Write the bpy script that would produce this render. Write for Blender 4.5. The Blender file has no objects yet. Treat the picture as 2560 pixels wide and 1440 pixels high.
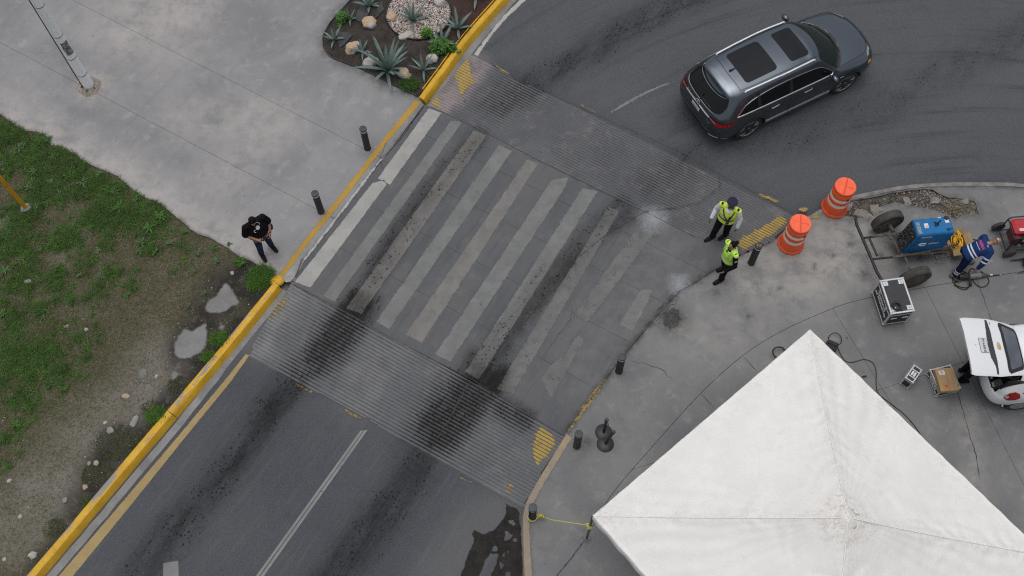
import bpy, bmesh, math, random
import numpy as np
from mathutils import Vector, Matrix, Euler
from mathutils.bvhtree import BVHTree
from mathutils.geometry import delaunay_2d_cdt
from mathutils import noise as mnoise
R = random.Random(7)
rng = np.random.default_rng(7)
PI = math.pi
SC = bpy.context.scene
COL = SC.collection

# ------------------------------------------------------------------ camera, sky, sun, exposure
cam_d = bpy.data.cameras.new('camera')
cam_d.sensor_width = 36.0
cam_d.lens = 36.0 * 2600 / 2560
cam_d.clip_start = 0.1
cam_d.clip_end = 1500
cam = bpy.data.objects.new('camera', cam_d)
COL.objects.link(cam)
cam.matrix_world = Matrix(((0.9998678, 0.01625801, 8.673617e-19, 0), (-0.01469608, 0.9038088, -0.4276841, 0), (-0.006953294, 0.4276276, 0.9039283, 21.9), (0, 0, 0, 1)))
SC.camera = cam

wd = bpy.data.worlds.new('World')
SC.world = wd
wd.use_nodes = True
wn = wd.node_tree
for n in list(wn.nodes):
    wn.nodes.remove(n)
SUN_EL, SUN_AZ = math.radians(83), math.radians(-35)     # azimuth measured from +Y towards +X
sky = wn.nodes.new('ShaderNodeTexSky')
sky.sky_type = 'NISHITA'
sky.sun_disc = False
sky.sun_elevation = SUN_EL
sky.sun_rotation = SUN_AZ
sky.air_density = 1.0
sky.dust_density = 4.0
hs = wn.nodes.new('ShaderNodeHueSaturation')            # overcast: the cloud deck is nearly grey
hs.inputs['Saturation'].default_value = 0.30
bg = wn.nodes.new('ShaderNodeBackground')
bg.inputs['Strength'].default_value = 0.13
wo = wn.nodes.new('ShaderNodeOutputWorld')
wn.links.new(sky.outputs[0], hs.inputs['Color'])
wn.links.new(hs.outputs[0], bg.inputs['Color'])
wn.links.new(bg.outputs[0], wo.inputs['Surface'])

sl = bpy.data.lights.new('sun', 'SUN')
sl.energy = 0.70
sl.angle = math.radians(60)
sl.color = (1.0, 0.975, 0.945)
sun = bpy.data.objects.new('sun', sl)
COL.objects.link(sun)
_d = Vector((math.sin(SUN_AZ) * math.cos(SUN_EL), math.cos(SUN_AZ) * math.cos(SUN_EL), math.sin(SUN_EL)))
sun.rotation_euler = _d.to_track_quat('Z', 'Y').to_euler()
sun.location = _d * 60

SC.view_settings.view_transform = 'Standard'
SC.view_settings.look = 'None'
SC.view_settings.gamma = 1
SC.view_settings.use_curve_mapping = False
SC.view_settings.exposure = 0.0
SC.cycles.use_denoising = False
SC.cycles.filter_width = 1.2
SC.cycles.max_bounces = 6
SC.cycles.transparent_max_bounces = 12

ROAD = -0.13

# ------------------------------------------------------------------ node helper
class NT:
    def __init__(s, name):
        s.m = bpy.data.materials.new(name)
        s.m.use_nodes = True
        s.t = s.m.node_tree
        s.b = s.t.nodes['Principled BSDF']
        s.out = s.t.nodes['Material Output']
        s._pos = None
    def n(s, typ, **kw):
        x = s.t.nodes.new(typ)
        for k, v in kw.items():
            setattr(x, k, v)
        return x
    def put(s, sock, v):
        if hasattr(v, 'is_output') or isinstance(v, bpy.types.NodeSocket):
            s.t.links.new(v, sock)
        elif v is not None:
            if isinstance(v, (tuple, list)) and len(v) == 3 and sock.type == 'RGBA':
                v = (*v, 1)
            sock.default_value = v
    def pos(s):
        if s._pos is None:
            s._pos = s.n('ShaderNodeNewGeometry').outputs['Position']
        return s._pos
    def obj(s):
        return s.n('ShaderNodeTexCoord').outputs['Object']
    def mapping(s, co, scale=(1, 1, 1), rot=(0, 0, 0)):      # turned first, then stretched
        x = s.n('ShaderNodeMapping', vector_type='TEXTURE')
        s.put(x.inputs['Vector'], co)
        x.inputs['Scale'].default_value = scale
        x.inputs['Rotation'].default_value = rot
        return x.outputs[0]
    def noise(s, scale, detail=4, rough=0.55, co=None, dist=0):
        x = s.n('ShaderNodeTexNoise')
        s.put(x.inputs['Vector'], co if co is not None else s.pos())
        x.inputs['Scale'].default_value = scale
        x.inputs['Detail'].default_value = detail
        x.inputs['Roughness'].default_value = rough
        x.inputs['Distortion'].default_value = dist
        return x.outputs['Fac']
    def voro(s, scale, co=None, out='Distance', feature='F1'):
        x = s.n('ShaderNodeTexVoronoi', feature=feature)
        s.put(x.inputs['Vector'], co if co is not None else s.pos())
        x.inputs['Scale'].default_value = scale
        return x.outputs[out]
    def math(s, op, a, b=None, clamp=False):
        x = s.n('ShaderNodeMath', operation=op, use_clamp=clamp)
        s.put(x.inputs[0], a)
        if b is not None:
            s.put(x.inputs[1], b)
        return x.outputs[0]
    def step(s, v, a, b):                      # smooth map of v from a..b to 0..1
        x = s.n('ShaderNodeMapRange', interpolation_type='SMOOTHSTEP')
        s.put(x.inputs['Value'], v)
        x.inputs['From Min'].default_value = a
        x.inputs['From Max'].default_value = b
        return x.outputs[0]
    def mix(s, f, a, b, blend='MIX'):
        x = s.n('ShaderNodeMix', data_type='RGBA', blend_type=blend)
        s.put(x.inputs[0], f)
        s.put(x.inputs[6], a)
        s.put(x.inputs[7], b)
        return x.outputs[2]
    def attr(s, name, color=False):
        x = s.n('ShaderNodeAttribute', attribute_name=name)
        return x.outputs['Color'] if color else x.outputs['Fac']
    def bump(s, h, strength=0.3, dist=0.01):
        x = s.n('ShaderNodeBump')
        s.put(x.inputs['Height'], h)
        x.inputs['Strength'].default_value = strength
        x.inputs['Distance'].default_value = dist
        s.t.links.new(x.outputs[0], s.b.inputs['Normal'])
    def set(s, **kw):
        for k, v in kw.items():
            s.put(s.b.inputs[k.replace('_', ' ')], v)
        return s
    def cutout(s, fac):                        # fac 1 = paint, 0 = worn away
        tr = s.n('ShaderNodeBsdfTransparent')
        mx = s.n('ShaderNodeMixShader')
        s.put(mx.inputs[0], fac)
        s.t.links.new(tr.outputs[0], mx.inputs[1])
        s.t.links.new(s.b.outputs[0], mx.inputs[2])
        s.t.links.new(mx.outputs[0], s.out.inputs['Surface'])

MATS = {}
def mat(name, col, rough=0.6, metal=0.0, var=0.12, scale=6.0, spec=0.5, coat=0.0, dirt=0.0, dirtcol=(0.16, 0.13, 0.10), bump=0.0, trans=0.0):
    """painted / plastic / metal / cloth surface with uneven tone and, where asked, dust patches"""
    if name in MATS:
        return MATS[name]
    k = NT(name)
    co = k.obj()
    f = k.noise(scale, 5, 0.6, co)
    lo = tuple(c * (1 - var) for c in col)
    hi = tuple(min(1, c * (1 + var)) for c in col)
    c = k.mix(k.step(f, 0.3, 0.7), lo, hi)
    if dirt > 0:
        g = k.step(k.noise(scale * 0.7, 8, 0.7, co), 0.62 - 0.3 * dirt, 0.85 - 0.2 * dirt)
        c = k.mix(k.math('MULTIPLY', g, min(1, dirt * 1.5)), c, dirtcol)
    k.set(Base_Color=c, Roughness=rough, Metallic=metal)
    k.b.inputs['Specular IOR Level'].default_value = spec
    k.b.inputs['Coat Weight'].default_value = coat
    if bump > 0:
        k.bump(k.noise(scale * 6, 4, 0.6, co), bump, 0.01)
    MATS[name] = k.m
    return k.m

# ------------------------------------------------------------------ mesh helpers
def tag(o, label=None, cat=None, group=None, kind=None):
    if label: o['label'] = label
    if cat: o['category'] = cat
    if group: o['group'] = group
    if kind: o['kind'] = kind
    return o

def link(name, me, mats=(), parent=None, smooth=None):
    o = bpy.data.objects.new(name, me)
    COL.objects.link(o)
    if not isinstance(mats, (list, tuple)):
        mats = [mats]
    for m in mats:
        me.materials.append(m)
    if parent is not None:
        o.parent = parent
    if smooth is not None:
        me.shade_smooth()
        if smooth < 3:
            me.set_sharp_from_angle(angle=smooth)
    return o

def thing(name, label, cat, loc=(0, 0, 0), rz=0, group=None):
    o = bpy.data.objects.new(name, None)
    COL.objects.link(o)
    o.location = loc if len(loc) == 3 else (*loc, 0)
    o.rotation_euler = (0, 0, rz)
    o.empty_display_size = 0.2
    return tag(o, label, cat, group)

def copy_tree(o, parent=None):
    c = o.copy()
    COL.objects.link(c)
    if parent is not None:
        c.parent = parent
    for ch in list(o.children):
        copy_tree(ch, c)
    return c

def frame_of(d):
    d = Vector(d).normalized()
    a = Vector((0, 0, 1)) if abs(d.z) < 0.9 else Vector((1, 0, 0))
    x = a.cross(d).normalized()
    y = d.cross(x).normalized()
    return x, y, d

class MB:
    def __init__(s):
        s.v, s.f, s.mi = [], [], []
    def add(s, vs, fs, m=0):
        b = len(s.v)
        s.v += [tuple(p) for p in vs]
        s.f += [tuple(i + b for i in f) for f in fs]
        s.mi += [m] * len(fs)
        return s
    def box(s, c, size, rz=0, bev=0.0, m=0, M=None):
        hx, hy, hz = (x / 2 for x in size)
        if bev <= 0:
            vs = [(x, y, z) for z in (-hz, hz) for x, y in ((-hx, -hy), (hx, -hy), (hx, hy), (-hx, hy))]
            fs = [(3, 2, 1, 0), (4, 5, 6, 7), (0, 1, 5, 4), (1, 2, 6, 5), (2, 3, 7, 6), (3, 0, 4, 7)]
        else:
            b = min(bev, hx * .9, hy * .9, hz * .9)
            def ring(ix, iy):
                return [(-hx + ix, -hy + iy + 0), (hx - ix, -hy + iy), (hx - ix, hy - iy), (-hx + ix, hy - iy)]
            def oct_(i, z):
                x, y = hx - i, hy - i
                k = b * 0.7
                return [(-x + k, -y, z), (x - k, -y, z), (x, -y + k, z), (x, y - k, z), (x - k, y, z), (-x + k, y, z), (-x, y - k, z), (-x, -y + k, z)]
            rr = [oct_(b, -hz), oct_(0, -hz + b), oct_(0, hz - b), oct_(b, hz)]
            vs = [p for r in rr for p in r]
            fs = [tuple(range(7, -1, -1)), tuple(range(24, 32))]
            for k in range(3):
                for i in range(8):
                    fs.append((k * 8 + i, k * 8 + (i + 1) % 8, k * 8 + 8 + (i + 1) % 8, k * 8 + 8 + i))
        if M is None:
            M = Matrix.Translation(c) @ Matrix.Rotation(rz, 4, 'Z')
        else:
            M = M @ Matrix.Translation(c) @ Matrix.Rotation(rz, 4, 'Z')
        return s.add([M @ Vector(p) for p in vs], fs, m)
    def rings(s, rings, cap=True, closed=True, m=0):
        n = len(rings[0])
        vs = [p for r in rings for p in r]
        fs = []
        for k in range(len(rings) - 1):
            for i in range(n if closed else n - 1):
                j = (i + 1) % n
                fs.append((k * n + i, k * n + j, (k + 1) * n + j, (k + 1) * n + i))
        if cap:
            fs.append(tuple(range(n - 1, -1, -1)))
            fs.append(tuple((len(rings) - 1) * n + i for i in range(n)))
        return s.add(vs, fs, m)
    def tube(s, pts, r, n=8, cap=True, m=0):
        pts = [Vector(p) for p in pts]
        rs = r if isinstance(r, (list, tuple)) else [r] * len(pts)
        rr = []
        up = None
        for i, p in enumerate(pts):
            d = (pts[min(i + 1, len(pts) - 1)] - pts[max(i - 1, 0)]).normalized()
            if up is None:
                x, y, _ = frame_of(d)
            else:
                x = (up - d * up.dot(d))
                x = x.normalized() if x.length > 1e-5 else frame_of(d)[0]
                y = d.cross(x)
            up = x
            rr.append([p + (x * math.cos(2 * PI * k / n) + y * math.sin(2 * PI * k / n)) * rs[i] for k in range(n)])
        return s.rings(rr, cap, True, m)
    def lathe(s, prof, n=24, c=(0, 0, 0), axis=(0, 0, 1), m=0, cap=True, ph=0):
        x, y, d = frame_of(axis)
        if tuple(axis) == (0, 0, 1):
            x, y = Vector((1, 0, 0)), Vector((0, 1, 0))
        c = Vector(c)
        rr = [[c + d * z + (x * math.cos(2 * PI * k / n + ph) + y * math.sin(2 * PI * k / n + ph)) * r for k in range(n)] for r, z in prof]
        return s.rings(rr, cap, True, m)
    def prism(s, poly, z0, z1, m=0):
        n = len(poly)
        a = sum(poly[i][0] * poly[(i + 1) % n][1] - poly[(i + 1) % n][0] * poly[i][1] for i in range(n))
        if a < 0:
            poly = poly[::-1]
        return s.rings([[(x, y, z0) for x, y in poly], [(x, y, z1) for x, y in poly]], True, True, m)
    def ell(s, c, r, M=None, n=12, k=8, m=0):
        rr = []
        for i in range(k + 1):
            t = -PI / 2 + PI * i / k
            q = max(0.02, math.cos(t))
            rr.append([Vector((r[0] * q * math.cos(2 * PI * j / n), r[1] * q * math.sin(2 * PI * j / n), r[2] * math.sin(t))) for j in range(n)])
        if M is not None:
            rr = [[M @ p for p in q] for q in rr]
        return s.rings([[Vector(c) + p for p in q] for q in rr], True, True, m)
    def mesh(s, name):
        me = bpy.data.meshes.new(name)
        me.from_pydata(s.v, [], s.f)
        if any(s.mi):
            me.polygons.foreach_set('material_index', s.mi)
        me.update()
        return me
    def build(s, name, mats=(), parent=None, smooth=0.6):
        return link(name, s.mesh(name), mats, parent, smooth)

def npmesh(name, V, Fq, attrs=None):
    """V (n,3) array, Fq (m,k) array of faces with k corners"""
    me = bpy.data.meshes.new(name)
    V = np.asarray(V, np.float32); Fq = np.asarray(Fq, np.int32)
    k = Fq.shape[1]
    me.vertices.add(len(V)); me.vertices.foreach_set('co', V.ravel())
    me.loops.add(Fq.size); me.loops.foreach_set('vertex_index', Fq.ravel())
    me.polygons.add(len(Fq))
    me.polygons.foreach_set('loop_start', np.arange(0, Fq.size, k, dtype=np.int32))
    me.update(calc_edges=True)
    for a, arr in (attrs or {}).items():
        arr = np.asarray(arr, np.float32)
        if arr.ndim == 2:
            at = me.attributes.new(a, 'FLOAT_COLOR', 'POINT')
            at.data.foreach_set('color', np.concatenate([arr, np.ones((len(arr), 1), np.float32)], 1).ravel())
        else:
            at = me.attributes.new(a, 'FLOAT', 'POINT')
            at.data.foreach_set('value', arr)
    return me

def inside(px, py, poly):
    """even-odd test, vectorised"""
    r = np.zeros(px.shape, bool)
    n = len(poly)
    for i in range(n):
        x0, y0 = poly[i]; x1, y1 = poly[(i + 1) % n]
        c = ((y0 > py) != (y1 > py)) & (px < (x1 - x0) * (py - y0) / ((y1 - y0) if y1 != y0 else 1e-9) + x0)
        r ^= c
    return r

def pdist(X, Y, pts):
    """distance to a polyline"""
    d = np.full(X.shape, 1e9)
    for (x0, y0), (x1, y1) in zip(pts[:-1], pts[1:]):
        dx, dy = x1 - x0, y1 - y0
        t = np.clip(((X - x0) * dx + (Y - y0) * dy) / (dx * dx + dy * dy + 1e-12), 0, 1)
        d = np.minimum(d, np.hypot(X - x0 - t * dx, Y - y0 - t * dy))
    return d

def soft(d, r0, r1):
    """1 within r0, smooth to 0 at r1"""
    t = np.clip((r1 - d) / (r1 - r0), 0, 1)
    return t * t * (3 - 2 * t)

def vnoise(X, Y, s, seed=0, octv=3):
    """value noise, vectorised"""
    tot = np.zeros(X.shape); amp = 1; nrm = 0
    for o in range(octv):
        xs = X * s + 17.3 * seed + o * 5.1; ys = Y * s - 9.7 * seed + o * 3.3
        xi = np.floor(xs).astype(np.int64); yi = np.floor(ys).astype(np.int64)
        fx = xs - xi; fy = ys - yi
        fx = fx * fx * (3 - 2 * fx); fy = fy * fy * (3 - 2 * fy)
        def h(a, b):
            n = (a * 374761393 + b * 668265263 + seed * 1442695 + o * 97) & 0x7fffffff
            n = ((n ^ (n >> 13)) * 1274126177) & 0x7fffffff
            return ((n ^ (n >> 16)) & 0xffff) / 65535.0
        v = (h(xi, yi) * (1 - fx) + h(xi + 1, yi) * fx) * (1 - fy) + (h(xi, yi + 1) * (1 - fx) + h(xi + 1, yi + 1) * fx) * fy
        tot += v * amp; nrm += amp; amp *= 0.5; s *= 2.03
    return tot / nrm

def densify(poly, step, closed=True, jit=0.0):
    out = []
    n = len(poly)
    for i in range(n if closed else n - 1):
        a = Vector(poly[i]); b = Vector(poly[(i + 1) % n])
        k = max(1, int((b - a).length / step))
        for j in range(k):
            p = a.lerp(b, j / k)
            if jit and (j or True):
                p = p + Vector((R.uniform(-jit, jit), R.uniform(-jit, jit)))
            out.append((p.x, p.y))
    if not closed:
        out.append(tuple(poly[-1]))
    return out

VIEW = (-15.5, 2.0, 15.5, 20.5)                # the stretch of ground that gets a fine mesh
def sheet(name, poly, z=0.0, cell=0.12, mats=(), parent=None, attrs=None, holes=(), zfn=None, edge=None, smooth=None):
    """flat (or gently uneven) polygon with a fine inner mesh so that wear and dirt can follow real positions"""
    bnd = densify(poly, edge or cell * 2)
    xs = [p[0] for p in bnd]; ys = [p[1] for p in bnd]
    x0, x1 = max(min(xs), VIEW[0]), min(max(xs), VIEW[2])
    y0, y1 = max(min(ys), VIEW[1]), min(max(ys), VIEW[3])
    gx, gy = np.meshgrid(np.arange(x0 + cell / 2, x1, cell), np.arange(y0 + cell / 2, y1, cell))
    gx = gx.ravel(); gy = gy.ravel()
    gx = gx + rng.uniform(-.2, .2, gx.shape) * cell; gy = gy + rng.uniform(-.2, .2, gy.shape) * cell
    keep = inside(gx, gy, poly)
    closed = list(poly) + [poly[0]]
    keep &= pdist(gx, gy, closed) > cell * 0.4
    faces = [list(range(len(bnd)))]
    verts = [Vector(p) for p in bnd]
    for h in holes:
        hb = densify(h, edge or cell * 2)
        keep &= ~inside(gx, gy, h)
        keep &= pdist(gx, gy, list(h) + [h[0]]) > cell * 0.4
        faces.append(list(range(len(verts), len(verts) + len(hb))))
        verts += [Vector(p) for p in hb]
    verts += [Vector((a, b)) for a, b in zip(gx[keep], gy[keep])]
    ov, oe, of, *_ = delaunay_2d_cdt(verts, [], faces, 2 if holes else 1, 1e-5)
    V = np.array([(v.x, v.y, 0) for v in ov]); F = np.array([f for f in of if len(f) == 3])
    ar = {}
    for k, fn in (attrs or {}).items():
        ar[k] = fn(V[:, 0], V[:, 1])
    V[:, 2] = z if zfn is None else z + zfn(V[:, 0], V[:, 1])
    # upward winding
    a, b, c = V[F[:, 0]], V[F[:, 1]], V[F[:, 2]]
    s = (b[:, 0] - a[:, 0]) * (c[:, 1] - a[:, 1]) - (b[:, 1] - a[:, 1]) * (c[:, 0] - a[:, 0])
    F[s < 0] = F[s < 0][:, ::-1]
    return link(name, npmesh(name, V, F, ar), mats, parent, smooth)

def smooth_line(pts, n=6):
    """Catmull-Rom through points"""
    P = [Vector(p) for p in pts]
    out = []
    for i in range(len(P) - 1):
        p0, p1, p2, p3 = P[max(i - 1, 0)], P[i], P[i + 1], P[min(i + 2, len(P) - 1)]
        for j in range(n):
            t = j / n
            out.append(0.5 * ((2 * p1) + (p2 - p0) * t + (2 * p0 - 5 * p1 + 4 * p2 - p3) * t * t + (3 * p1 - p0 - 3 * p2 + p3) * t ** 3))
    out.append(P[-1])
    return [tuple(p) for p in out]

def offset_line(pts, d):
    """polyline shifted to its left by d"""
    P = [Vector(p[:2]) for p in pts]
    out = []
    for i, p in enumerate(P):
        t = (P[min(i + 1, len(P) - 1)] - P[max(i - 1, 0)]).normalized()
        out.append((p.x - t.y * d, p.y + t.x * d))
    return out

def lathe_obj(name, prof, m, parent=None, n=24, c=(0, 0, 0), axis=(0, 0, 1), smooth=0.7):
    return MB().lathe(prof, n, c, axis).build(name, m, parent, smooth)

def text_obj(name, body, size, m, parent, M, bold=0.0, depth=0.001, spacing=1.0):
    cu = bpy.data.curves.new(name, 'FONT')
    cu.body = body; cu.size = size; cu.align_x = 'CENTER'; cu.align_y = 'CENTER'
    cu.offset = bold; cu.extrude = depth; cu.resolution_u = 3; cu.space_line = 0.85; cu.space_character = spacing
    tmp = bpy.data.objects.new(name, cu)
    COL.objects.link(tmp)
    dg = bpy.context.evaluated_depsgraph_get()
    me = bpy.data.meshes.new_from_object(tmp.evaluated_get(dg))
    bpy.data.objects.remove(tmp)
    me.materials.clear()
    me.transform(M)
    return link(name, me, m, parent)

def axes_matrix(o, x, y):
    x = Vector(x).normalized(); y = Vector(y); y = (y - x * y.dot(x)).normalized(); z = x.cross(y)
    return Matrix(((x.x, y.x, z.x, o[0]), (x.y, y.y, z.y, o[1]), (x.z, y.z, z.z, o[2]), (0, 0, 0, 1)))

# ================================================================== GROUND
# ---- where tyres, spills and dust have left their marks (real places on the ground, metres)
T1 = smooth_line([(-3.553, 10.229), (-3.935, 9.524), (-4.395, 8.790), (-4.937, 8.123), (-5.543, 7.335), (-6.304, 6.126), (-6.972, 5.181), (-7.617, 4.269), (-8.168, 3.468)])
T2 = smooth_line([(-0.798, 8.436), (-1.379, 7.684), (-1.856, 6.951), (-2.144, 6.145), (-2.680, 5.368), (-3.361, 4.449), (-4.059, 3.563)])
T1T = smooth_line([(-3.613, 9.915), (-3.102, 11.044), (-2.382, 12.325), (-1.625, 13.434), (-0.839, 14.587)])
T2T = smooth_line([(-0.794, 8.242), (0.080, 9.547), (0.941, 10.656), (1.930, 11.753), (2.736, 12.451)])
U1 = smooth_line([(-0.333, 15.636), (0.602, 16.242), (1.342, 16.735), (2.422, 17.491), (3.746, 18.328), (5.780, 19.450)])
U2 = smooth_line([(3.571, 13.072), (4.424, 13.863), (5.253, 14.199), (6.779, 14.407), (8.892, 15.088), (11.149, 16.285), (14.112, 17.914)])
U3 = smooth_line([(4.326, 15.055), (5.100, 14.678), (6.058, 14.243)])
def soot_fn(X, Y):
    n = 0.72 + 0.5 * vnoise(X, Y, 1.3, 3)
    rx, ry = X * math.cos(1.0) + Y * math.sin(1.0), -X * math.sin(1.0) + Y * math.cos(1.0)
    n = n * (0.55 + 0.85 * vnoise(rx * 0.16, ry, 6.0, 13))
    n2 = (0.6 + 0.8 * vnoise(X, Y, 3.0, 4)) * (0.7 + 0.6 * vnoise(rx * 0.2, ry, 7.0, 14))
    s = 0.62 * soft(pdist(X, Y, T1), 0.0, 0.92) * n
    s = np.maximum(s, 0.62 * soft(pdist(X, Y, T2), 0.0, 0.98) * n)
    s = np.maximum(s, 1.15 * soft(pdist(X, Y, [(-3.497, 10.023), (-4.053, 9.177), (-4.392, 8.741)]), 0.03, 0.80) * n2)
    s = np.maximum(s, 1.15 * soft(pdist(X, Y, [(-0.618, 8.144), (-1.111, 7.585), (-1.680, 6.948)]), 0.05, 0.92) * n2)
    s = np.maximum(s, 0.75 * soft(pdist(X, Y, [(0.218, 7.191), (-0.754, 7.767)]), 0.0, 0.55) * n2)
    s = np.maximum(s, 0.54 * soft(pdist(X, Y, T1T), 0.05, 0.60) * n)
    s = np.maximum(s, 0.60 * soft(pdist(X, Y, T2T), 0.05, 0.65) * n)
    s = np.maximum(s, 0.7 * soft(pdist(X, Y, [(-3.567, 9.935), (-3.743, 9.766)]), 0.0, 0.42) * n2)
    s = np.maximum(s, 0.6 * soft(pdist(X, Y, [(-0.525, 8.238), (-0.749, 8.023)]), 0.0, 0.45) * n2)
    s = np.maximum(s, 0.50 * soft(pdist(X, Y, U1), 0.05, 1.0) * n)
    s = np.maximum(s, 0.34 * soft(pdist(X, Y, U2), 0.1, 1.1) * n)
    s = np.maximum(s, 0.35 * soft(pdist(X, Y, U3), 0.1, 0.9) * n)
    return np.clip(s, 0, 1)
def bend_fn(X, Y):
    up = [(-1.023, 17.169), (6.851, 12.270), (14, 13.2), (26, 13.5)]
    base = np.interp(X, [p[0] for p in up], [p[1] for p in up])
    return np.clip((Y - base - 0.05) / 0.5, 0, 1) * np.clip(1 - (Y - base - 7) / 6, 0.3, 1)
def light_fn(X, Y):                            # pale worn concrete, dried dust, and a worn ramp strip's sheen painted in
    p = 1.2 * soft(pdist(X, Y, [(-0.897, 16.908), (-1.564, 15.909), (-1.968, 15.545)]), 0.15, 0.70)
    p = np.maximum(p, 0.7 * soft(pdist(X, Y, [(-5.241, 10.311), (-5.789, 9.109)]), 0.1, 0.7))
    p = np.maximum(p, 0.6 * soft(pdist(X, Y, [(-0.503, 5.075), (-0.928, 4.744), (-1.589, 3.846)]), 0.1, 1.0))
    p = np.maximum(p, 0.4 * soft(pdist(X, Y, [(-2.933, 8.667), (-3.433, 7.719)]), 0.1, 0.9))
    return np.clip(p, 0, 1)

# ---- materials
def soot_over(k, c, strength=0.95, col=(0.010, 0.0095, 0.009), crumbs=1.0):
    s = k.attr('soot')
    g = k.math('ADD', k.math('MULTIPLY', k.noise(1.0, 8, 0.75, k.mapping(k.pos(), (0.35, 0.07, 1), (0, 0, math.radians(57)))), 0.45), k.math('MULTIPLY', k.noise(34, 5, 0.8), 0.55))
    f = k.step(k.math('ADD', k.math('MULTIPLY', s, 1.12), k.math('MULTIPLY', k.math('SUBTRACT', g, 0.5), k.math('ADD', 0.15, k.math('MULTIPLY', s, 2.6)))), 0.0, 1.15)
    c = k.mix(k.math('MULTIPLY', f, strength), c, col)
    # crumbs of rubber and tar
    for sc, r in ((6.5, 0.17), (13.0, 0.24)):
        v = k.voro(sc)
        thr = k.math('MULTIPLY', k.step(s, 0.02, 0.45), r * 1.15 * crumbs)
        sp = k.math('MULTIPLY', k.step(k.math('SUBTRACT', thr, v), 0.0, 0.03), k.step(k.noise(3.1, 3), 0.42, 0.55))
        c = k.mix(k.math('MULTIPLY', sp, 0.8), c, (0.012, 0.011, 0.010))
    k.b.inputs['Specular IOR Level'].default_value = 0.12
    return c

def asphalt():
    k = NT('asphalt')
    a = k.noise(0.35, 6, 0.6)
    b = k.noise(30, 4, 0.75)
    v = k.noise(75, 2, 0.7)
    c = k.mix(k.step(a, 0.3, 0.7), (0.069, 0.075, 0.085), (0.087, 0.092, 0.100))
    c = k.mix(k.math('MULTIPLY', k.attr('bend'), 0.55), c, (0.105, 0.110, 0.117))
    c = k.mix(k.math('MULTIPLY', k.step(b, 0.52, 0.74), 0.8), c, (0.150, 0.155, 0.165))
    c = k.mix(k.step(v, 0.52, 0.72), c, (0.030, 0.033, 0.038))
    c = k.mix(k.math('MULTIPLY', k.step(k.noise(2.2, 9, 0.75), 0.52, 0.75), 0.35), c, (0.045, 0.047, 0.052))
    # pale smears along the driving direction
    st = k.noise(1.0, 6, 0.65, k.mapping(k.pos(), (1.6, 0.14, 1), (0, 0, math.radians(57))))
    c = k.mix(k.math('MULTIPLY', k.step(st, 0.5, 0.72), k.math('SUBTRACT', 0.40, k.math('MULTIPLY', k.attr('bend'), 0.4))), c, (0.115, 0.116, 0.118))
    # arcs left by cars turning round the bend
    d = k.n('ShaderNodeVectorMath', operation='SUBTRACT'); k.put(d.inputs[0], k.pos()); d.inputs[1].default_value = (11.5, 2.0, ROAD)
    ln = k.n('ShaderNodeVectorMath', operation='LENGTH'); k.put(ln.inputs[0], d.outputs[0])
    sx = k.n('ShaderNodeSeparateXYZ'); k.put(sx.inputs[0], d.outputs[0])
    an = k.math('ARCTAN2', sx.outputs[1], sx.outputs[0])
    cx = k.n('ShaderNodeCombineXYZ'); k.put(cx.inputs[0], k.math('MULTIPLY', ln.outputs['Value'], 3.2)); k.put(cx.inputs[1], k.math('MULTIPLY', an, 2.2))
    arc = k.noise(1.0, 8, 0.72, cx.outputs[0])
    c = k.mix(k.math('MULTIPLY', k.math('MULTIPLY', k.step(arc, 0.50, 0.74), 0.55), k.attr('bend')), c, (0.030, 0.031, 0.033))
    c = k.mix(k.math('MULTIPLY', k.math('MULTIPLY', k.step(arc, 0.48, 0.26), 0.32), k.attr('bend')), c, (0.125, 0.126, 0.128))
    c = k.mix(k.math('MULTIPLY', k.attr('light'), 0.8), c, (0.150, 0.148, 0.146))
    c = soot_over(k, c)
    k.set(Base_Color=c, Roughness=0.9)
    k.bump(k.math('ADD', b, k.math('MULTIPLY', v, 0.5)), 0.6, 0.008)
    return k.m

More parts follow.
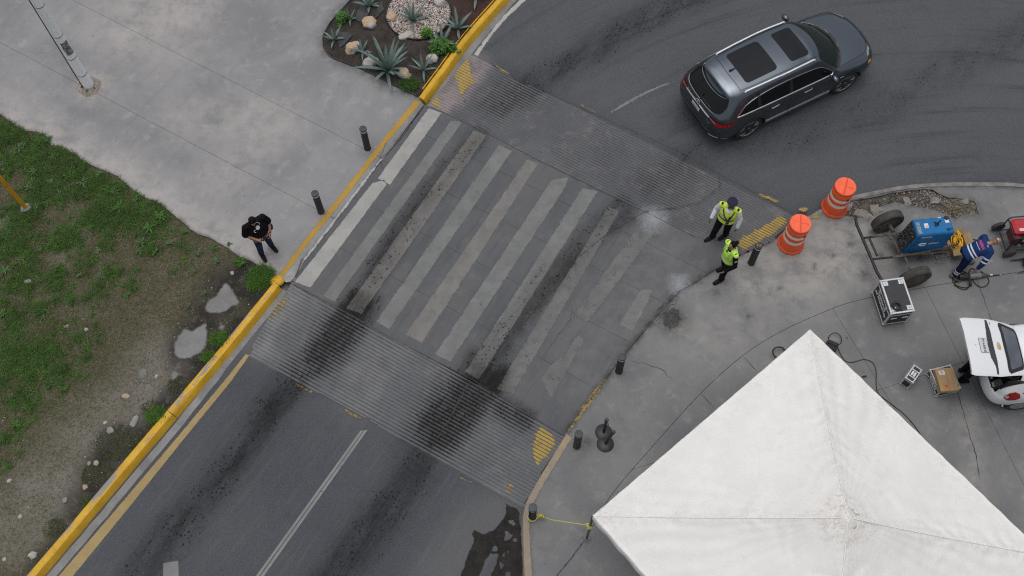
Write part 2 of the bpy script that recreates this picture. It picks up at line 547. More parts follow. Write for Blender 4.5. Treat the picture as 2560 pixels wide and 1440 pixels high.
def concrete(name, lo, hi, pale=(0.33, 0.31, 0.29), cl=0.55, streak=0.0, dark=(0.06, 0.058, 0.055)):
    k = NT(name)
    a = k.noise(cl, 9, 0.62, dist=0.6)
    b = k.noise(2.7, 7, 0.66, dist=0.3)
    g = k.noise(45, 3, 0.7)
    c = k.mix(k.step(a, 0.30, 0.72), lo, hi)
    c = k.mix(k.math('MULTIPLY', k.step(b, 0.50, 0.78), 0.55), c, pale)
    c = k.mix(k.math('MULTIPLY', k.step(k.noise(1.3, 8, 0.7), 0.56, 0.8), 0.35), c, dark)
    c = k.mix(k.math('MULTIPLY', k.step(g, 0.5, 0.85), 0.30), c, dark)
    c = k.mix(k.math('MULTIPLY', k.step(k.noise(70, 2, 0.6), 0.55, 0.8), 0.25), c, pale)
    if streak:
        st = k.noise(1.0, 6, 0.62, k.mapping(k.pos(), (1.5, 0.2, 1), (0, 0, math.radians(57))))
        c = k.mix(k.math('MULTIPLY', k.step(st, 0.45, 0.75), streak), c, dark)
    p = k.attr('pale')
    c = k.mix(k.math('MULTIPLY', p, k.step(k.noise(2.2, 8, 0.7), 0.28, 0.62)), c, pale)
    d = k.attr('dirt')
    c = k.mix(k.math('MULTIPLY', d, k.step(k.noise(4.5, 8, 0.72), 0.30, 0.60)), c, (0.045, 0.040, 0.034))
    # little pits and stains
    for sc_, r_ in ((2.3, 0.055), (4.1, 0.05)):
        c = k.mix(k.math('MULTIPLY', k.step(k.voro(sc_), r_, r_ * 0.5), 0.45), c, (0.06, 0.057, 0.054))
    v = k.voro(1.1)
    c = k.mix(k.math('MULTIPLY', k.step(v, 0.035, 0.02), 0.7), c, (0.05, 0.047, 0.044))
    c = soot_over(k, c, 0.95)
    k.set(Base_Color=c, Roughness=0.85)
    k.bump(k.math('ADD', k.math('MULTIPLY', b, 0.6), k.math('MULTIPLY', g, 0.4)), 0.35, 0.008)
    return k.m

def paint_mat(name, col, wear=0.45, dirty=0.3, sc=7.0, dcol=(0.10, 0.095, 0.09), col2=None, soft_edge=0.16, full=1.0):
    k = NT(name)
    f = k.noise(sc, 9, 0.72, dist=0.4)
    h = k.noise(sc * 5, 5, 0.7)
    m = k.math('ADD', k.math('MULTIPLY', f, 0.75), k.math('MULTIPLY', h, 0.25))
    cov = k.math('SUBTRACT', k.math('ADD', m, k.math('MULTIPLY', k.attr('cov'), 0.38)), wear)
    c = k.mix(k.step(k.noise(1.4, 6, 0.6), 0.35, 0.65), col, col2 or tuple(x * 0.86 for x in col))
    c = k.mix(k.math('MULTIPLY', k.step(k.noise(4.0, 9, 0.72), 0.62 - dirty * 0.4, 0.92 - dirty * 0.4), 0.8), c, dcol)
    c = soot_over(k, c, 0.85, (0.03, 0.028, 0.025))
    k.set(Base_Color=c, Roughness=0.75)
    k.cutout(k.math('MULTIPLY', k.step(cov, 0.36 - soft_edge / 2, 0.36 + soft_edge / 2), full))
    return k.m

def plain_attr_mat(name, col, var=0.5, rough=0.9, scale=5, spots=None, attr='tint', spec=0.12):
    k = NT(name)
    c = k.mix(k.step(k.noise(scale, 7, 0.7), 0.3, 0.7), tuple(x * (1 - var) for x in col), tuple(x * (1 + var) for x in col))
    if spots:
        c = k.mix(k.step(k.noise(scale * 6, 4, 0.7), 0.62, 0.75), c, spots)
    k.set(Base_Color=c, Roughness=rough)
    k.b.inputs['Specular IOR Level'].default_value = spec
    k.bump(k.noise(scale * 5, 5, 0.7), 0.5, 0.02)
    return k.m

M_ASPH = asphalt()
M_PLAZA = concrete('plaza_concrete', (0.205, 0.207, 0.213), (0.285, 0.280, 0.280), pale=(0.40, 0.372, 0.352), cl=0.5, streak=0.22, dark=(0.15, 0.148, 0.15))
M_WALK = concrete('sidewalk_concrete', (0.150, 0.154, 0.159), (0.215, 0.214, 0.211), pale=(0.32, 0.305, 0.285), cl=0.55, dark=(0.085, 0.082, 0.080))
M_TABLE = concrete('crossing_concrete', (0.098, 0.102, 0.110), (0.126, 0.127, 0.131), pale=(0.170, 0.168, 0.166), cl=0.6, streak=0.35, dark=(0.055, 0.053, 0.051))
M_RAMP = concrete('ramp_concrete', (0.112, 0.117, 0.126), (0.148, 0.151, 0.156), pale=(0.22, 0.22, 0.22), cl=0.6, dark=(0.055, 0.053, 0.050))
M_RAMPF = concrete('far_ramp_concrete', (0.096, 0.101, 0.110), (0.124, 0.128, 0.135), pale=(0.26, 0.22, 0.22), cl=0.6, dark=(0.055, 0.054, 0.053))
M_GUT = concrete('gutter_concrete', (0.17, 0.17, 0.17), (0.26, 0.26, 0.255), pale=(0.33, 0.325, 0.31), cl=1.5)
M_JOINT = plain_attr_mat('joint_dirt', (0.085, 0.083, 0.080), 0.4)
M_CRACK = plain_attr_mat('crack_dirt', (0.062, 0.060, 0.057), 0.4)
M_WHITE = paint_mat('white_paint', (0.42, 0.42, 0.40), wear=0.34, dirty=0.28, dcol=(0.20, 0.195, 0.185))
M_STRIPE1 = paint_mat('crossing_paint_fresh', (0.36, 0.355, 0.335), wear=0.26, dirty=0.35, dcol=(0.22, 0.21, 0.20))
M_STRIPE = paint_mat('crossing_paint_worn', (0.195, 0.198, 0.194), wear=0.39, dirty=0.56, dcol=(0.142, 0.143, 0.143), sc=4.5)
M_STRIPE3 = paint_mat('crossing_paint_faded', (0.165, 0.168, 0.165), wear=0.43, dirty=0.5, dcol=(0.11, 0.105, 0.10), sc=5)
M_STRIPEW = paint_mat('crossing_paint_tan', (0.204, 0.197, 0.187), wear=0.38, dirty=0.54, dcol=(0.142, 0.137, 0.131), sc=4.5)
M_YLINE = paint_mat('yellow_line_paint', (0.44, 0.27, 0.055), wear=0.30, dirty=0.35, dcol=(0.30, 0.23, 0.12))
M_TANLINE = paint_mat('tan_line_paint', (0.36, 0.27, 0.125), wear=0.22, dirty=0.35, dcol=(0.25, 0.21, 0.14))
M_YFADE = paint_mat('yellow_paint_faded', (0.36, 0.25, 0.08), wear=0.50, dirty=0.4, dcol=(0.16, 0.14, 0.10))
M_YCHEV = paint_mat('yellow_paint_chevron', (0.40, 0.28, 0.075), wear=0.36, dirty=0.35, dcol=(0.2, 0.16, 0.09))
M_ARCP = paint_mat('faded_lane_paint', (0.20, 0.203, 0.205), wear=0.30, dirty=0.5, dcol=(0.12, 0.122, 0.125))
M_LANE = paint_mat('lane_paint', (0.235, 0.235, 0.23), wear=0.06, dirty=0.3, dcol=(0.15, 0.15, 0.15))
M_SPILL = paint_mat('white_spill', (0.46, 0.49, 0.51), wear=0.46, dirty=0.1, sc=6, soft_edge=0.55, full=0.55)
M_MUD = plain_attr_mat('wet_mud', (0.017, 0.016, 0.014), 0.5, rough=0.5, scale=4, spec=0.10)

def yellow_kerb_mat(name, wear):
    k = NT(name)
    co = k.mapping(k.pos(), (1.4, 0.4, 1), (0, 0, math.radians(54)))
    f = k.math('ADD', k.math('MULTIPLY', k.noise(1.6, 8, 0.7, co), 0.7), k.math('MULTIPLY', k.noise(22, 6, 0.7), 0.3))
    c = k.mix(k.step(k.noise(3.0, 6, 0.6), 0.3, 0.7), (0.54, 0.300, 0.012), (0.66, 0.390, 0.020))
    c = k.mix(k.math('MULTIPLY', k.step(k.noise(14, 7, 0.72), 0.50, 0.75), 0.55), c, (0.30, 0.17, 0.03))
    c = k.mix(k.step(f, wear, wear + 0.05), c, (0.25, 0.235, 0.22))
    c = k.mix(k.step(k.noise(30, 4, 0.7), 0.70, 0.76), c, (0.06, 0.045, 0.02))
    k.set(Base_Color=c, Roughness=0.6)
    k.bump(k.noise(12, 6, 0.7), 0.35, 0.012)
    return k.m
M_YKTOP = yellow_kerb_mat('yellow_kerb_top', 0.50)
M_YKFACE = yellow_kerb_mat('yellow_kerb_face', 0.64)
k = NT('tan_kerb')
c = k.mix(k.step(k.noise(1.5, 7, 0.7), 0.35, 0.65), (0.34, 0.255, 0.16), (0.235, 0.205, 0.17))
c = k.mix(k.step(k.noise(9, 8, 0.7), 0.56, 0.7), c, (0.17, 0.155, 0.14))
c = k.mix(k.step(k.noise(5, 5, 0.7), 0.68, 0.73), c, (0.05, 0.045, 0.04))
k.set(Base_Color=c, Roughness=0.8); k.bump(k.noise(20, 6, 0.7), 0.4, 0.01)
M_TANK = k.m

# ---- the wide ground and the asphalt
k = NT('far_ground'); k.set(Base_Color=k.mix(k.noise(0.3, 6, 0.6), (0.06, 0.06, 0.06), (0.10, 0.098, 0.092)), Roughness=0.9)
o = MB().add([(-300, -300, -0.6), (300, -300, -0.6), (300, 300, -0.6), (-300, 300, -0.6)], [(0, 1, 2, 3)]).build('ground', k.m, smooth=None)
tag(o, kind='structure')
road = sheet('road', [(-45, -40), (60, -40), (60, 60), (-45, 60)], ROAD, 0.11, M_ASPH, attrs={'soot': soot_fn, 'light': light_fn, 'bend': bend_fn}, edge=2.0)
tag(road, kind='structure')

def split_poly(poly, lines, gap=0.0032):
    """cut a polygon along straight joint lines, leaving a narrow gap; returns the pieces"""
    bm = bmesh.new()
    bm.faces.new([bm.verts.new((x, y, 0)) for x, y in poly])
    for (x0, y0), (x1, y1) in lines:
        d = Vector((x1 - x0, y1 - y0, 0)).normalized(); nrm = Vector((-d.y, d.x, 0))
        for s in (-1, 1):
            bmesh.ops.bisect_plane(bm, geom=bm.verts[:] + bm.edges[:] + bm.faces[:], plane_co=Vector((x0, y0, 0)) + nrm * gap * s, plane_no=nrm, dist=1e-5)
    out = []
    bm.faces.ensure_lookup_table()
    for f in bm.faces:
        c = f.calc_center_median()
        bad = False
        for (x0, y0), (x1, y1) in lines:
            d = Vector((x1 - x0, y1 - y0)).normalized()
            if all(abs(-(v.co.x - x0) * d.y + (v.co.y - y0) * d.x) < gap * 1.2 for v in f.verts):
                bad = True
        if not bad and f.calc_area() > 0.02:
            out.append([(v.co.x, v.co.y) for v in f.verts])
    bm.free()
    return out

def zero(X, Y): return np.zeros(X.shape)

# ---- plaza on the left
GRASS_EDGE = densify([(-30.0, 24.0), (-17.0, 17.4), (-12.933, 15.485), (-12.428, 15.075), (-11.697, 14.821), (-11.465, 14.531), (-10.848, 14.248), (-10.284, 13.829), (-9.681, 13.564), (-9.098, 13.120), (-8.463, 12.749), (-8.073, 12.342), (-7.447, 11.926), (-6.989, 11.669), (-6.428, 11.295), (-5.929, 11.011), (-5.461, 10.699)], 0.25, False, 0.035)
BED_EDGE = [(-2.342, 15.830), (-2.946, 16.191), (-3.793, 16.713), (-4.486, 17.034), (-4.729, 17.272), (-4.843, 17.587), (-4.792, 17.954), (-4.584, 18.376), (-4.288, 18.802), (-3.967, 19.261), (-3.038, 20.506)]
KUP = smooth_line([(-2.305, 15.757), (-1.818, 16.560), (-1.215, 17.578), (-0.346, 18.800), (0.690, 20.167), (2.420, 22.100), (5.720, 25.005)], 8)   # bed side of the upper kerb
TAB_L = [(-2.121, 15.555), (-3.166, 13.902), (-4.119, 12.357), (-4.902, 11.150), (-5.099, 10.630)]
plaza_poly = GRASS_EDGE + [(-5.275, 10.602), TAB_L[4], TAB_L[3], TAB_L[2], TAB_L[1], (-2.162, 15.556), (-2.246, 15.680)] + BED_EDGE[:] + [(0.2, 26.0), (2.5, 45), (-30, 45)]
def plaza_pale(X, Y):
    p = 0.95 * soft(pdist(X, Y, GRASS_EDGE), 0.1, 1.1)
    p = np.maximum(p, 1.0 * soft(pdist(X, Y, [(-10.763, 16.221), (-10.680, 16.345)]), 0.1, 0.75))
    p = np.maximum(p, 0.8 * soft(pdist(X, Y, [(-9.977, 18.299), (-8.946, 18.546)]), 0.2, 2.2))
    p = np.maximum(p, 0.55 * soft(pdist(X, Y, [(-7.040, 13.537), (-5.793, 15.163), (-8.022, 15.207)]), 0.2, 1.2))
    return p * (0.55 + 0.7 * vnoise(X, Y, 1.1, 8))
def plaza_dirt(X, Y):
    d = 0.55 * soft(pdist(X, Y, BED_EDGE), 0.0, 0.35)
    d = np.maximum(d, 0.8 * soft(pdist(X, Y, GRASS_EDGE), 0.0, 0.06))
    d = np.maximum(d, 0.7 * soft(pdist(X, Y, [(-10.794, 16.221), (-10.759, 16.196)]), 0.1, 0.22))
    d = np.maximum(d, 0.6 * soft(pdist(X, Y, TAB_L), 0.0, 0.10))
    return d
A0, A1 = (-11.701, 19.147), (-4.144, 14.579)
B0, B1 = (-13.378, 17.759), (-4.813, 12.625)
plaza = sheet('plaza', plaza_poly, -0.02, 0.5, M_JOINT)
tag(plaza, kind='structure')
for pl in split_poly(plaza_poly, [(A0, A1), (B0, B1)]):
    sheet('slab', pl, 0.0, 0.10, M_PLAZA, plaza, {'pale': plaza_pale, 'dirt': plaza_dirt})

# ---- raised crossing
TAB_POLY = [TAB_L[0], TAB_L[1], TAB_L[2], TAB_L[3], TAB_L[4], (-5.111, 10.536), (-3.696, 9.745), (-3.034, 9.313), (-0.946, 8.121), (1.065, 6.788),
            (1.220, 6.949), (1.734, 7.632), (2.360, 8.475), (3.195, 9.442), (3.800, 10.109), (4.645, 10.693), (5.397, 11.143), (4.942, 11.321), (4.420, 11.621), (3.214, 12.375), (2.202, 12.953), (0.636, 13.899), (-0.429, 14.603), (-1.712, 15.363)]
def tab_dirt(X, Y):
    d = 0.8 * soft(pdist(X, Y, [(1.065, 6.788), (1.734, 7.632), (2.360, 8.475), (3.195, 9.442), (3.800, 10.109), (4.645, 10.693)]), 0.0, 0.16)
    d = np.maximum(d, 0.55 * soft(pdist(X, Y, TRENCH), 0.0, 0.25))
    return d
def tab_pale(X, Y):
    return 0.6 * soft(pdist(X, Y, [(3.601, 11.133), (2.557, 9.503), (1.763, 8.246)]), 0.2, 1.5)
TRENCH = [(0.168, 9.326), (1.079, 10.570), (1.619, 11.169), (2.163, 11.641), (2.710, 12.011), (3.231, 12.331), (3.992, 12.438)]
def across(px0, px1): return (px0, px1)
tab_joints = [((-2.500, 14.882), (3.064, 11.570)), ((-3.117, 13.901), (2.616, 10.470)), ((-3.757, 12.829), (2.087, 9.292)), ((-4.417, 11.708), (1.573, 8.011))]
tab_lin = ((-0.946, 8.121), (2.114, 11.609))
table = sheet('crossing', TAB_POLY[:9] + [(1.099, 6.769), (1.349, 6.901), (1.908, 7.564), (2.509, 8.405), (3.325, 9.340), (3.903, 10.005), (4.728, 10.587), (5.444, 11.057)] + TAB_POLY[17:], -0.008, 0.6, M_JOINT)
tag(table, kind='structure')
for pl in split_poly(TAB_POLY, tab_joints + [tab_lin], 0.003):
    sheet('slab', pl, 0.0, 0.07, M_TABLE, table, {'soot': soot_fn, 'dirt': tab_dirt, 'pale': tab_pale})

# ---- ribbed ramps up to the crossing
def quad_lerp(c, s, t):
    a, b, d, e = (np.array(x) for x in c)      # a->b along the crossing edge, e->d along the road edge
    s = s[..., None]; t = t[..., None]
    return (a * (1 - t) + b * t) * (1 - s) + (e * (1 - t) + d * t) * s
RIB = 0.078
def ramp_mesh(c, lift=0.0, clip=None, top=-0.003):
    W = (np.linalg.norm(np.array(c[0]) - np.array(c[3])) + np.linalg.norm(np.array(c[1]) - np.array(c[2]))) / 2
    L = np.linalg.norm(np.array(c[0]) - np.array(c[1]))
    nr = int(W / RIB)
    ss, zz, gg = [], [], []
    for i in range(nr):
        for q, dz, g in ((0.0, 0, 0), (0.30, 0.002, 0), (0.56, 0, 0.2), (0.66, -0.018, 1), (0.80, -0.018, 1), (0.90, 0, 0.2)):
            ss.append((i + q) / nr); zz.append(dz); gg.append(g)
    ss.append(1.0); zz.append(0); gg.append(0)
    nt = int(L / 0.06)
    tt = np.linspace(0, 1, nt + 1)
    S, T = np.meshgrid(np.array(ss), tt, indexing='ij')
    P = quad_lerp(c, S, T)
    X, Y = P[..., 0], P[..., 1]
    wob = (vnoise(X, Y, 1.2, 12) - 0.5) * 0.012
    dz = np.array(zz)[:, None] * np.clip(1.9 * vnoise(X, Y, 0.9, 5) - 0.25 + 0.5 * (vnoise(X, Y, 6.0, 6) - 0.5), 0.12, 1.25)
    Z = top + S * (ROAD + 0.012 - top) + dz + wob * 0.4 + lift
    n2 = nt + 1
    idx = np.arange(len(ss) * n2).reshape(len(ss), n2)
    F = np.stack([idx[:-1, :-1], idx[1:, :-1], idx[1:, 1:], idx[:-1, 1:]], -1).reshape(-1, 4)
    V = np.stack([X, Y, Z], -1).reshape(-1, 3)
    a, b, d = V[F[0, 0]], V[F[0, 1]], V[F[0, 2]]
    if np.cross(b - a, d - a)[2] < 0:
        F = F[:, ::-1]
    G_ = np.repeat(np.array(gg), n2)
    return V, F, G_
def ramp(name, c, clip=None, deep=0.6, m=None):
    V, F, g = ramp_mesh(c)
    if clip is not None:
        cen = V[F].mean(1)
        F = F[inside(cen[:, 0], cen[:, 1], clip)]
    s = soot_fn(V[:, 0], V[:, 1])
    l = light_fn(V[:, 0], V[:, 1])
    me = npmesh(name, V, F, {'soot': np.clip(s * (0.60 + 0.95 * g), 0, 1), 'pale': np.clip(l * 1.2 - 0.4 * g + 0.14 * (g > .1) * (g < .5) * (1 - s), 0, 1), 'dirt': np.clip(g * (deep * (0.35 + 0.75 * vnoise(V[:, 0], V[:, 1], 1.4, 77)) + 1.3 * s - 0.3 * l), 0, 1)})
    return tag(link(name, me, m or M_RAMP), kind='structure')
C_LOW = ((-5.195, 10.652), (1.247, 6.740), (0.171, 5.227), (-6.064, 8.819))
C_UP = ((-2.100, 15.505), (5.520, 10.887), (6.978, 12.135), (-0.970, 17.220))
UP_CLIP = [(-2.142, 15.555), (-0.996, 17.197), (-0.792, 17.164), (0.191, 16.376), (1.628, 15.549), (2.572, 15.053), (4.246, 14.101), (5.445, 13.265), (6.303, 12.704), (6.893, 12.225), (6.226, 11.512), (5.576, 11.224), (5.345, 11.101), (4.919, 11.279), (4.396, 11.567), (3.191, 12.320), (2.179, 12.897), (0.615, 13.842), (-0.449, 14.544), (-1.731, 15.303), (-2.160, 15.482)]
LOW_CLIP = [(-5.117, 10.620), (-3.018, 9.363), (-0.928, 8.168), (1.136, 6.805), (0.765, 6.275), (0.313, 5.491), (0.119, 5.193), (-0.835, 5.719), (-2.055, 6.447), (-3.198, 7.249), (-4.327, 7.876), (-5.307, 8.360), (-6.012, 8.750), (-5.890, 9.210)]
ramp('ramp', C_LOW, LOW_CLIP)
ramp('ramp', C_UP, UP_CLIP, 0.34, M_RAMPF)
def chevron(c, poly, m=M_YCHEV, clip=None):
    V, F, g = ramp_mesh(c, lift=0.004)
    cen = V[F].mean(1)
    F = F[inside(cen[:, 0], cen[:, 1], poly)]
    u, inv = np.unique(F, return_inverse=True)
    V = V[u]; F = inv.reshape(F.shape); g = g[u]
    cov = np.clip(pdist(V[:, 0], V[:, 1], list(poly) + [poly[0]]) / 0.05, 0, 1) - g * 0.85 + 0.05
    o = link('ramp_marking', npmesh('ramp_marking', V, F, {'cov': cov, 'soot': soot_fn(V[:, 0], V[:, 1]) * 0.6}), m)
    return tag(o, kind='structure')
chevron(C_UP, [(-1.178, 17.097), (-1.000, 17.094), (-0.946, 16.628), (-0.852, 16.289), (-0.986, 16.134), (-1.209, 15.800), (-1.271, 15.838), (-1.336, 16.209), (-1.442, 16.521)])
chevron(C_UP, [(-1.805, 15.985), (-1.724, 15.522), (-1.671, 15.399), (-2.030, 15.590)])
chevron(C_UP, [(6.502, 12.249), (6.707, 12.112), (6.233, 11.619), (6.114, 11.595), (5.482, 11.226), (5.358, 11.399), (5.347, 11.528), (5.951, 11.896)])
chevron(C_LOW, [(-5.560, 10.161), (-5.099, 10.329), (-5.342, 9.786), (-5.747, 9.569)], M_YFADE)
chevron(C_LOW, [(0.549, 7.064), (0.865, 6.812), (0.920, 6.583), (0.454, 6.017), (0.343, 6.500)])
chevron(C_LOW, [(-0.153, 5.846), (0.009, 5.749), (-0.030, 5.469), (-0.294, 5.568)], M_YFADE)

# ---- painted markings
def marking(name, poly, m, z, cell=0.06, feather=0.05, bias=0.0):
    cl = list(poly) + [poly[0]]
    o = sheet(name, poly, z, cell, m, attrs={'cov': lambda X, Y: np.clip(pdist(X, Y, cl) / feather, 0, 1) + bias, 'soot': lambda X, Y: soot_fn(X, Y) * 0.8})
    return tag(o, kind='structure')
ZT, ZR = 0.004, ROAD + 0.004
S_ = [  # the bars of the crossing: left edge bottom/top, right edge bottom/top
    ([(-5.088, 10.609), (-3.386, 13.262), (-3.076, 13.359), (-3.022, 13.210), (-4.703, 10.446)], M_STRIPE1),
    ([(-3.255, 13.397), (-2.028, 15.479), (-1.710, 15.290), (-2.943, 13.197)], M_STRIPE1),
    ([(-4.436, 10.215), (-1.465, 15.103), (-1.162, 15.013), (-4.102, 10.066)], M_STRIPE),
    ([(-3.871, 9.900), (-0.910, 14.779), (-0.549, 14.605), (-3.474, 9.731)], M_STRIPEW),
    ([(-3.172, 9.545), (-0.271, 14.339), (0.085, 14.132), (-2.824, 9.339)], M_STRIPE),
    ([(-2.482, 9.214), (0.428, 13.903), (0.732, 13.758), (-2.057, 8.990)], M_STRIPEW),
    ([(-1.789, 8.732), (1.004, 13.293), (1.457, 13.353), (1.357, 13.037), (-1.415, 8.503)], M_STRIPE),
    ([(-1.108, 8.296), (1.748, 13.052), (2.162, 12.942), (-0.776, 8.071)], M_STRIPE),
    ([(-0.411, 7.866), (2.365, 12.546), (2.664, 12.374), (-0.003, 7.727)], M_STRIPE3),
    ([(0.593, 8.094), (0.799, 8.406), (1.153, 8.739), (1.490, 9.224), (1.664, 9.023), (0.819, 7.573)], M_STRIPE3),
    ([(1.369, 9.625), (2.677, 11.470), (3.093, 12.004), (3.460, 11.779), (1.727, 9.418)], M_STRIPE3),
    ([(2.413, 9.386), (2.977, 10.288), (3.312, 10.282), (3.158, 9.947), (2.748, 9.182)], M_STRIPE),
]
for pl, m in S_:
    if m is M_STRIPE1:
        marking('crossing_stripe', pl, m, ZT, 0.035, 0.03, 0.1)
    else:
        marking('crossing_stripe', pl, m, ZT, 0.032, 0.035, 0.08)
# tan lane edge line at the lower left, with its dark seam
marking('edge_line', [(-9.514, 3.972), (-8.458, 5.445), (-7.438, 6.890), (-6.521, 8.218), (-6.095, 8.859), (-6.002, 8.837), (-6.382, 8.177), (-7.277, 6.860), (-8.239, 5.407), (-9.214, 3.968), (-9.762, 3.176), (-10.074, 3.181)], M_TANLINE, ZR, 0.05, 0.015, 0.25)
# worn white lane line: two thin strips
for a, b in (((904,1075, 909,1075), (643,1441, 649,1441)), ((911,1075, 917,1075), (652,1441, 658,1441))):
    pass
marking('lane_line', [(-3.390, 7.004), (-5.410, 3.907), (-5.706, 3.453), (-5.647, 3.436), (-5.343, 3.906), (-3.320, 7.012)], M_LANE, ZR, 0.05, 0.02, 0.1)
marking('lane_line', [(-3.302, 7.012), (-5.318, 3.906), (-5.613, 3.428), (-5.545, 3.411), (-5.243, 3.905), (-3.232, 7.020)], M_LANE, ZR, 0.05, 0.02, 0.05)
marking('arrow_marking', [(-7.374, 4.200), (-7.062, 4.244), (-6.910, 3.210), (-7.247, 3.215)], M_LANE, ZR, 0.05, 0.02, 0.1)
marking('edge_line', smooth_line([(-0.928, 17.193), (-0.312, 18.209), (0.320, 19.010), (1.463, 20.246), (3.317, 21.812)], 5) + smooth_line([(3.442, 21.660), (1.590, 20.101), (0.437, 18.898), (-0.206, 18.127), (-0.803, 17.139)], 5), M_WHITE, ZR, 0.06, 0.02, 0.15)
marking('lane_line', smooth_line([(2.536, 15.322), (3.048, 15.694), (3.795, 16.103), (4.432, 16.330)], 4) + smooth_line([(4.449, 16.279), (3.819, 16.015), (3.103, 15.594), (2.593, 15.260)], 4), M_ARCP, ZR, 0.05, 0.03, -0.05)
for pl in ([(-0.489, 16.952), (-0.343, 16.897), (0.080, 16.594), (0.027, 16.506), (-0.221, 16.639)], [(1.693, 15.634), (1.836, 15.619), (2.281, 15.327), (2.207, 15.255), (1.860, 15.470)],
           [(0.807, 16.175), (0.991, 16.108), (1.132, 16.005), (1.058, 15.932)], [(3.188, 14.715), (3.504, 14.613), (3.527, 14.517), (3.281, 14.594)], [(5.910, 12.938), (6.382, 12.793), (6.604, 12.620), (6.449, 12.545), (6.083, 12.742)],
           [(-5.036, 8.240), (-4.850, 8.170), (-4.429, 7.925), (-4.514, 7.860), (-4.838, 8.008)], [(-3.888, 7.558), (-3.690, 7.517), (-3.306, 7.288), (-3.410, 7.225), (-3.663, 7.331)], [(-2.826, 7.013), (-2.604, 6.963), (-2.618, 6.854), (-2.778, 6.893)], [(-1.363, 6.044), (-0.843, 5.815), (-0.929, 5.738), (-1.362, 5.955)],
           [(-2.571, 8.926), (-2.387, 8.873), (-2.290, 8.628), (-2.655, 8.732)]):
    z = ZR + 0.012
    marking('worn_marking', pl, M_YFADE, z, 0.05, 0.05, 0.18)
# flush yellow line on the plaza edge
marking('yellow_line', [(-2.390, 15.720), (-3.142, 14.584), (-4.152, 12.948), (-4.941, 11.707), (-5.472, 10.834), (-5.334, 10.759), (-4.821, 11.618), (-4.002, 12.878), (-3.018, 14.475), (-2.235, 15.618)], M_YLINE, ZT, 0.05, 0.02, 0.12)
marking('yellow_line', [(1.085, 6.842), (1.460, 7.450), (1.839, 7.959), (2.072, 8.145), (2.148, 8.068), (1.916, 7.722), (1.538, 7.218), (1.260, 6.857)], M_YFADE, ZT, 0.05, 0.06, 0.05)
for cx in ((7.049, 12.326), (7.299, 12.112)):
    marking('worn_marking', [(cx[0] + 0.2 * math.cos(a), cx[1] + 0.13 * math.sin(a)) for a in np.linspace(0, 2 * PI, 12)[:-1]], M_YFADE, 0.011, 0.04, 0.1, 0.15)
for cx, r in (((3.427, 12.118), 0.50), ((3.897, 10.374), 0.42)):
    pl = [(cx[0] + r * math.cos(a), cx[1] + r * 0.85 * math.sin(a)) for a in np.linspace(0, 2 * PI, 20)[:-1]]
    o = sheet('paint_spill', pl, 0.008, 0.04, M_SPILL, attrs={'cov': lambda X, Y: 1.5 * np.clip(1 - np.hypot(X - cx[0], Y - cx[1]) / r, 0, 1) ** 0.8})
    tag(o, kind='structure')

# ---- thin cracks
def crack(pts, w=0.014, z=0.005, jit=0.03, name='crack', m=None):
    P = densify(pts, 0.09, False, jit)
    V, F = [], []
    for i, p in enumerate(P):
        a = Vector(P[max(i - 1, 0)]); b = Vector(P[min(i + 1, len(P) - 1)])
        d = (b - a).normalized(); q = w * R.uniform(0.3, 1.2) * (0.35 if i in (0, len(P) - 1) else 1)
        V += [(p[0] - d.y * q, p[1] + d.x * q, z), (p[0] + d.y * q, p[1] - d.x * q, z)]
        if i:
            F.append((2 * i - 2, 2 * i - 1, 2 * i + 1, 2 * i))
    me = bpy.data.meshes.new(name); me.from_pydata(V, [], F)
    return tag(link(name, me, m or M_CRACK), kind='structure')
crack(TRENCH, 0.009, 0.009, 0.010)
crack([(-0.946, 8.121), (-1.195, 7.646), (-1.545, 7.021), (-1.845, 6.491), (-1.975, 6.338)], 0.014, 0, 0.010).location.z = 0.0
cr = COL.objects[-1]
for v in cr.data.vertices:                     # the crack runs down the slope of the ramp
    v.co.z = 0.008 + (ROAD + 0.012) * min(1, max(0, (v.co.y - (-0.946, 8.121)[1]) / ((-1.975, 6.338)[1] - (-0.946, 8.121)[1])))
crack([(0.623, 8.554), (0.888, 8.939), (1.319, 9.525), (1.395, 9.826)], 0.004, 0.010, 0.02)
crack([(3.231, 12.331), (3.992, 12.438), (4.585, 12.583), (5.113, 13.022), (5.123, 13.386)], 0.009, 0.007, 0.015)
crack([(-2.120, 15.481), (-1.711, 15.339), (-0.429, 14.579), (0.636, 13.876), (2.201, 12.930), (3.213, 12.353), (4.418, 11.599)], 0.007, 0.010, 0.006)
crack([(-5.092, 10.536), (-3.696, 9.735), (-3.034, 9.303), (-0.946, 8.112), (1.039, 6.797)], 0.008, 0.010, 0.008)
crack([(-0.792, 17.139), (0.191, 16.402), (1.629, 15.561), (2.572, 15.053), (4.245, 14.089), (5.443, 13.242), (6.300, 12.682), (6.851, 12.270)], 0.004, ROAD + 0.016, 0.012)
crack([(-3.157, 13.925), (-3.674, 13.131), (-4.121, 12.390), (-4.560, 11.710), (-4.952, 11.183), (-5.062, 10.764), (-5.214, 10.538)], 0.014, 0.007, 0.015)
crack([(-2.161, 15.519), (-2.645, 14.681), (-3.072, 14.040)], 0.012, 0.007, 0.02)
crack([(-3.041, 14.534), (-3.220, 14.020), (-3.104, 13.577)], 0.006, 0.007, 0.02)
crack([(1.103, 6.860), (1.454, 7.312), (1.830, 7.771), (2.214, 8.286), (2.504, 8.618), (2.999, 9.247), (3.401, 9.740), (3.901, 10.209), (4.490, 10.540), (4.895, 10.846), (5.392, 11.100)], 0.007, 0.009, 0.010)
crack([(2.633, 8.519), (3.205, 8.336), (3.543, 8.072)], 0.006, 0.007, 0.03)
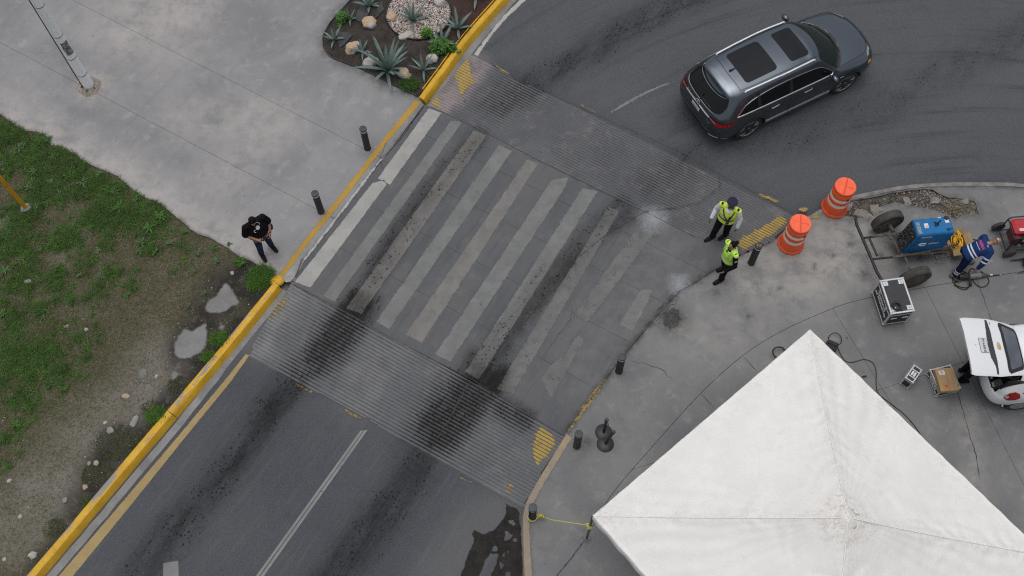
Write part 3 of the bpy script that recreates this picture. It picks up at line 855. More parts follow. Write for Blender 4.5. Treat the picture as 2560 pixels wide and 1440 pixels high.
crack([(3.291, 9.490), (3.887, 10.036), (3.706, 10.090), (3.305, 9.691)], 0.010, 0.008, 0.03)
# broken white lip along the old joint
marking('worn_marking', densify([(-3.148, 13.937), (-3.626, 13.153), (-4.074, 12.411), (-4.599, 11.582), (-4.884, 11.161), (-4.942, 11.183), (-4.651, 11.647), (-4.145, 12.468), (-3.697, 13.200), (-3.208, 13.950)], 0.12, True, 0.012), M_WHITE, 0.010, 0.04, 0.012, 0.05)

# ---- right sidewalk
KERB_R = [(1.100, 6.796), (1.732, 7.585), (2.358, 8.447), (3.213, 9.432), (3.817, 10.088), (4.651, 10.662), (5.413, 11.121), (5.611, 11.202), (6.242, 11.490), (6.843, 11.934), (7.236, 12.146), (7.549, 12.316), (7.962, 12.497), (8.274, 12.581), (9.067, 12.745), (9.638, 12.847), (10.458, 12.910), (11.673, 12.899), (12.484, 12.827), (14.252, 12.513), (22.0, 13.0)]
WALK_L = [(0.25, -5.0), (0.266, 3.794), (0.243, 5.033), (0.334, 5.330), (0.531, 5.715), (0.847, 6.236), (1.167, 6.723)] + KERB_R
ARC = smooth_line([(0.304, 3.315), (0.895, 3.865), (1.417, 4.487), (2.039, 5.448), (2.972, 6.477), (4.163, 7.712), (5.192, 8.590), (6.092, 9.142), (7.115, 9.603), (7.941, 9.892), (9.253, 10.144), (10.041, 10.284), (11.746, 10.544), (13.350, 10.828)], 4) + [(22.0, 10.9)]
DIRT = [(7.590, 12.338), (7.958, 12.475), (8.271, 12.558), (9.061, 12.711), (9.632, 12.813), (10.251, 12.846), (10.369, 12.698), (10.605, 12.615), (11.203, 12.504), (11.226, 12.381), (11.248, 12.115), (11.034, 12.152), (10.839, 12.090), (10.636, 11.984), (10.489, 12.118), (10.231, 12.222), (9.959, 12.316), (9.731, 12.386), (9.475, 12.413), (9.263, 12.473), (8.905, 12.358), (8.803, 12.205), (8.594, 12.044), (8.241, 12.116), (7.912, 12.166), (7.671, 12.160)]
DIRT = densify(DIRT, 0.18, True, 0.025)
HOLE = densify([(3.451, 9.789), (3.692, 9.917), (3.928, 9.862), (3.963, 9.629), (4.060, 9.477), (3.838, 9.232), (3.557, 9.148), (3.366, 9.270), (3.291, 9.490)], 0.12, True, 0.03)
arc_in = offset_line(ARC, -0.005); arc_out = offset_line(ARC, 0.005)
outer_poly = WALK_L + arc_out[::-1] + [(0.9, -5.0)]
outer_poly = [WALK_L[0]] + WALK_L[1:] + arc_out[::-1]
inner_poly = arc_in + [(22.0, -6.0), (1.2, -6.0)]
BAGS = [(8.227, 10.524), (8.350, 10.418), (10.155, 11.569)]
def walk_dirt_shade(X, Y):
    d = 0.75 * soft(pdist(X, Y, WALK_L), 0.0, 0.10)
    for q, r in (((8.189, 10.577), .14), ((8.255, 10.523), .18), ((3.657, 9.484), .50), ((8.030, 11.372), .10), ((1.556, 6.626), .18), ((9.194, 11.243), .35), ((8.687, 11.040), .16), ((9.627, 11.023), .20), ((7.558, 11.061), .10), ((4.734, 10.174), .12), ((6.428, 11.081), .1), ((7.098, 10.806), .1), ((6.230, 10.250), .1), ((5.408, 9.553), .1)):
        d = np.maximum(d, 0.85 * soft(np.hypot(X - q[0], Y - q[1]), 0.0, r * 1.3))  # dirty spots, plus the faint shadow beside the dusty bollard painted as one
    d = np.maximum(d, 0.5 * soft(pdist(X, Y, DIRT + DIRT[:1]), 0.0, 0.2))
    return d
def walk_pale(X, Y):
    p = 0.9 * soft(pdist(X, Y, [(5.709, 10.569), (6.535, 10.451), (7.558, 11.061), (7.999, 11.479)]), 0.2, 1.5)
    p = np.maximum(p, 0.7 * soft(pdist(X, Y, [(9.753, 5.218), (9.960, 7.075)]), 0.05, 0.5))
    p = np.maximum(p, 0.5 * soft(pdist(X, Y, [(4.344, 8.976), (5.718, 9.850)]), 0.2, 1.2))
    return p * (0.5 + 0.8 * vnoise(X, Y, 1.3, 9))
def holes_in(poly):
    pass
walk = sheet('sidewalk', WALK_L + [(22, -6), (0.6, -6)], -0.05, 0.5, M_JOINT, holes=[DIRT])
tag(walk, kind='structure')
sheet('slab', outer_poly, 0.0, 0.10, M_WALK, walk, {'pale': walk_pale, 'dirt': walk_dirt_shade}, holes=[DIRT])
w_at = {'pale': walk_pale, 'dirt': walk_dirt_shade}
inner_lines = [((9.619, 10.117), (10.064, 8.438)), ((10.835, 10.435), (10.915, 7.428)), ((7.411, 9.618), (8.152, 7.822)), ((5.188, 8.552), (5.462, 8.191)), ((4.160, 7.684), (4.447, 7.261))]
for pl in split_poly(inner_poly, [((8.117, 7.719), (10.163, 8.349)), ((7.411, 9.618), (8.152, 7.822)), ((9.619, 10.117), (10.064, 8.438))]):
    sheet('slab', pl, 0.0, 0.11, M_WALK, walk, w_at)
crack([(10.831, 10.415), (10.877, 10.053), (10.932, 9.565), (10.998, 9.056)], 0.007, 0.005, 0.012)
crack([(9.835, 7.643), (9.857, 7.353), (9.880, 7.030), (9.950, 6.173), (9.927, 5.646)], 0.009, 0.005, 0.012)
crack([(5.188, 8.552), (5.462, 8.191)], 0.007, 0.005, 0.006)
crack([(4.160, 7.684), (4.412, 7.354)], 0.006, 0.005, 0.006)
crack([(1.417, 4.487), (0.895, 3.865), (0.722, 3.626)], 0.007, 0.005, 0.010)

# broken place in the sidewalk: damp crumbled concrete set a little lower
def rough_z(amp, s, seed):
    return lambda X, Y: amp * (vnoise(X, Y, s, seed, 4) - 0.5) * 2
M_DAMP = paint_mat('damp_stain', (0.045, 0.044, 0.042), wear=0.40, dirty=0.55, sc=5, dcol=(0.12, 0.118, 0.115), col2=(0.09, 0.088, 0.085))
M_DIRT = plain_attr_mat('kerb_dirt', (0.085, 0.075, 0.064), 0.6, 0.95, 4, spots=(0.20, 0.19, 0.175))
hc = HOLE + HOLE[:1]
o = sheet('damp_patch', HOLE, 0.006, 0.04, M_DAMP, attrs={'cov': lambda X, Y: np.clip(pdist(X, Y, hc) / 0.22, 0, 1) * 1.1 - 0.05}); tag(o, kind='structure')
o = sheet('dirt_strip', DIRT, -0.055, 0.06, M_DIRT, zfn=rough_z(0.035, 4, 6), smooth=4); tag(o, kind='structure')

# ---- kerbs
def sweep(name, path, prof, mats, mi=None, cap=True, kind='structure', jit=0.0):
    """profile (offset to the right of travel, z) swept along a flat path"""
    lines = [offset_line(path, -o) for o, z in prof]
    b = MB()
    n = len(prof)
    V = []
    for i in range(len(path)):
        for j in range(n):
            V.append((lines[j][i][0] + R.uniform(-jit, jit), lines[j][i][1] + R.uniform(-jit, jit), prof[j][1] + R.uniform(-jit, jit) * 0.5))
    for i in range(len(path) - 1):
        for j in range(n - 1):
            b.f.append((i * n + j, i * n + j + 1, (i + 1) * n + j + 1, (i + 1) * n + j)); b.mi.append(mi[j] if mi else 0)
    if cap:
        b.f.append(tuple(range(n - 1, -1, -1))); b.mi.append(0)
        b.f.append(tuple((len(path) - 1) * n + j for j in range(n))); b.mi.append(0)
    b.v = V
    return tag(b.build(name, mats, None, 0.5), kind=kind)
KPROF = [(0.0, -0.2), (0.0, 0.040), (0.03, 0.058), (0.125, 0.062), (0.155, 0.050), (0.185, 0.0), (0.235, -0.14)]
KMI = [1, 0, 0, 1, 1, 1]
K0 = [(-10.906, 2.789), (-10.106, 3.951), (-9.212, 5.244), (-8.300, 6.570), (-7.662, 7.487)]
K1 = [(-7.654, 7.496), (-7.109, 8.285), (-6.579, 9.049), (-6.045, 9.855), (-5.572, 10.583)]
for pth in (K0, K1):
    pth = densify(pth, 0.3, False)
    sweep('yellow_kerb', pth, KPROF, [M_YKTOP, M_YKFACE], KMI, jit=0.005)
# rounded broken knob where the kerb drops to the flush line
o = MB().ell((*(-5.497, 10.653), -0.01), (0.17, 0.15, 0.085), None, 14, 8).build('kerb_end', M_YKFACE, None, 4); tag(o, kind='structure')
for v in o.data.vertices:
    v.co += Vector((mnoise.noise(v.co * 9), mnoise.noise(v.co * 9 + Vector((5, 0, 0))), 0)) * 0.025
crack([(-5.592, 10.516), (-5.397, 10.410)], 0.008, 0.06, 0.01)
sweep('gutter', densify([(-9.764, 3.976), (-8.112, 6.351), (-7.447, 7.321), (-6.319, 9.098), (-5.397, 10.500)], 0.3, False, 0.01), [(0.0, ROAD + 0.006), (0.17, ROAD + 0.005), (0.175, ROAD - 0.02)], [M_GUT], cap=False)
KUPR = [(0.0, -0.2), (0.0, 0.045), (0.03, 0.075), (0.10, 0.085), (0.15, 0.065), (0.19, 0.0), (0.23, -0.14)]
sweep('yellow_kerb', densify(KUP, 0.25, False), KUPR, [M_YKFACE], None, jit=0.006)
sweep('kerb_rim', densify(offset_line(KUP[3:], 0.06), 0.25, False), [(0.0, -0.1), (0.0, 0.055), (0.022, 0.055), (0.022, -0.1)], [M_YKFACE], None, jit=0.004)
sweep('gutter', densify([(-2.096, 15.807), (-1.573, 16.666), (-0.887, 17.716), (-0.025, 19.003), (1.026, 20.326), (2.892, 22.273)], 0.3, False, 0.008), [(-0.02, ROAD + 0.006), (0.21, ROAD + 0.005), (0.215, ROAD - 0.02)], [M_GUT], cap=False)
# tan kerb on the right: flush at the crossing, a full step beside the road
KR = smooth_line([(1.136, 6.805), (0.878, 6.413), (0.552, 5.889), (0.320, 5.502), (0.186, 5.162), (0.143, 4.699), (0.167, 3.796), (0.197, 2.847)], 5)
TKPROF = [(-0.145, -0.3), (-0.145, 0.010), (-0.02, 0.014), (0.0, 0.0), (0.03, -0.14)]
sweep('tan_kerb', KR, TKPROF, [M_TANK], None, jit=0.006)
# plain concrete kerb round the bend
KB = smooth_line([(6.877, 11.977), (7.347, 12.254), (7.770, 12.512), (8.290, 12.681), (9.026, 12.847), (9.658, 12.959), (10.477, 13.012), (11.694, 13.000), (12.510, 12.939), (14.280, 12.625)], 5)
k = NT('kerb_concrete'); c = k.mix(k.step(k.noise(3, 8, 0.7), 0.35, 0.68), (0.13, 0.128, 0.122), (0.24, 0.235, 0.22)); k.set(Base_Color=k.mix(k.step(k.noise(14, 6, 0.7), 0.6, 0.75), c, (0.09, 0.088, 0.085)), Roughness=0.85); k.bump(k.noise(25, 5, 0.7), 0.4, 0.008)
M_KERB = k.m
for a, b in ((0, 14), (14, 20), (20, len(KB) - 1)):
    pth = KB[a:b + 1]
    if a: pth = [tuple(Vector(pth[0]).lerp(Vector(pth[1]), 0.06))] + pth[1:]
    sweep('kerb', pth, [(-0.03, -0.2), (0.0, 0.002), (0.10, 0.006), (0.125, -0.06), (0.13, -0.2)], [M_KERB], None, jit=0.004)

# ---- black slime and water in the gutter at the bottom
PUD = densify([(-0.211, 5.345), (-0.118, 5.274), (0.034, 5.220), (0.084, 5.117), (0.107, 4.560), (0.127, 3.819), (0.131, 3.179), (-1.500, 3.363), (-1.175, 3.856), (-1.093, 4.001), (-1.044, 4.205), (-0.960, 4.394), (-0.894, 4.509), (-0.877, 4.617), (-0.927, 4.702), (-0.894, 4.794), (-0.708, 4.698), (-0.489, 4.754), (-0.352, 4.903), (-0.223, 5.054), (-0.196, 5.224)], 0.06, True, 0.018)
def dry(pts, n=0.05): return densify(pts, n, True, 0.014)
ISLES = [dry([(-0.423, 4.468), (-0.374, 4.385), (-0.383, 4.327), (-0.525, 4.329), (-0.491, 4.436)]),
         dry([(-0.542, 4.288), (-0.391, 4.294), (-0.367, 4.227), (-0.460, 3.991), (-0.578, 3.749), (-0.802, 3.753), (-0.660, 4.125)]),
         dry([(-0.148, 4.968), (-0.046, 4.983), (0.012, 4.889), (-0.056, 4.865), (-0.140, 4.925)]),
         dry([(-0.236, 4.733), (-0.184, 4.766), (-0.068, 4.655), (-0.120, 4.580), (-0.238, 4.557)]),
         dry([(-0.077, 4.588), (0.007, 4.603), (0.023, 4.536), (-0.070, 4.529)]),
         dry([(-0.206, 4.365), (-0.148, 4.331), (-0.191, 4.274)]), dry([(-0.274, 4.284), (-0.241, 4.291), (-0.258, 4.209), (-0.292, 4.234)]),
         dry([(-0.343, 4.112), (-0.243, 4.061), (-0.311, 3.956), (-0.360, 4.030)]), dry([(-0.212, 3.922), (-0.129, 3.904), (-0.122, 3.783), (-0.247, 3.760)])]
o = sheet('mud', PUD, ROAD + 0.008, 0.05, M_MUD, holes=ISLES, zfn=rough_z(0.002, 5, 2), smooth=4)
tag(o, kind='structure')

# ================================================================== GRASS VERGE (lower left)
KERB_OUT = [(-5.584, 10.607), (-6.059, 9.878), (-6.594, 9.070), (-7.679, 7.504), (-9.233, 5.256), (-10.129, 3.960), (-10.931, 2.796), (-12.923, -0.085)]
VERGE = GRASS_EDGE + [(-5.522, 10.648)] + KERB_OUT + [(-30, -5)]
# where green is thick / where bare: (pixel-free) metres, radius, strength
GREEN = [((-12.573, 14.933), .5, 1), ((-11.477, 14.143), .55, 1.1), ((-10.839, 13.898), .45, 1.1), ((-10.467, 13.430), .45, 1), ((-9.645, 13.187), .45, 1), ((-9.473, 12.678), .55, 1.1), ((-8.493, 12.605), .4, 1.1), ((-8.568, 12.440), .5, 1),
         ((-9.126, 12.285), .5, 1), ((-9.813, 12.685), .5, .8), ((-11.788, 12.610), .45, 1), ((-11.868, 12.008), .45, .8), ((-11.541, 13.393), .5, .8), ((-11.127, 13.272), .5, .8), ((-10.013, 12.411), .4, .8), ((-12.463, 14.103), .4, .8), ((-9.343, 12.454), .5, 1), ((-8.414, 11.998), .35, .7), ((-8.549, 11.568), .3, .6),
         ((-10.590, 11.821), .35, .8), ((-9.535, 11.802), .35, .5), ((-8.913, 10.782), .3, .7), ((-9.407, 10.948), .3, .7), ((-10.189, 11.120), .35, .5), ((-10.806, 10.868), .45, .55), ((-9.524, 10.481), .3, .5), ((-10.886, 9.742), .6, .45), ((-11.199, 8.955), .7, .5), ((-10.419, 8.649), .6, .45),
         ((-9.912, 9.425), .5, .35), ((-11.324, 8.186), .5, .45), ((-10.983, 7.803), .4, .4), ((-11.447, 10.775), .5, .4), ((-11.665, 9.957), .4, .4), ((-5.861, 10.779), .30, 1.5), ((-5.979, 10.521), .22, 1.3), ((-6.415, 11.157), .15, 1.0), ((-6.723, 9.171), .2, 1.1), ((-6.909, 8.782), .16, 1.1), ((-6.602, 9.317), .14, 1), ((-7.857, 7.378), .2, 1.1), ((-8.003, 7.150), .18, 1), ((-7.748, 7.561), .14, 1),
         ((-8.355, 6.838), .18, .5), ((-10.049, 8.069), .12, 1), ((-10.922, 7.246), .12, .9), ((-9.107, 5.528), .12, .8), ((-9.757, 4.859), .15, .9), ((-10.054, 4.407), .12, .9), ((-7.712, 11.340), .22, .7), ((-7.549, 11.982), .2, .7), ((-7.894, 11.664), .25, .6), ((-6.988, 11.220), .12, .6), ((-7.992, 10.922), .15, .6), ((-6.132, 10.164), .12, .9), ((-11.169, 6.931), .1, .9), ((-9.257, 8.150), .25, .25), ((-10.847, 8.273), .5, .4), ((-9.305, 6.228), .1, .5)]
def green_fn(X, Y):
    g = np.zeros(X.shape)
    for (cx, cy), r, s in GREEN:
        g = np.maximum(g, s * np.exp(-((X - cx) ** 2 + (Y - cy) ** 2) / (r * r)))
    left = soft(pdist(X, Y, [(-12.897, 15.302), (-11.429, 7.811)]), 0.3, 4.8)
    g = np.maximum(g, 0.34 * soft(pdist(X, Y, [(-12.219, 14.926), (-10.612, 13.720), (-9.181, 12.673), (-8.222, 11.995)]), 0.2, 1.1))
    return np.clip((g * 1.15 + 0.40 * left) * (0.15 + 1.1 * vnoise(X, Y, 2.2, 21) + 0.5 * (vnoise(X, Y, 7.0, 22) - 0.5)), 0, 1.3)
def mud_fn(X, Y):
    m = 0.95 * soft(pdist(X, Y, [(-5.805, 10.674), (-6.285, 10.786), (-6.723, 10.483), (-7.018, 9.774), (-7.283, 8.886)]), 0.35, 0.85)
    m = np.maximum(m, 1.0 * soft(pdist(X, Y, [(-5.607, 10.545), (-6.589, 9.021), (-7.499, 7.697), (-8.310, 6.523)]), 0.15, 0.70))
    m = np.maximum(m, 0.9 * soft(pdist(X, Y, [(-8.604, 6.752), (-8.931, 6.046), (-9.243, 5.316)]), 0.15, 0.75))
    m = np.maximum(m, 0.7 * soft(pdist(X, Y, [(-9.229, 5.230), (-10.164, 3.879)]), 0.05, 0.35))
    return np.clip(m * (0.45 + 1.0 * vnoise(X, Y, 2.6, 31)), 0, 1)
def sand_fn(X, Y):
    s = 0.9 * soft(pdist(X, Y, [(-7.948, 8.414), (-8.396, 7.759), (-9.112, 7.215), (-9.810, 6.148), (-10.395, 5.122)]), 0.2, 1.4)
    s = np.maximum(s, 0.9 * soft(pdist(X, Y, [(-12.124, 12.340), (-11.861, 12.226)]), 0.1, 0.45))
    s = np.maximum(s, 0.8 * soft(pdist(X, Y, [(-12.647, 14.282), (-12.583, 14.105)]), 0.1, 0.4))
    s = np.maximum(s, 0.6 * soft(pdist(X, Y, [(-10.373, 12.253), (-10.708, 11.394)]), 0.1, 0.5))
    return np.clip(s * (0.4 + 1.0 * vnoise(X, Y, 1.8, 41)), 0, 1)
k = NT('verge_soil')
n1 = k.noise(2.0, 8, 0.68); n2 = k.noise(11, 7, 0.72); n3 = k.noise(40, 4, 0.7)
c = k.mix(k.step(n1, 0.3, 0.7), (0.082, 0.070, 0.048), (0.130, 0.112, 0.084))
c = k.mix(k.math('MULTIPLY', k.step(n2, 0.45, 0.68), 0.75), c, (0.052, 0.048, 0.026))
c = k.mix(k.math('MULTIPLY', k.step(k.noise(6, 8, 0.75), 0.52, 0.72), 0.6), c, (0.165, 0.145, 0.10))
c = k.mix(k.math('MULTIPLY', k.attr('sand'), k.step(n2, 0.25, 0.6)), c, (0.205, 0.190, 0.168))
c = k.mix(k.math('MULTIPLY', k.attr('green'), 0.50, True), c, (0.045, 0.052, 0.018))
c = k.mix(k.math('MULTIPLY', k.attr('mud'), k.step(k.noise(5, 8, 0.7), 0.22, 0.50)), c, (0.026, 0.024, 0.021))
c = k.mix(k.math('MULTIPLY', k.step(n3, 0.58, 0.75), 0.45), c, (0.23, 0.21, 0.18))
k.set(Base_Color=c, Roughness=0.95)
k.b.inputs['Specular IOR Level'].default_value = 0.25
k.bump(k.math('ADD', n2, k.math('MULTIPLY', n3, 0.5)), 0.7, 0.03)
PUDDLES = [smooth_line([(-6.725, 10.690), (-6.558, 10.521), (-6.407, 10.312), (-6.310, 10.085), (-6.486, 9.987), (-6.659, 9.868), (-6.932, 9.833), (-7.147, 9.938), (-7.065, 10.201), (-6.849, 10.351)], 3)[:-1],
           smooth_line([(-7.546, 9.562), (-7.348, 9.439), (-7.059, 9.644), (-6.965, 9.293), (-7.001, 8.959), (-7.267, 8.750), (-7.554, 8.725), (-7.720, 8.894), (-7.726, 9.238)], 3)[:-1],
           [(-6.746, 9.648), (-6.589, 9.545), (-6.641, 9.347), (-6.771, 9.449)], [(-8.455, 8.500), (-8.275, 8.574), (-8.172, 8.341), (-8.300, 8.229), (-8.451, 8.279)], [(-7.723, 8.487), (-7.499, 8.425), (-7.549, 8.102), (-7.707, 8.219)], [(-7.085, 8.737), (-6.919, 8.880), (-6.943, 8.686)]]
def verge_z(X, Y):
    z = base_z(X, Y)
    for pts in PUDDLES:
        cx, cy = np.mean([p[0] for p in pts]), np.mean([p[1] for p in pts])
        d = np.where(inside(X, Y, pts), -1, 1) * pdist(X, Y, list(pts) + [pts[0]])
        z = np.minimum(z, np.where(d < 0.12, -0.012 + 0.16 * d + 0.012 * (vnoise(X, Y, 12, 57) - .5), 9))
    return z
def base_z(X, Y):
    return (vnoise(X, Y, 0.9, 51) - 0.5) * 0.05 + (vnoise(X, Y, 5, 52) - 0.5) * 0.02
verge = sheet('soil', VERGE, -0.025, 0.09, k.m, attrs={'green': green_fn, 'mud': mud_fn, 'sand': sand_fn}, zfn=verge_z, smooth=4)
tag(verge, kind='structure')

# ---- grass blades (beyond counting)
def blade_mat(name):
    k = NT(name)
    c = k.attr('tint', True)
    k.set(Base_Color=c, Roughness=0.7)
    k.b.inputs['Specular IOR Level'].default_value = 0.25
    return k.m
M_BLADE = blade_mat('grass_blade')
def blades(X, Y, Z, L, Wd, col, lean=(0.2, 1.1), name='grass', bend=0.35):
    n = len(X)
    a = rng.uniform(0, 2 * PI, n); el = rng.uniform(lean[0], lean[1], n)
    dx, dy, dz = np.cos(a) * np.sin(el), np.sin(a) * np.sin(el), np.cos(el)
    px, py = -np.sin(a), np.cos(a)
    base = np.stack([X, Y, Z], 1); d = np.stack([dx, dy, dz], 1); p = np.stack([px, py, np.zeros(n)], 1)
    mid = base + d * (L * 0.55)[:, None]
    d2 = d + np.stack([np.cos(a) * bend, np.sin(a) * bend, -np.full(n, bend)], 1)
    tip = mid + d2 * (L * 0.5)[:, None]
    w = (Wd / 2)[:, None]
    V = np.stack([base - p * w, base + p * w, mid + p * w * 0.9, mid - p * w * 0.9, tip], 1).reshape(-1, 3)
    i = np.arange(n)[:, None] * 5
    F = np.concatenate([i + np.array([[0, 1, 2]]), i + np.array([[0, 2, 3]]), i + np.array([[3, 2, 4]])])
    C = np.repeat(col, 5, 0)
    return V, F, C
def scatter(poly, n, dens):
    xs = [p[0] for p in poly]; ys = [p[1] for p in poly]
    box = poly is VERGE
    X = rng.uniform(max(min(xs), -14.4), -4.6 if box else min(max(xs), 14.6), n); Y = rng.uniform(max(min(ys), 3.2), 16.6 if box else min(max(ys), 19.8), n)
    k_ = inside(X, Y, poly)
    X, Y = X[k_], Y[k_]
    k_ = rng.uniform(0, 1, len(X)) < dens(X, Y)
    return X[k_], Y[k_]
def palette(n, cols, jit=0.25):
    c = np.array(cols)[rng.integers(0, len(cols), n)]
    return np.clip(c * rng.uniform(1 - jit, 1 + jit, (n, 1)), 0, 1)
X1, Y1 = scatter(VERGE, 620000, lambda X, Y: np.clip(green_fn(X, Y) ** 1.3, 0, 1) * (1 - 0.7 * sand_fn(X, Y)) * (1 - 0.8 * mud_fn(X, Y)))
g1 = green_fn(X1, Y1)
L1 = (0.035 + 0.12 * np.clip(g1 - 0.25, 0, 1)) * rng.uniform(0.5, 1.4, len(X1))
p1 = blades(X1, Y1, verge_z(X1, Y1) - 0.03, L1, rng.uniform(0.006, 0.012, len(X1)), palette(len(X1), [(0.055, 0.120, 0.021), (0.070, 0.138, 0.028), (0.042, 0.085, 0.016), (0.088, 0.125, 0.036), (0.075, 0.098, 0.030), (0.11, 0.105, 0.05)]))
X2, Y2 = scatter(VERGE, 420000, lambda X, Y: np.clip(0.75 - 0.8 * mud_fn(X, Y) - 0.5 * sand_fn(X, Y), 0, 1) * (0.15 + vnoise(X, Y, 3, 61)) * np.clip(1.15 - 0.55 * soft(pdist(X, Y, [(-7.755, 8.315), (-10.179, 4.866)]), .3, 2.6), 0.1, 1))
L2 = rng.uniform(0.03, 0.085, len(X2))
p2 = blades(X2, Y2, verge_z(X2, Y2) - 0.028, L2, rng.uniform(0.005, 0.010, len(X2)), palette(len(X2), [(0.13, 0.115, 0.058), (0.10, 0.095, 0.042), (0.070, 0.085, 0.028), (0.20, 0.175, 0.105), (0.052, 0.078, 0.022), (0.085, 0.098, 0.034), (0.06, 0.05, 0.03)]), (0.8, 1.5))
# clumps that stand out of the turf
nc = 2600
Xc, Yc = scatter(VERGE, 24000, lambda X, Y: np.clip(green_fn(X, Y) - 0.22, 0, 1) ** 1.2 * (1 - 0.8 * mud_fn(X, Y)))
Xc, Yc = Xc[:nc], Yc[:nc]
per = 26
Xk = np.repeat(Xc, per) + rng.normal(0, .035, len(Xc) * per); Yk = np.repeat(Yc, per) + rng.normal(0, .035, len(Xc) * per)
inn = inside(Xk, Yk, VERGE); Xk, Yk = Xk[inn], Yk[inn]
tone = np.repeat(rng.uniform(.7, 1.45, len(Xc)), per)[inn][:, None]
p3 = blades(Xk, Yk, verge_z(Xk, Yk) - .03, rng.uniform(.07, .17, len(Xk)), rng.uniform(.008, .014, len(Xk)), palette(len(Xk), [(0.050, 0.118, 0.020), (0.064, 0.135, 0.027), (0.046, 0.098, 0.018)]) * tone, (0.3, 1.3))
V = np.concatenate([p1[0], p2[0]]); F = np.concatenate([p1[1], p2[1] + len(p1[0])]); Cc = np.concatenate([p1[2], p2[2]])
F = np.concatenate([F, p3[1] + len(V)]); V = np.concatenate([V, p3[0]]); Cc = np.concatenate([Cc, p3[2]])
o = tag(link('grass', npmesh('grass', V, F, {'tint': Cc}), M_BLADE), 'green and straw coloured grass on the verge beside the plaza', 'grass', kind='stuff')

# ---- pebbles and crumbs on the verge
def icos(sub=1):
    bm = bmesh.new(); bmesh.ops.create_icosphere(bm, subdivisions=sub, radius=1)
    v = np.array([x.co[:] for x in bm.verts]); f = np.array([[y.index for y in x.verts] for x in bm.faces]); bm.free()
    return v, f
IV, IF = icos(1)
def pebble_cloud(name, X, Y, Z, S, col, m, flat=0.6, label=None, cat=None):
    n = len(X)
    a = rng.uniform(0, 2 * PI, n)
    st = rng.uniform(0.7, 1.3, (n, 3)); st[:, 2] *= flat
    P = IV[None] * rng.uniform(0.78, 1.15, (n, len(IV), 1)) * st[:, None] * S[:, None, None]
    c, s = np.cos(a)[:, None], np.sin(a)[:, None]
    Q = np.stack([P[..., 0] * c - P[..., 1] * s + X[:, None], P[..., 0] * s + P[..., 1] * c + Y[:, None], P[..., 2] + Z[:, None]], -1)
    F = (IF[None] + (np.arange(n) * len(IV))[:, None, None]).reshape(-1, 3)
    return tag(link(name, npmesh(name, Q.reshape(-1, 3), F, {'tint': np.repeat(col, len(IV), 0)}), m), label, cat, kind='stuff')
X3, Y3 = scatter(VERGE, 26000, lambda X, Y: np.clip(0.03 + 0.10 * sand_fn(X, Y) + 0.05 * soft(pdist(X, Y, [(-7.986, 8.704), (-9.980, 4.696)]), 0.3, 2.5) + 0.10 * mud_fn(X, Y), 0, 1))
S3 = 0.006 + 0.016 * rng.uniform(0, 1, len(X3)) ** 3
pebble_cloud('pebbles', X3, Y3, verge_z(X3, Y3) - 0.022, S3, palette(len(X3), [(0.30, 0.28, 0.25), (0.22, 0.20, 0.18), (0.38, 0.36, 0.33), (0.15, 0.14, 0.13), (0.28, 0.24, 0.19)]), M_BLADE, label='small pale pebbles scattered over the dirt of the verge', cat='pebbles')

# ---- single stones
def rock_mesh(size, seed, amp=0.22, sub=3):
    bm = bmesh.new(); bmesh.ops.create_icosphere(bm, subdivisions=sub, radius=1)
    off = Vector((seed * 3.7, seed * 1.3, seed * 7.1))
    for v in bm.verts:
        p = v.co.normalized()
        r = 1 + amp * mnoise.noise(p * 1.3 + off) * 1.6 + 0.10 * mnoise.noise(p * 3.5 + off) + 0.05 * mnoise.noise(p * 9 + off)
        q = p * r
        v.co = Vector((q.x * size[0], q.y * size[1], q.z * size[2]))
        if v.co.z > size[2] * 0.72: v.co.z = size[2] * 0.72 + (v.co.z - size[2] * 0.72) * 0.3
    me = bpy.data.meshes.new('rock'); bm.to_mesh(me); bm.free(); return me
def stone_mat(name, a, b, topc=None):
    k = NT(name)
    co = k.obj()
    c = k.mix(k.step(k.noise(5, 8, 0.7, co), 0.3, 0.7), a, b)
    c = k.mix(k.step(k.noise(22, 6, 0.7, co), 0.6, 0.75), c, tuple(x * 0.6 for x in a))
    if topc:
        nz = k.n('ShaderNodeSeparateXYZ'); k.put(nz.inputs[0], k.mapping(co, (1, 1, 1)))
        c = k.mix(k.step(k.noise(3.2, 5, 0.7, co), 0.46, 0.58), c, topc)
    k.set(Base_Color=c, Roughness=0.85); k.bump(k.noise(18, 6, 0.7, co), 0.6, 0.02)
    return k.m
M_STG = stone_mat('grey_stone', (0.20, 0.19, 0.175), (0.30, 0.29, 0.27))
M_STW = stone_mat('white_stone', (0.30, 0.29, 0.27), (0.40, 0.385, 0.365))
M_STT = stone_mat('tan_stone', (0.33, 0.26, 0.18), (0.42, 0.34, 0.25))
M_STB = stone_mat('buff_rock', (0.40, 0.27, 0.16), (0.50, 0.36, 0.23), (0.40, 0.40, 0.41))
M_STP = stone_mat('pale_rock', (0.40, 0.36, 0.31), (0.46, 0.43, 0.39), (0.34, 0.36, 0.37))
def stone(p, size, m, label, seed, z=-0.02, group=None, name='stone', cat='stone', rz=0, sub=3):
    o = link(name, rock_mesh(size, seed, 0.22 if sub == 3 else 0.4, sub), m, None, 1.0 if sub == 3 else 0.2)
    o.location = (p[0], p[1], z + size[2] * 0.35); o.rotation_euler = (0, 0, rz)
    return tag(o, label, cat, group)
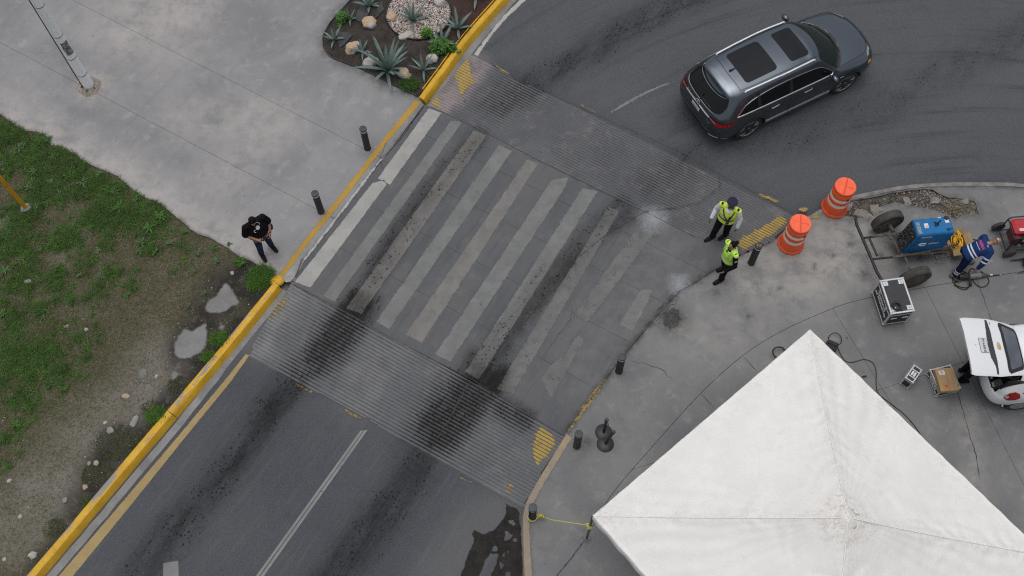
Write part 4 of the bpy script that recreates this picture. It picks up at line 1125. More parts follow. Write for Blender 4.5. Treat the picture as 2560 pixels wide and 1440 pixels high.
for i, (p, s, m, l) in enumerate([
    ((-11.345, 10.732), (.085, .07, .05), M_STG, 'dark grey stone alone on the olive grass, below the yellow post'),
    ((-8.641, 7.857), (.06, .10, .05), M_STT, 'upright tan oblong stone on bare dirt left of the grey slab'),
    ((-9.786, 9.492), (.055, .045, .035), M_STW, 'small whitish stone on the brown grass, midway down the verge'),
    ((-10.074, 4.383), (.09, .085, .06), M_STW, 'large whitish stone near the lower end of the yellow kerb'),
    ((-9.063, 6.339), (.06, .055, .045), M_STT, 'small cream stone at the edge of the dark plants by the kerb'),
    ((-9.221, 5.815), (.055, .06, .04), M_STT, 'yellowish stone lying lowest beside the dark plants'),
    ((-9.603, 5.536), (.065, .055, .05), M_STG, 'pale grey stone left of the kerb beside dark low plants'),
    ((-8.355, 7.276), (.075, .14, .06), M_STG, 'long grey stone standing by the kerb grass tuft'),
    ((-10.880, 5.973), (.06, .045, .035), M_STW, 'cream stone by the left edge on bare dirt'),
    ((-10.660, 4.310), (.05, .045, .03), M_STW, 'flat white stone in the lower left corner'),
    ((-9.012, 7.250), (.05, .045, .03), M_STW, 'bright white angular stone left of the long grey stone'),
    ((-8.871, 7.074), (.09, .075, .04), M_STG, 'grey green stone touching the dark plants from above'),
    ((-6.575, 10.875), (.04, .05, .03), M_STW, 'small white stone in the black mud near the standing man'),
    ((-8.025, 8.320), (.05, .04, .025), M_STW, 'tiny white stone on the mud below the grey slabs'),
    ((-10.496, 5.208), (.045, .05, .03), M_STW, 'small pale stone amid dirt in the lower left corner'),
    ((-10.259, 9.580), (.06, .05, .03), M_STT, 'low buff stone sunk in grass left of the small whitish stone'),
    ((-9.218, 6.333), (.05, .045, .035), M_STG, 'small grey stone beside a cream one by the dark plants')]):
    stone(p, s, m, l, i + 1, -0.03, 'loose stones on the verge', rz=i * 1.3)
# ---- shallow milky puddles standing in the mud
M_PUDW = paint_mat('milky_water', (0.225, 0.223, 0.218), wear=0.34, dirty=0.36, sc=3.5, dcol=(0.13, 0.127, 0.12), col2=(0.165, 0.163, 0.158), soft_edge=0.45)
M_PUDW.node_tree.nodes['Principled BSDF'].inputs['Roughness'].default_value = 0.22
for pts in PUDDLES:
    pd_ = densify(pts, 0.05, True, 0.014); pdc = pd_ + pd_[:1]
    o = sheet('puddle', pd_, -0.029, 0.05, M_PUDW, attrs={'cov': lambda X, Y: np.clip(pdist(X, Y, pdc) / 0.07, 0, 1) * 1.2}); tag(o, kind='structure')

# ---- low leafy weeds
def leaf_strip(b, base, az, el, L, W, droop=0.5, n=4, fold=0.25, m=0, twist=0):
    """one tapered leaf with a folded midrib"""
    d = Vector((math.cos(az) * math.cos(el), math.sin(az) * math.cos(el), math.sin(el)))
    side = Vector((-math.sin(az), math.cos(az), 0))
    p = Vector(base); rows = []
    for i in range(n + 1):
        t = i / n
        w = W * (0.55 + 0.9 * t - 1.45 * t * t * t) if t < 1 else 0.0
        w = max(w, W * 0.03)
        up = side.cross(d)
        rows.append([p - side * w / 2, p - up * (-0.0) + up * (-W * fold * (1 - t * .6)) , p + side * w / 2])
        p = p + d * (L / n)
        d = (d + Vector((0, 0, -droop / n))).normalized()
    vs = [q for r in rows for q in r]
    fs = []
    for i in range(n):
        for j in range(2):
            fs.append((i * 3 + j, i * 3 + j + 1, i * 3 + 3 + j + 1, i * 3 + 3 + j))
    b.add(vs, fs, m)
def leaf_mat(name, a, b2, sc=8, rough=0.6, edge=None):
    k = NT(name)
    co = k.obj()
    c = k.mix(k.step(k.noise(sc, 5, 0.6, co), 0.3, 0.7), a, b2)
    rnd = k.n('ShaderNodeObjectInfo').outputs['Random']
    c = k.mix(k.math('MULTIPLY', rnd, 0.35), c, tuple(x * 0.62 for x in a))
    k.set(Base_Color=c, Roughness=rough)
    k.b.inputs['Specular IOR Level'].default_value = 0.3
    return k.m
M_WEED = leaf_mat('weed_leaf', (0.075, 0.125, 0.050), (0.105, 0.165, 0.075))
M_WEEDG = leaf_mat('green_weed_leaf', (0.050, 0.125, 0.022), (0.075, 0.165, 0.035))
def weed(p, r, m, label, seed):
    rr = random.Random(seed); b = MB()
    for i in range(rr.randint(11, 16)):
        leaf_strip(b, (0, 0, 0.02 + 0.03 * rr.random()), rr.uniform(0, 2 * PI), rr.uniform(0.1, 0.9), r * rr.uniform(0.7, 1.15), r * 0.26, 0.8, 3)
    o = b.build('weed', m, None, None); o.location = (p[0], p[1], -0.02)
    return tag(o, label, 'weed', 'leafy weeds on the verge')
WEED_POS = [((-12.25, 14.43), 0.14, 0), ((-12.15, 14.54), 0.12, 0), ((-11.30, 14.14), 0.16, 0), ((-11.75, 13.74), 0.16, 0), ((-11.75, 13.45), 0.13, 0), ((-11.28, 13.45), 0.12, 0), ((-11.77, 13.28), 0.15, 0), ((-10.52, 13.43), 0.20, 0), ((-10.82, 13.78), 0.15, 1), ((-11.00, 13.08), 0.14, 0), ((-10.11, 13.65), 0.14, 0), ((-9.64, 13.13), 0.14, 0), ((-9.11, 12.90), 0.14, 1), ((-9.84, 13.19), 0.15, 1), ((-8.81, 11.71), 0.18, 0), ((-8.82, 11.47), 0.13, 1), ((-9.80, 11.51), 0.12, 0), ((-8.44, 11.44), 0.14, 1), ((-9.63, 10.85), 0.13, 0), ((-11.92, 11.05), 0.16, 0), ((-11.75, 9.91), 0.15, 1), ((-11.21, 11.56), 0.10, 1), ((-11.52, 12.72), 0.15, 0), ((-12.07, 12.07), 0.15, 1), ((-7.52, 10.91), 0.12, 0), ((-7.44, 11.44), 0.13, 0), ((-7.07, 11.54), 0.12, 1), ((-6.37, 11.16), 0.17, 1), ((-8.13, 11.67), 0.13, 0), ((-9.71, 9.87), 0.10, 1), ((-7.51, 10.04), 0.10, 0), ((-7.17, 10.34), 0.10, 0), ((-10.05, 8.07), 0.14, 1), ((-10.95, 7.23), 0.14, 1), ((-11.21, 6.90), 0.10, 1), ((-11.57, 14.68), 0.15, 1), ((-12.52, 14.93), 0.15, 1), ((-8.67, 12.11), 0.20, 1), ((-8.47, 12.44), 0.20, 1), ((-9.47, 12.68), 0.20, 1), ((-6.70, 11.64), 0.10, 1), ((-7.79, 11.99), 0.14, 1), ((-6.98, 11.17), 0.12, 0), ((-10.80, 9.79), 0.10, 0), ((-8.94, 10.32), 0.12, 1), ((-10.15, 10.86), 0.10, 0)]
MARKS = [((-11.748, 12.710), 'near the foot of the yellow post'), ((-11.345, 10.732), 'near the lone dark grey stone'), ((-9.786, 9.492), 'near the small whitish stone in mid verge'), ((-6.697, 10.328), 'on the mud beside the upper grey slab'),
         ((-6.210, 10.995), 'at the plaza edge close to the standing man'), ((-7.934, 11.989), 'at the plaza edge uphill of the standing man'), ((-9.539, 13.129), 'in the thick grass halfway along the plaza edge'), ((-11.167, 14.078), 'in the thick grass at the upper left'), ((-12.623, 14.934), 'at the upper left corner of the verge'),
         ((-10.538, 13.261), 'in the grass right of the yellow post'), ((-8.960, 11.791), 'on the thin grass in the middle of the verge'), ((-10.520, 7.701), 'on the bare dirt in the lower left'), ((-7.545, 11.124), 'on brown soil left of the black mud'), ((-11.770, 13.569), 'in the grass above the yellow post')]
for i, ((x, y), r, g) in enumerate(WEED_POS):
    lm = min(MARKS, key=lambda q: (q[0][0] - x) ** 2 + (q[0][1] - y) ** 2)[1]
    weed((x, y), r, (M_WEED, M_WEEDG)[g], ('grey green', 'bright green')[g] + ' leafy weed ' + lm, 100 + i)
# thick tufts: one by the kerb end, one in the bed
def tuft(p, n, r, L, name, label, cat, cols, z=-0.03, lean=(0.1, 1.0), width=(0.006, 0.011)):
    a = rng.uniform(0, 2 * PI, n); q = r * np.sqrt(rng.uniform(0, 1, n))
    V, F, C_ = blades(np.cos(a) * q, np.sin(a) * q * 0.8, np.zeros(n), L * rng.uniform(0.55, 1.2, n), rng.uniform(*width, n), palette(n, cols), lean)
    o = link(name, npmesh(name, V, F, {'tint': C_}), M_BLADE); o.location = (p[0], p[1], z)
    return tag(o, label, cat)
GR_ = [(0.065, 0.15, 0.02), (0.085, 0.18, 0.03), (0.05, 0.12, 0.018), (0.10, 0.19, 0.04)]
tuft((-5.861, 10.779), 1500, 0.30, 0.20, 'grass_tuft', 'thick bright green grass tuft beside the end of the yellow kerb', 'grass tuft', GR_)
tuft((-6.019, 10.553), 500, 0.18, 0.15, 'grass_tuft', 'small grass tuft just below the thick one by the kerb end', 'grass tuft', GR_)
tuft((-6.678, 9.170), 700, 0.20, 0.17, 'grass_tuft', 'grass tuft squeezed between the lower concrete slab and the kerb', 'grass tuft', GR_)
tuft((-6.905, 8.753), 450, 0.15, 0.14, 'grass_tuft', 'grass tuft at the kerb just below the lower concrete slab', 'grass tuft', GR_)
tuft((-7.884, 7.378), 900, 0.22, 0.16, 'grass_tuft', 'grass tuft against the kerb beside the long grey stone', 'grass tuft', GR_)
tuft((-6.415, 11.157), 220, 0.12, 0.13, 'grass_tuft', 'sparse small grass tuft at the plaza edge left of the man', 'grass tuft', GR_)
DK = [(0.045, 0.050, 0.024), (0.060, 0.058, 0.030), (0.035, 0.036, 0.020), (0.05, 0.075, 0.024), (0.075, 0.066, 0.04)]
tuft((-8.655, 6.798), 1900, 0.50, 0.06, 'low_plant', 'dark brownish green mat of low plants beside the yellow kerb', 'low plant', DK, lean=(0.5, 1.4), width=(0.008, 0.018))
tuft((-8.981, 6.091), 1000, 0.36, 0.055, 'low_plant', 'dark low plants continuing down the kerb from the big mat', 'low plant', DK, lean=(0.5, 1.4), width=(0.008, 0.018))
tuft((-7.456, 8.072), 700, 0.30, 0.05, 'low_plant', 'dark low plants by the kerb above the grass tuft', 'low plant', DK, lean=(0.5, 1.4), width=(0.008, 0.018))
tuft((-8.059, 7.566), 380, 0.22, 0.06, 'low_plant', 'bluish dark low plants above the long grey stone', 'low plant', DK, lean=(0.5, 1.4), width=(0.008, 0.018))
tuft((-9.730, 4.943), 500, 0.25, 0.05, 'low_plant', 'dark low plants at the lower end of the kerb', 'low plant', DK, lean=(0.5, 1.4), width=(0.008, 0.018))

# ================================================================== FLOWER BED (top)
KUPo = offset_line(KUP, 0.03)
BED = BED_EDGE + [(-1.2, 23.0), (2.0, 25.0)] + [KUPo[i] for i in range(len(KUPo) - 18, -1, -4)] + [KUPo[0]]
k = NT('bed_soil')
n1 = k.noise(3, 8, 0.7); n2 = k.noise(25, 5, 0.7)
c = k.mix(k.step(n1, 0.3, 0.7), (0.022, 0.018, 0.015), (0.055, 0.044, 0.035))
c = k.mix(k.math('MULTIPLY', k.attr('red'), k.step(n1, 0.25, 0.5)), c, (0.052, 0.024, 0.019))
c = k.mix(k.step(n2, 0.62, 0.72), c, (0.12, 0.09, 0.07))
c = k.mix(k.step(k.noise(27, 4, 0.7), 0.64, 0.70), c, (0.24, 0.20, 0.16))
k.set(Base_Color=c, Roughness=0.95); k.bump(k.math('ADD', n1, n2), 0.9, 0.03)
o = sheet('bed_soil', BED, 0.0, 0.06, k.m, attrs={'red': lambda X, Y: soft(pdist(X, Y, [(-0.840, 18.650), (-1.263, 18.121)]), 0.3, 0.8)}, zfn=lambda X, Y: 0.03 + (vnoise(X, Y, 4, 71) - 0.5) * 0.06, smooth=4)
tag(o, kind='structure')
M_EDGE = mat('black_edging', (0.035, 0.036, 0.038), 0.55, var=0.3, dirt=0.4)
be = smooth_line(BED_EDGE[:-1], 4)
b = MB()
o = sweep('bed_edging', densify(be, 0.15, False, 0.008), [(0.0, -0.05), (0.0, 0.05), (-0.012, 0.062), (-0.03, 0.05), (-0.03, -0.05)], [M_EDGE], kind=None)
tag(o, 'dark plastic edging round the pointed end of the planted bed', 'edging')
RC = Vector((-2.362, 18.438)); RR = 0.86
b = MB().tube([(RC.x + RR * math.cos(a), RC.y + RR * math.sin(a), 0.075) for a in np.linspace(0, 2 * PI, 49)], 0.022, 6, False)
o = b.build('ring_edging', mat('black_plastic', (0.012, 0.012, 0.013), 0.45), None, 1.0)
tag(o, 'black plastic ring holding pale gravel in the bed', 'edging')
a = rng.uniform(0, 2 * PI, 6500); q = (RR - 0.015) * np.sqrt(rng.uniform(0, 1, 6500))
pebble_cloud('gravel', RC.x + q * np.cos(a), RC.y + q * np.sin(a), 0.045 + rng.uniform(0, 0.03, 6500), rng.uniform(0.012, 0.026, 6500), palette(6500, [(0.56, 0.51, 0.46), (0.47, 0.39, 0.35), (0.33, 0.25, 0.21), (0.60, 0.56, 0.52), (0.13, 0.09, 0.08), (0.50, 0.42, 0.38), (0.42, 0.36, 0.32)], 0.2), M_BLADE, 0.7, 'pale pink and white gravel inside the round black ring', 'gravel')
# black weed fabric showing through the soil
k = NT('weed_fabric'); k.set(Base_Color=k.mix(k.step(k.noise(9, 6, 0.7), 0.4, 0.7), (0.022, 0.023, 0.026), (0.040, 0.042, 0.048)), Roughness=0.5); M_FAB = k.m
def fabric(pts, label):
    pl = densify(pts, 0.08, True, 0.012)
    o = sheet('weed_fabric', pl, 0.062, 0.05, M_FAB, zfn=lambda X, Y: (vnoise(X, Y, 5, 81) - 0.5) * 0.05, smooth=4)
    return tag(o, label, 'fabric', 'scraps of weed fabric in the bed')
fabric([(-3.861, 18.848), (-3.668, 18.600), (-3.733, 18.372), (-3.916, 18.202), (-4.048, 18.285), (-3.988, 18.579)], 'black weed fabric strip behind the round buff rock')
fabric([(-3.360, 18.906), (-3.296, 18.633), (-3.435, 18.366), (-3.517, 18.301), (-3.486, 18.569)], 'black weed fabric along the left of the gravel ring')
fabric([(-4.484, 17.921), (-4.217, 17.863), (-4.086, 17.781), (-4.298, 17.419), (-4.400, 17.369), (-4.497, 17.593)], 'black weed fabric lying left of the big agave')
fabric([(-2.777, 17.388), (-2.619, 17.333), (-2.800, 17.104), (-2.930, 17.235)], 'small weed fabric scrap below the gravel ring')
# rocks
for i, (p, s, m, l) in enumerate([
    ((-3.659, 18.143), (.19, .19, .15), M_STB, 'round buff rock with a grey top on dark soil'),
    ((-4.063, 17.336), (.21, .17, .14), M_STB, 'buff rock at the left under the small agave'),
    ((-3.582, 16.862), (.15, .21, .13), M_STP, 'pale pinkish rock half under the big agave'),
    ((-3.061, 18.332), (.17, .13, .12), M_STB, 'tan rock at the left rim inside the gravel ring'),
    ((-2.672, 17.713), (.23, .12, .09), M_STP, 'flat whitish rock on the gravel at the front of the ring'),
    ((-1.814, 18.819), (.18, .15, .14), M_STP, 'white rock at the back of the gravel ring'),
    ((-2.688, 16.488), (.17, .15, .12), M_STB, 'reddish speckled rock near the front tip of the bed'),
    ((-1.974, 16.958), (.15, .16, .12), M_STP, 'pale rock behind the right hand agave by the yellow kerb')]):
    stone(p, s, m, l, i + 31, 0.02, 'ornamental rocks in the bed', 'rock', 'rock', i * 0.9)
# agaves: every leaf a part
M_AGAVE = leaf_mat('agave_leaf', (0.125, 0.185, 0.165), (0.175, 0.240, 0.215), 3, 0.55)
AGL = {}
def agave_leaf_mesh(kind):
    if kind in AGL: return AGL[kind]
    L, droop, W = kind
    b = MB(); n = 7
    d = Vector((1, 0, 0)); p = Vector((0, 0, 0)); up = Vector((0, 0, 1)); side = Vector((0, 1, 0))
    rr = []
    for i in range(n + 1):
        t = i / n
        w = W * (0.62 + 0.85 * t - 0.55 * t * t) * (1 - t ** 3.2) + 0.003
        up = d.cross(side) * -1
        up = side.cross(d) * -1 if False else Vector((-d.z, 0, d.x))
        th = 0.02 * (1 - t) + 0.004
        rr.append([p - side * w / 2 + up * w * 0.16, p - up * th, p + side * w / 2 + up * w * 0.16, p + up * 0.0 + up * (-0.004)])
        p = p + d * (L / n)
        a = -droop / n * (0.4 + 1.4 * t)
        d = Vector((d.x * math.cos(a) - d.z * math.sin(a), 0, d.x * math.sin(a) + d.z * math.cos(a))) if False else Vector((d.x * math.cos(a) + d.z * math.sin(a) * -1, 0, d.z * math.cos(a) + d.x * math.sin(a)))
    b.rings(rr)
    me = b.mesh('agave_leaf'); me.shade_smooth(); me.set_sharp_from_angle(angle=0.9)
    me.materials.append(M_AGAVE)
    AGL[kind] = me
    return me
def agave(p, L, n, label, seed, z=0.06, W=None, lowest=0.12):
    rr = random.Random(seed)
    root = thing('agave', label, 'agave', (p[0], p[1], z), 0, 'agaves planted in the bed')
    for i in range(n):
        t = i / (n - 1)
        el = lowest + (1.35 - lowest) * t ** 0.9 + rr.uniform(-0.08, 0.08)
        az = i * 2.399 + rr.uniform(-0.15, 0.15)
        Lq = round(L * (0.85 + 0.15 * math.sin(t * PI)) * rr.choice((0.9, 1.0, 1.1)), 3)
        dr = rr.choice((0.35, 0.7)) if el < 0.7 else 0.15
        me = agave_leaf_mesh((Lq, dr, W or L * 0.135))
        o = bpy.data.objects.new('leaf', me); COL.objects.link(o); o.parent = root
        o.rotation_euler = Euler((rr.uniform(-0.15, 0.15), -el, az), 'XYZ')
        o.location = (0.03 * math.cos(az), 0.03 * math.sin(az), 0)
    return root
agave((-3.137, 16.624), 0.86, 24, 'biggest blue green agave at the front of the bed', 1, W=0.10)
agave((-4.572, 17.620), 0.36, 9, 'small agave at the leftmost tip of the bed', 2, W=0.065)
agave((-4.187, 18.315), 0.30, 8, 'smallest agave beside a leafy green bush at the left edge', 3, W=0.055)
agave((-3.686, 18.749), 0.42, 11, 'agave on dark soil at the back left of the bed', 4, W=0.08)
agave((-2.506, 18.240), 0.56, 13, 'upright agave standing in the middle of the gravel ring', 5, W=0.085, lowest=0.3)
agave((-1.315, 17.936), 0.52, 11, 'agave by the yellow kerb with the dark red soil behind', 6, W=0.085)
agave((-1.710, 17.445), 0.50, 11, 'agave rising out of the leafy bush beside the kerb', 7, W=0.085)
agave((-2.195, 16.605), 0.46, 10, 'slender agave right of the biggest one, in front of a pale rock', 8, W=0.065)
agave((-3.806, 17.201), 0.34, 10, 'small agave leaning over the buff rock, left of the biggest one', 9, W=0.06)
agave((-0.840, 18.976), 0.52, 10, 'agave overhanging the yellow kerb at the top of the bed', 10, W=0.085)
# leafy bushes
def bush(p, rx, ry, h, n, label, seed, cols):
    rr = np.random.default_rng(seed)
    a = rr.uniform(0, 2 * PI, n); lob = 0.72 + 0.30 * np.sin(3 * a + seed) + 0.22 * np.sin(7 * a + 2 * seed); q = np.sqrt(rr.uniform(0, 1, n)) * lob; hz = h * np.clip(1 - q ** 2, 0.05, 1) * rr.uniform(0.3, 1.15, n) + 0.02
    cx, cy = rx * q * np.cos(a), ry * q * np.sin(a)
    c = np.stack([cx, cy, hz], 1)
    az = rr.uniform(0, 2 * PI, n); el = rr.uniform(-0.2, 0.7, n); s = rr.uniform(0.020, 0.055, n)
    d = np.stack([np.cos(az) * np.cos(el), np.sin(az) * np.cos(el), np.sin(el)], 1); t = np.stack([-np.sin(az), np.cos(az), np.zeros(n)], 1)
    V = np.stack([c - d * s[:, None], c + t * (s * .55)[:, None], c + d * s[:, None], c - t * (s * .55)[:, None]], 1).reshape(-1, 3)
    F = np.arange(4 * n).reshape(n, 4)
    C_ = np.repeat(palette(n, cols), 4, 0) 
    root = thing('bush', label, 'bush', (p[0], p[1], 0.03), 0, 'leafy bushes in the bed')
    link('foliage', npmesh('foliage', V, F, {'tint': C_}), M_BLADE, root)['kind'] = 'stuff'
    b = MB(); r2 = random.Random(seed)
    for i in range(9):
        aa = r2.uniform(0, 2 * PI); b.tube([(0, 0, 0), (rx * .4 * math.cos(aa), ry * .4 * math.sin(aa), h * .5), (rx * .75 * math.cos(aa), ry * .75 * math.sin(aa), h * .55)], [0.008, 0.006, 0.003], 5)
    b.build('stem', mat('stem', (0.07, 0.08, 0.03), 0.8), root)
    return root
BC = [(0.050, 0.13, 0.022), (0.065, 0.16, 0.030), (0.035, 0.095, 0.016), (0.08, 0.18, 0.04)]
bush((-4.377, 18.292), 0.22, 0.24, 0.22, 700, 'feathery green bush at the left edge of the bed', 1, BC)
bush((-1.728, 17.276), 0.44, 0.36, 0.25, 1500, 'wide dark green bush against the yellow kerb', 2, BC[:3])
bush((-2.125, 17.741), 0.20, 0.18, 0.22, 500, 'yellow green bush at the right rim of the gravel ring', 3, [(0.10, 0.21, 0.04), (0.08, 0.18, 0.03)])
tuft((-2.534, 16.145), 900, 0.24, 0.16, 'grass_tuft', 'grass tuft at the front tip of the bed', 'grass tuft', [(0.05, 0.12, 0.02), (0.07, 0.14, 0.03), (0.04, 0.09, 0.016)], 0.02)

# ================================================================== STREET FURNITURE
M_BLK = mat('black_bollard_paint', (0.018, 0.019, 0.021), 0.5, var=0.25, scale=5, dirt=0.35, dirtcol=(0.07, 0.065, 0.06))
M_BLKD = mat('worn_bollard_paint', (0.026, 0.024, 0.023), 0.7, var=0.3, scale=6, dirt=0.7, dirtcol=(0.085, 0.072, 0.06))
M_CAP = mat('dark_grey_cap', (0.035, 0.040, 0.046), 0.55, var=0.25, dirt=0.25, dirtcol=(0.08, 0.08, 0.08))
M_RUST = mat('rusty_cap', (0.055, 0.034, 0.026), 0.8, var=0.4, dirt=0.5, dirtcol=(0.16, 0.13, 0.12))
M_REFL = mat('white_reflective_tape', (0.72, 0.72, 0.71), 0.4, var=0.10, dirt=0.2, dirtcol=(0.25, 0.24, 0.22))
M_REFLD = mat('dirty_tape', (0.14, 0.125, 0.11), 0.7, var=0.3, dirt=0.5)
def bollard(p, label, capm=M_CAP, bodym=M_BLK, bandm=M_REFL, h=0.88, tilt=0):
    t = thing('bollard', label, 'bollard', p, R.uniform(0, 6), 'bollards along the crossing')
    t.rotation_euler.x = tilt
    lathe_obj('post', [(0.088, -0.02), (0.088, 0.004), (0.0835, 0.012), (0.083, h - 0.10), (0.081, h - 0.096)], bodym, t, 28)
    lathe_obj('reflective_band', [(0.082, h - 0.099), (0.0855, h - 0.096), (0.0855, h - 0.066), (0.082, h - 0.063)], bandm, t, 28)
    lathe_obj('cap', [(0.080, h - 0.064), (0.088, h - 0.058), (0.089, h - 0.008), (0.084, h), (0.060, h + 0.003), (0.010, h + 0.004)], capm, t, 28, smooth=0.5)
    return t
bollard((-3.539, 14.272), 'black bollard with white ring, the farther one on the plaza beside the yellow line')
bollard((-4.581, 12.487), 'black bollard with white ring, the nearer one on the plaza above the standing man')
b1 = bollard((5.636, 10.916), 'black bollard with a rusty brown top beside the woman in the vest', M_RUST)
bollard((2.365, 8.255), 'black bollard with thin white ring alone on the edge of the right sidewalk')
bollard((1.352, 6.540), 'dusty black bollard without a white ring beside the stanchions', M_CAP, M_BLKD, M_REFLD)
bollard((0.352, 5.006), 'dark bollard with blue grey top and yellow rope round its foot', mat('blue_grey_cap', (0.030, 0.042, 0.056), 0.5, var=0.25, dirt=0.2))
# white brush marks on the rusty top
bm_ = MB()
for x0, y0, x1, y1 in ((-.045, .02, -.03, -.02), (-.03, -.02, -.012, .02), (-.04, 0, -.018, 0), (0.0, .015, .012, -.02), (.012, -.02, .03, -.012), (.03, .02, .055, .012), (.055, .012, .04, -.02)):
    bm_.tube([(x0, y0, .886), (x1, y1, .886)], 0.005, 4)
o = bm_.build('paint_mark', mat('faded_white', (0.34, 0.31, 0.29), 0.8), b1); o.rotation_euler.z = -b1.rotation_euler.z

# ---- traffic drums
def orange(name, col, dirt=0.15):
    return mat(name, col, 0.45, var=0.10, scale=4, dirt=dirt, dirtcol=(0.25, 0.10, 0.06))
M_OR = orange('orange_plastic', (0.80, 0.110, 0.020)); M_ORL = orange('orange_lid', (0.88, 0.125, 0.045), 0.1); M_ORS = orange('orange_sheeting', (0.74, 0.105, 0.008), 0.2)
def drum(p, rz, label):
    t = thing('traffic_drum', label, 'traffic drum', p, rz, 'orange traffic drums')
    lathe_obj('body', [(0.27, 0.07), (0.268, 0.30), (0.262, 0.34), (0.252, 0.36), (0.250, 0.56), (0.258, 0.57), (0.258, 0.585), (0.247, 0.60), (0.245, 0.78), (0.252, 0.79), (0.252, 0.80), (0.240, 0.82), (0.238, 0.955), (0.242, 0.965)], M_OR, t, 36)
    for z0, z1, r0, r1, m, nm in ((0.375, 0.475, .2535, .2525, M_REFL, 'white_band'), (0.49, 0.555, .2525, .2515, M_ORS, 'orange_band'), (0.61, 0.705, .2485, .2475, M_REFL, 'white_band'), (0.715, 0.775, .2475, .2465, M_ORS, 'orange_band')):
        lathe_obj(nm, [(r0 - .004, z0 - .001), (r0, z0), (r1, z1), (r1 - .004, z1 + .001)], m, t, 36)
    ld = lathe_obj('lid', [(0.240, 0.955), (0.249, 0.965), (0.249, 0.99), (0.236, 1.003), (0.20, 1.000), (0.02, 1.004)], M_ORL, t, 36, smooth=0.5)
    b = MB(); b.box((0, 0, 1.016), (0.024, 0.43, 0.034), bev=0.008); b.box((0.10, 0.0, 1.008), (0.17, 0.014, 0.016), bev=0.004)
    b.build('handle', M_ORL, ld, 0.5)
    # octagonal tyre-like foot, sagging a little at the corners
    b = MB(); b.lathe([(0.315, 0.0), (0.325, 0.02), (0.312, 0.06), (0.290, 0.085), (0.278, 0.16), (0.268, 0.20)], 12, ph=0.2); b.build('base_ring', orange('orange_base', (0.68, 0.09, 0.028), 0.4), t, 0.4)
    b = MB()
    for a in (2.6, 5.4): b.box((0.25 * math.cos(a), 0.25 * math.sin(a), 0.74), (0.03, 0.05, 0.055), a, 0.006)
    b.build('light_bracket', M_BLK, t)
    return t
drum((7.797, 12.367), -0.35, 'orange and white traffic drum standing against the bend of the kerb')
drum((6.622, 11.408), -0.15, 'orange and white traffic drum nearer the officers, standing on the sidewalk')

# ---- rope-barrier posts
M_STAN = mat('black_stanchion', (0.016, 0.017, 0.018), 0.42, var=0.2, dirt=0.3, dirtcol=(0.06, 0.06, 0.06))
def stanchion(p, label, tilt=(0, 0), h=0.93):
    t = thing('stanchion', label, 'stanchion', p, 0, 'black barrier posts')
    lathe_obj('base', [(0.185, 0.0), (0.188, 0.012), (0.175, 0.024), (0.06, 0.036), (0.03, 0.045)], M_STAN, t, 36)
    q = lathe_obj('pole', [(0.032, 0.04), (0.032, h - .12)], M_STAN, t, 16); q.rotation_euler = (*tilt, 0)
    hd = lathe_obj('head', [(0.033, h - .12), (0.040, h - .115), (0.040, h - .02), (0.034, h), (0.01, h + .003)], M_STAN, t, 16); hd.rotation_euler = (*tilt, 0)
    b = MB()
    for a in (0, PI / 2, PI, -PI / 2): b.box((.038 * math.cos(a), .038 * math.sin(a), h - .065), (.012, .03, .06), a)
    b.build('belt_clip', mat('grey_plastic', (0.07, 0.07, 0.075), 0.5), hd)
    return t
stanchion((1.950, 6.836), 'black barrier post with round base, the one farther up the sidewalk')
stanchion((1.971, 6.574), 'black barrier post with round base, the lower one beside the dusty bollard', (0.0, 0.13), 0.90)
pa, pb = Vector((*(2.042, 7.099), 0)), None
o = MB().tube([((1.961, 6.832, 0.880)), ((1.998, 6.668, 0.840)), ((2.013, 6.522, 0.860))], 0.008, 5).build('barrier_belt', M_STAN); tag(o, 'thin black belt hanging between the two barrier posts', 'belt')

# ---- lamp post and yellow post
k = NT('galvanised_post'); co = k.obj()
c = k.mix(k.step(k.noise(3, 7, 0.65, k.mapping(co, (.4, .4, 2))), 0.3, 0.7), (0.80, 0.82, 0.83), (0.87, 0.885, 0.89))
c = k.mix(k.step(k.noise(9, 7, 0.7, co), 0.6, 0.78), c, (0.60, 0.60, 0.59))
k.set(Base_Color=c, Roughness=0.45, Metallic=0.0); M_GALV = k.m
lp = thing('lamp_post', 'tall pale grey octagonal lamp post on the plaza, leaning out of the top left corner', 'lamp post', (-10.787, 16.309), 0.2)
def lr(z): return 0.142 - 0.0085 * z
b = MB(); zs = [-.02, .55, .553, 2.05, 2.053, 3.1, 3.103, 5.0, 7.6]
b.lathe([(lr(z), z) for z in zs], 8)
b.build('pole', M_GALV, lp, 0.3)
for z in (0.55, 1.22, 2.05, 3.1, 5.0):
    b = MB().lathe([(lr(z) + .001, z - .012), (lr(z) + .004, z - .006), (lr(z) + .004, z + .006), (lr(z) + .001, z + .012)], 8)
    b.build('seam_band', mat('seam_grey', (0.12, 0.125, 0.13), 0.6), lp, 0.3)
b = MB().tube([(-lr(z) - .012, -0.055, z) for z in (0, 1, 2, 3.5, 5.0)], 0.014, 8); b.build('conduit', mat('dark_conduit', (0.045, 0.045, 0.047), 0.6), lp)
k = NT('torn_sticker'); co = k.obj()
c = k.mix(k.step(k.noise(14, 6, 0.7, co), 0.45, 0.5), (0.10, 0.09, 0.085), (0.30, 0.30, 0.30)); c = k.mix(k.step(k.noise(26, 5, 0.7, co), 0.52, 0.57), c, (0.05, 0.045, 0.042))
k.set(Base_Color=c, Roughness=0.7)
b = MB(); rr = []
for z in (1.40, 1.47, 1.62, 1.78, 1.86):
    j = R.uniform(-.12, .12)
    rr.append([((lr(z) * .995 + .004) * math.cos(a), (lr(z) * .995 + .004) * math.sin(a), z + R.uniform(-.015, .015)) for a in np.arange(-1.75 + j, -.2 + j, 0.19)])
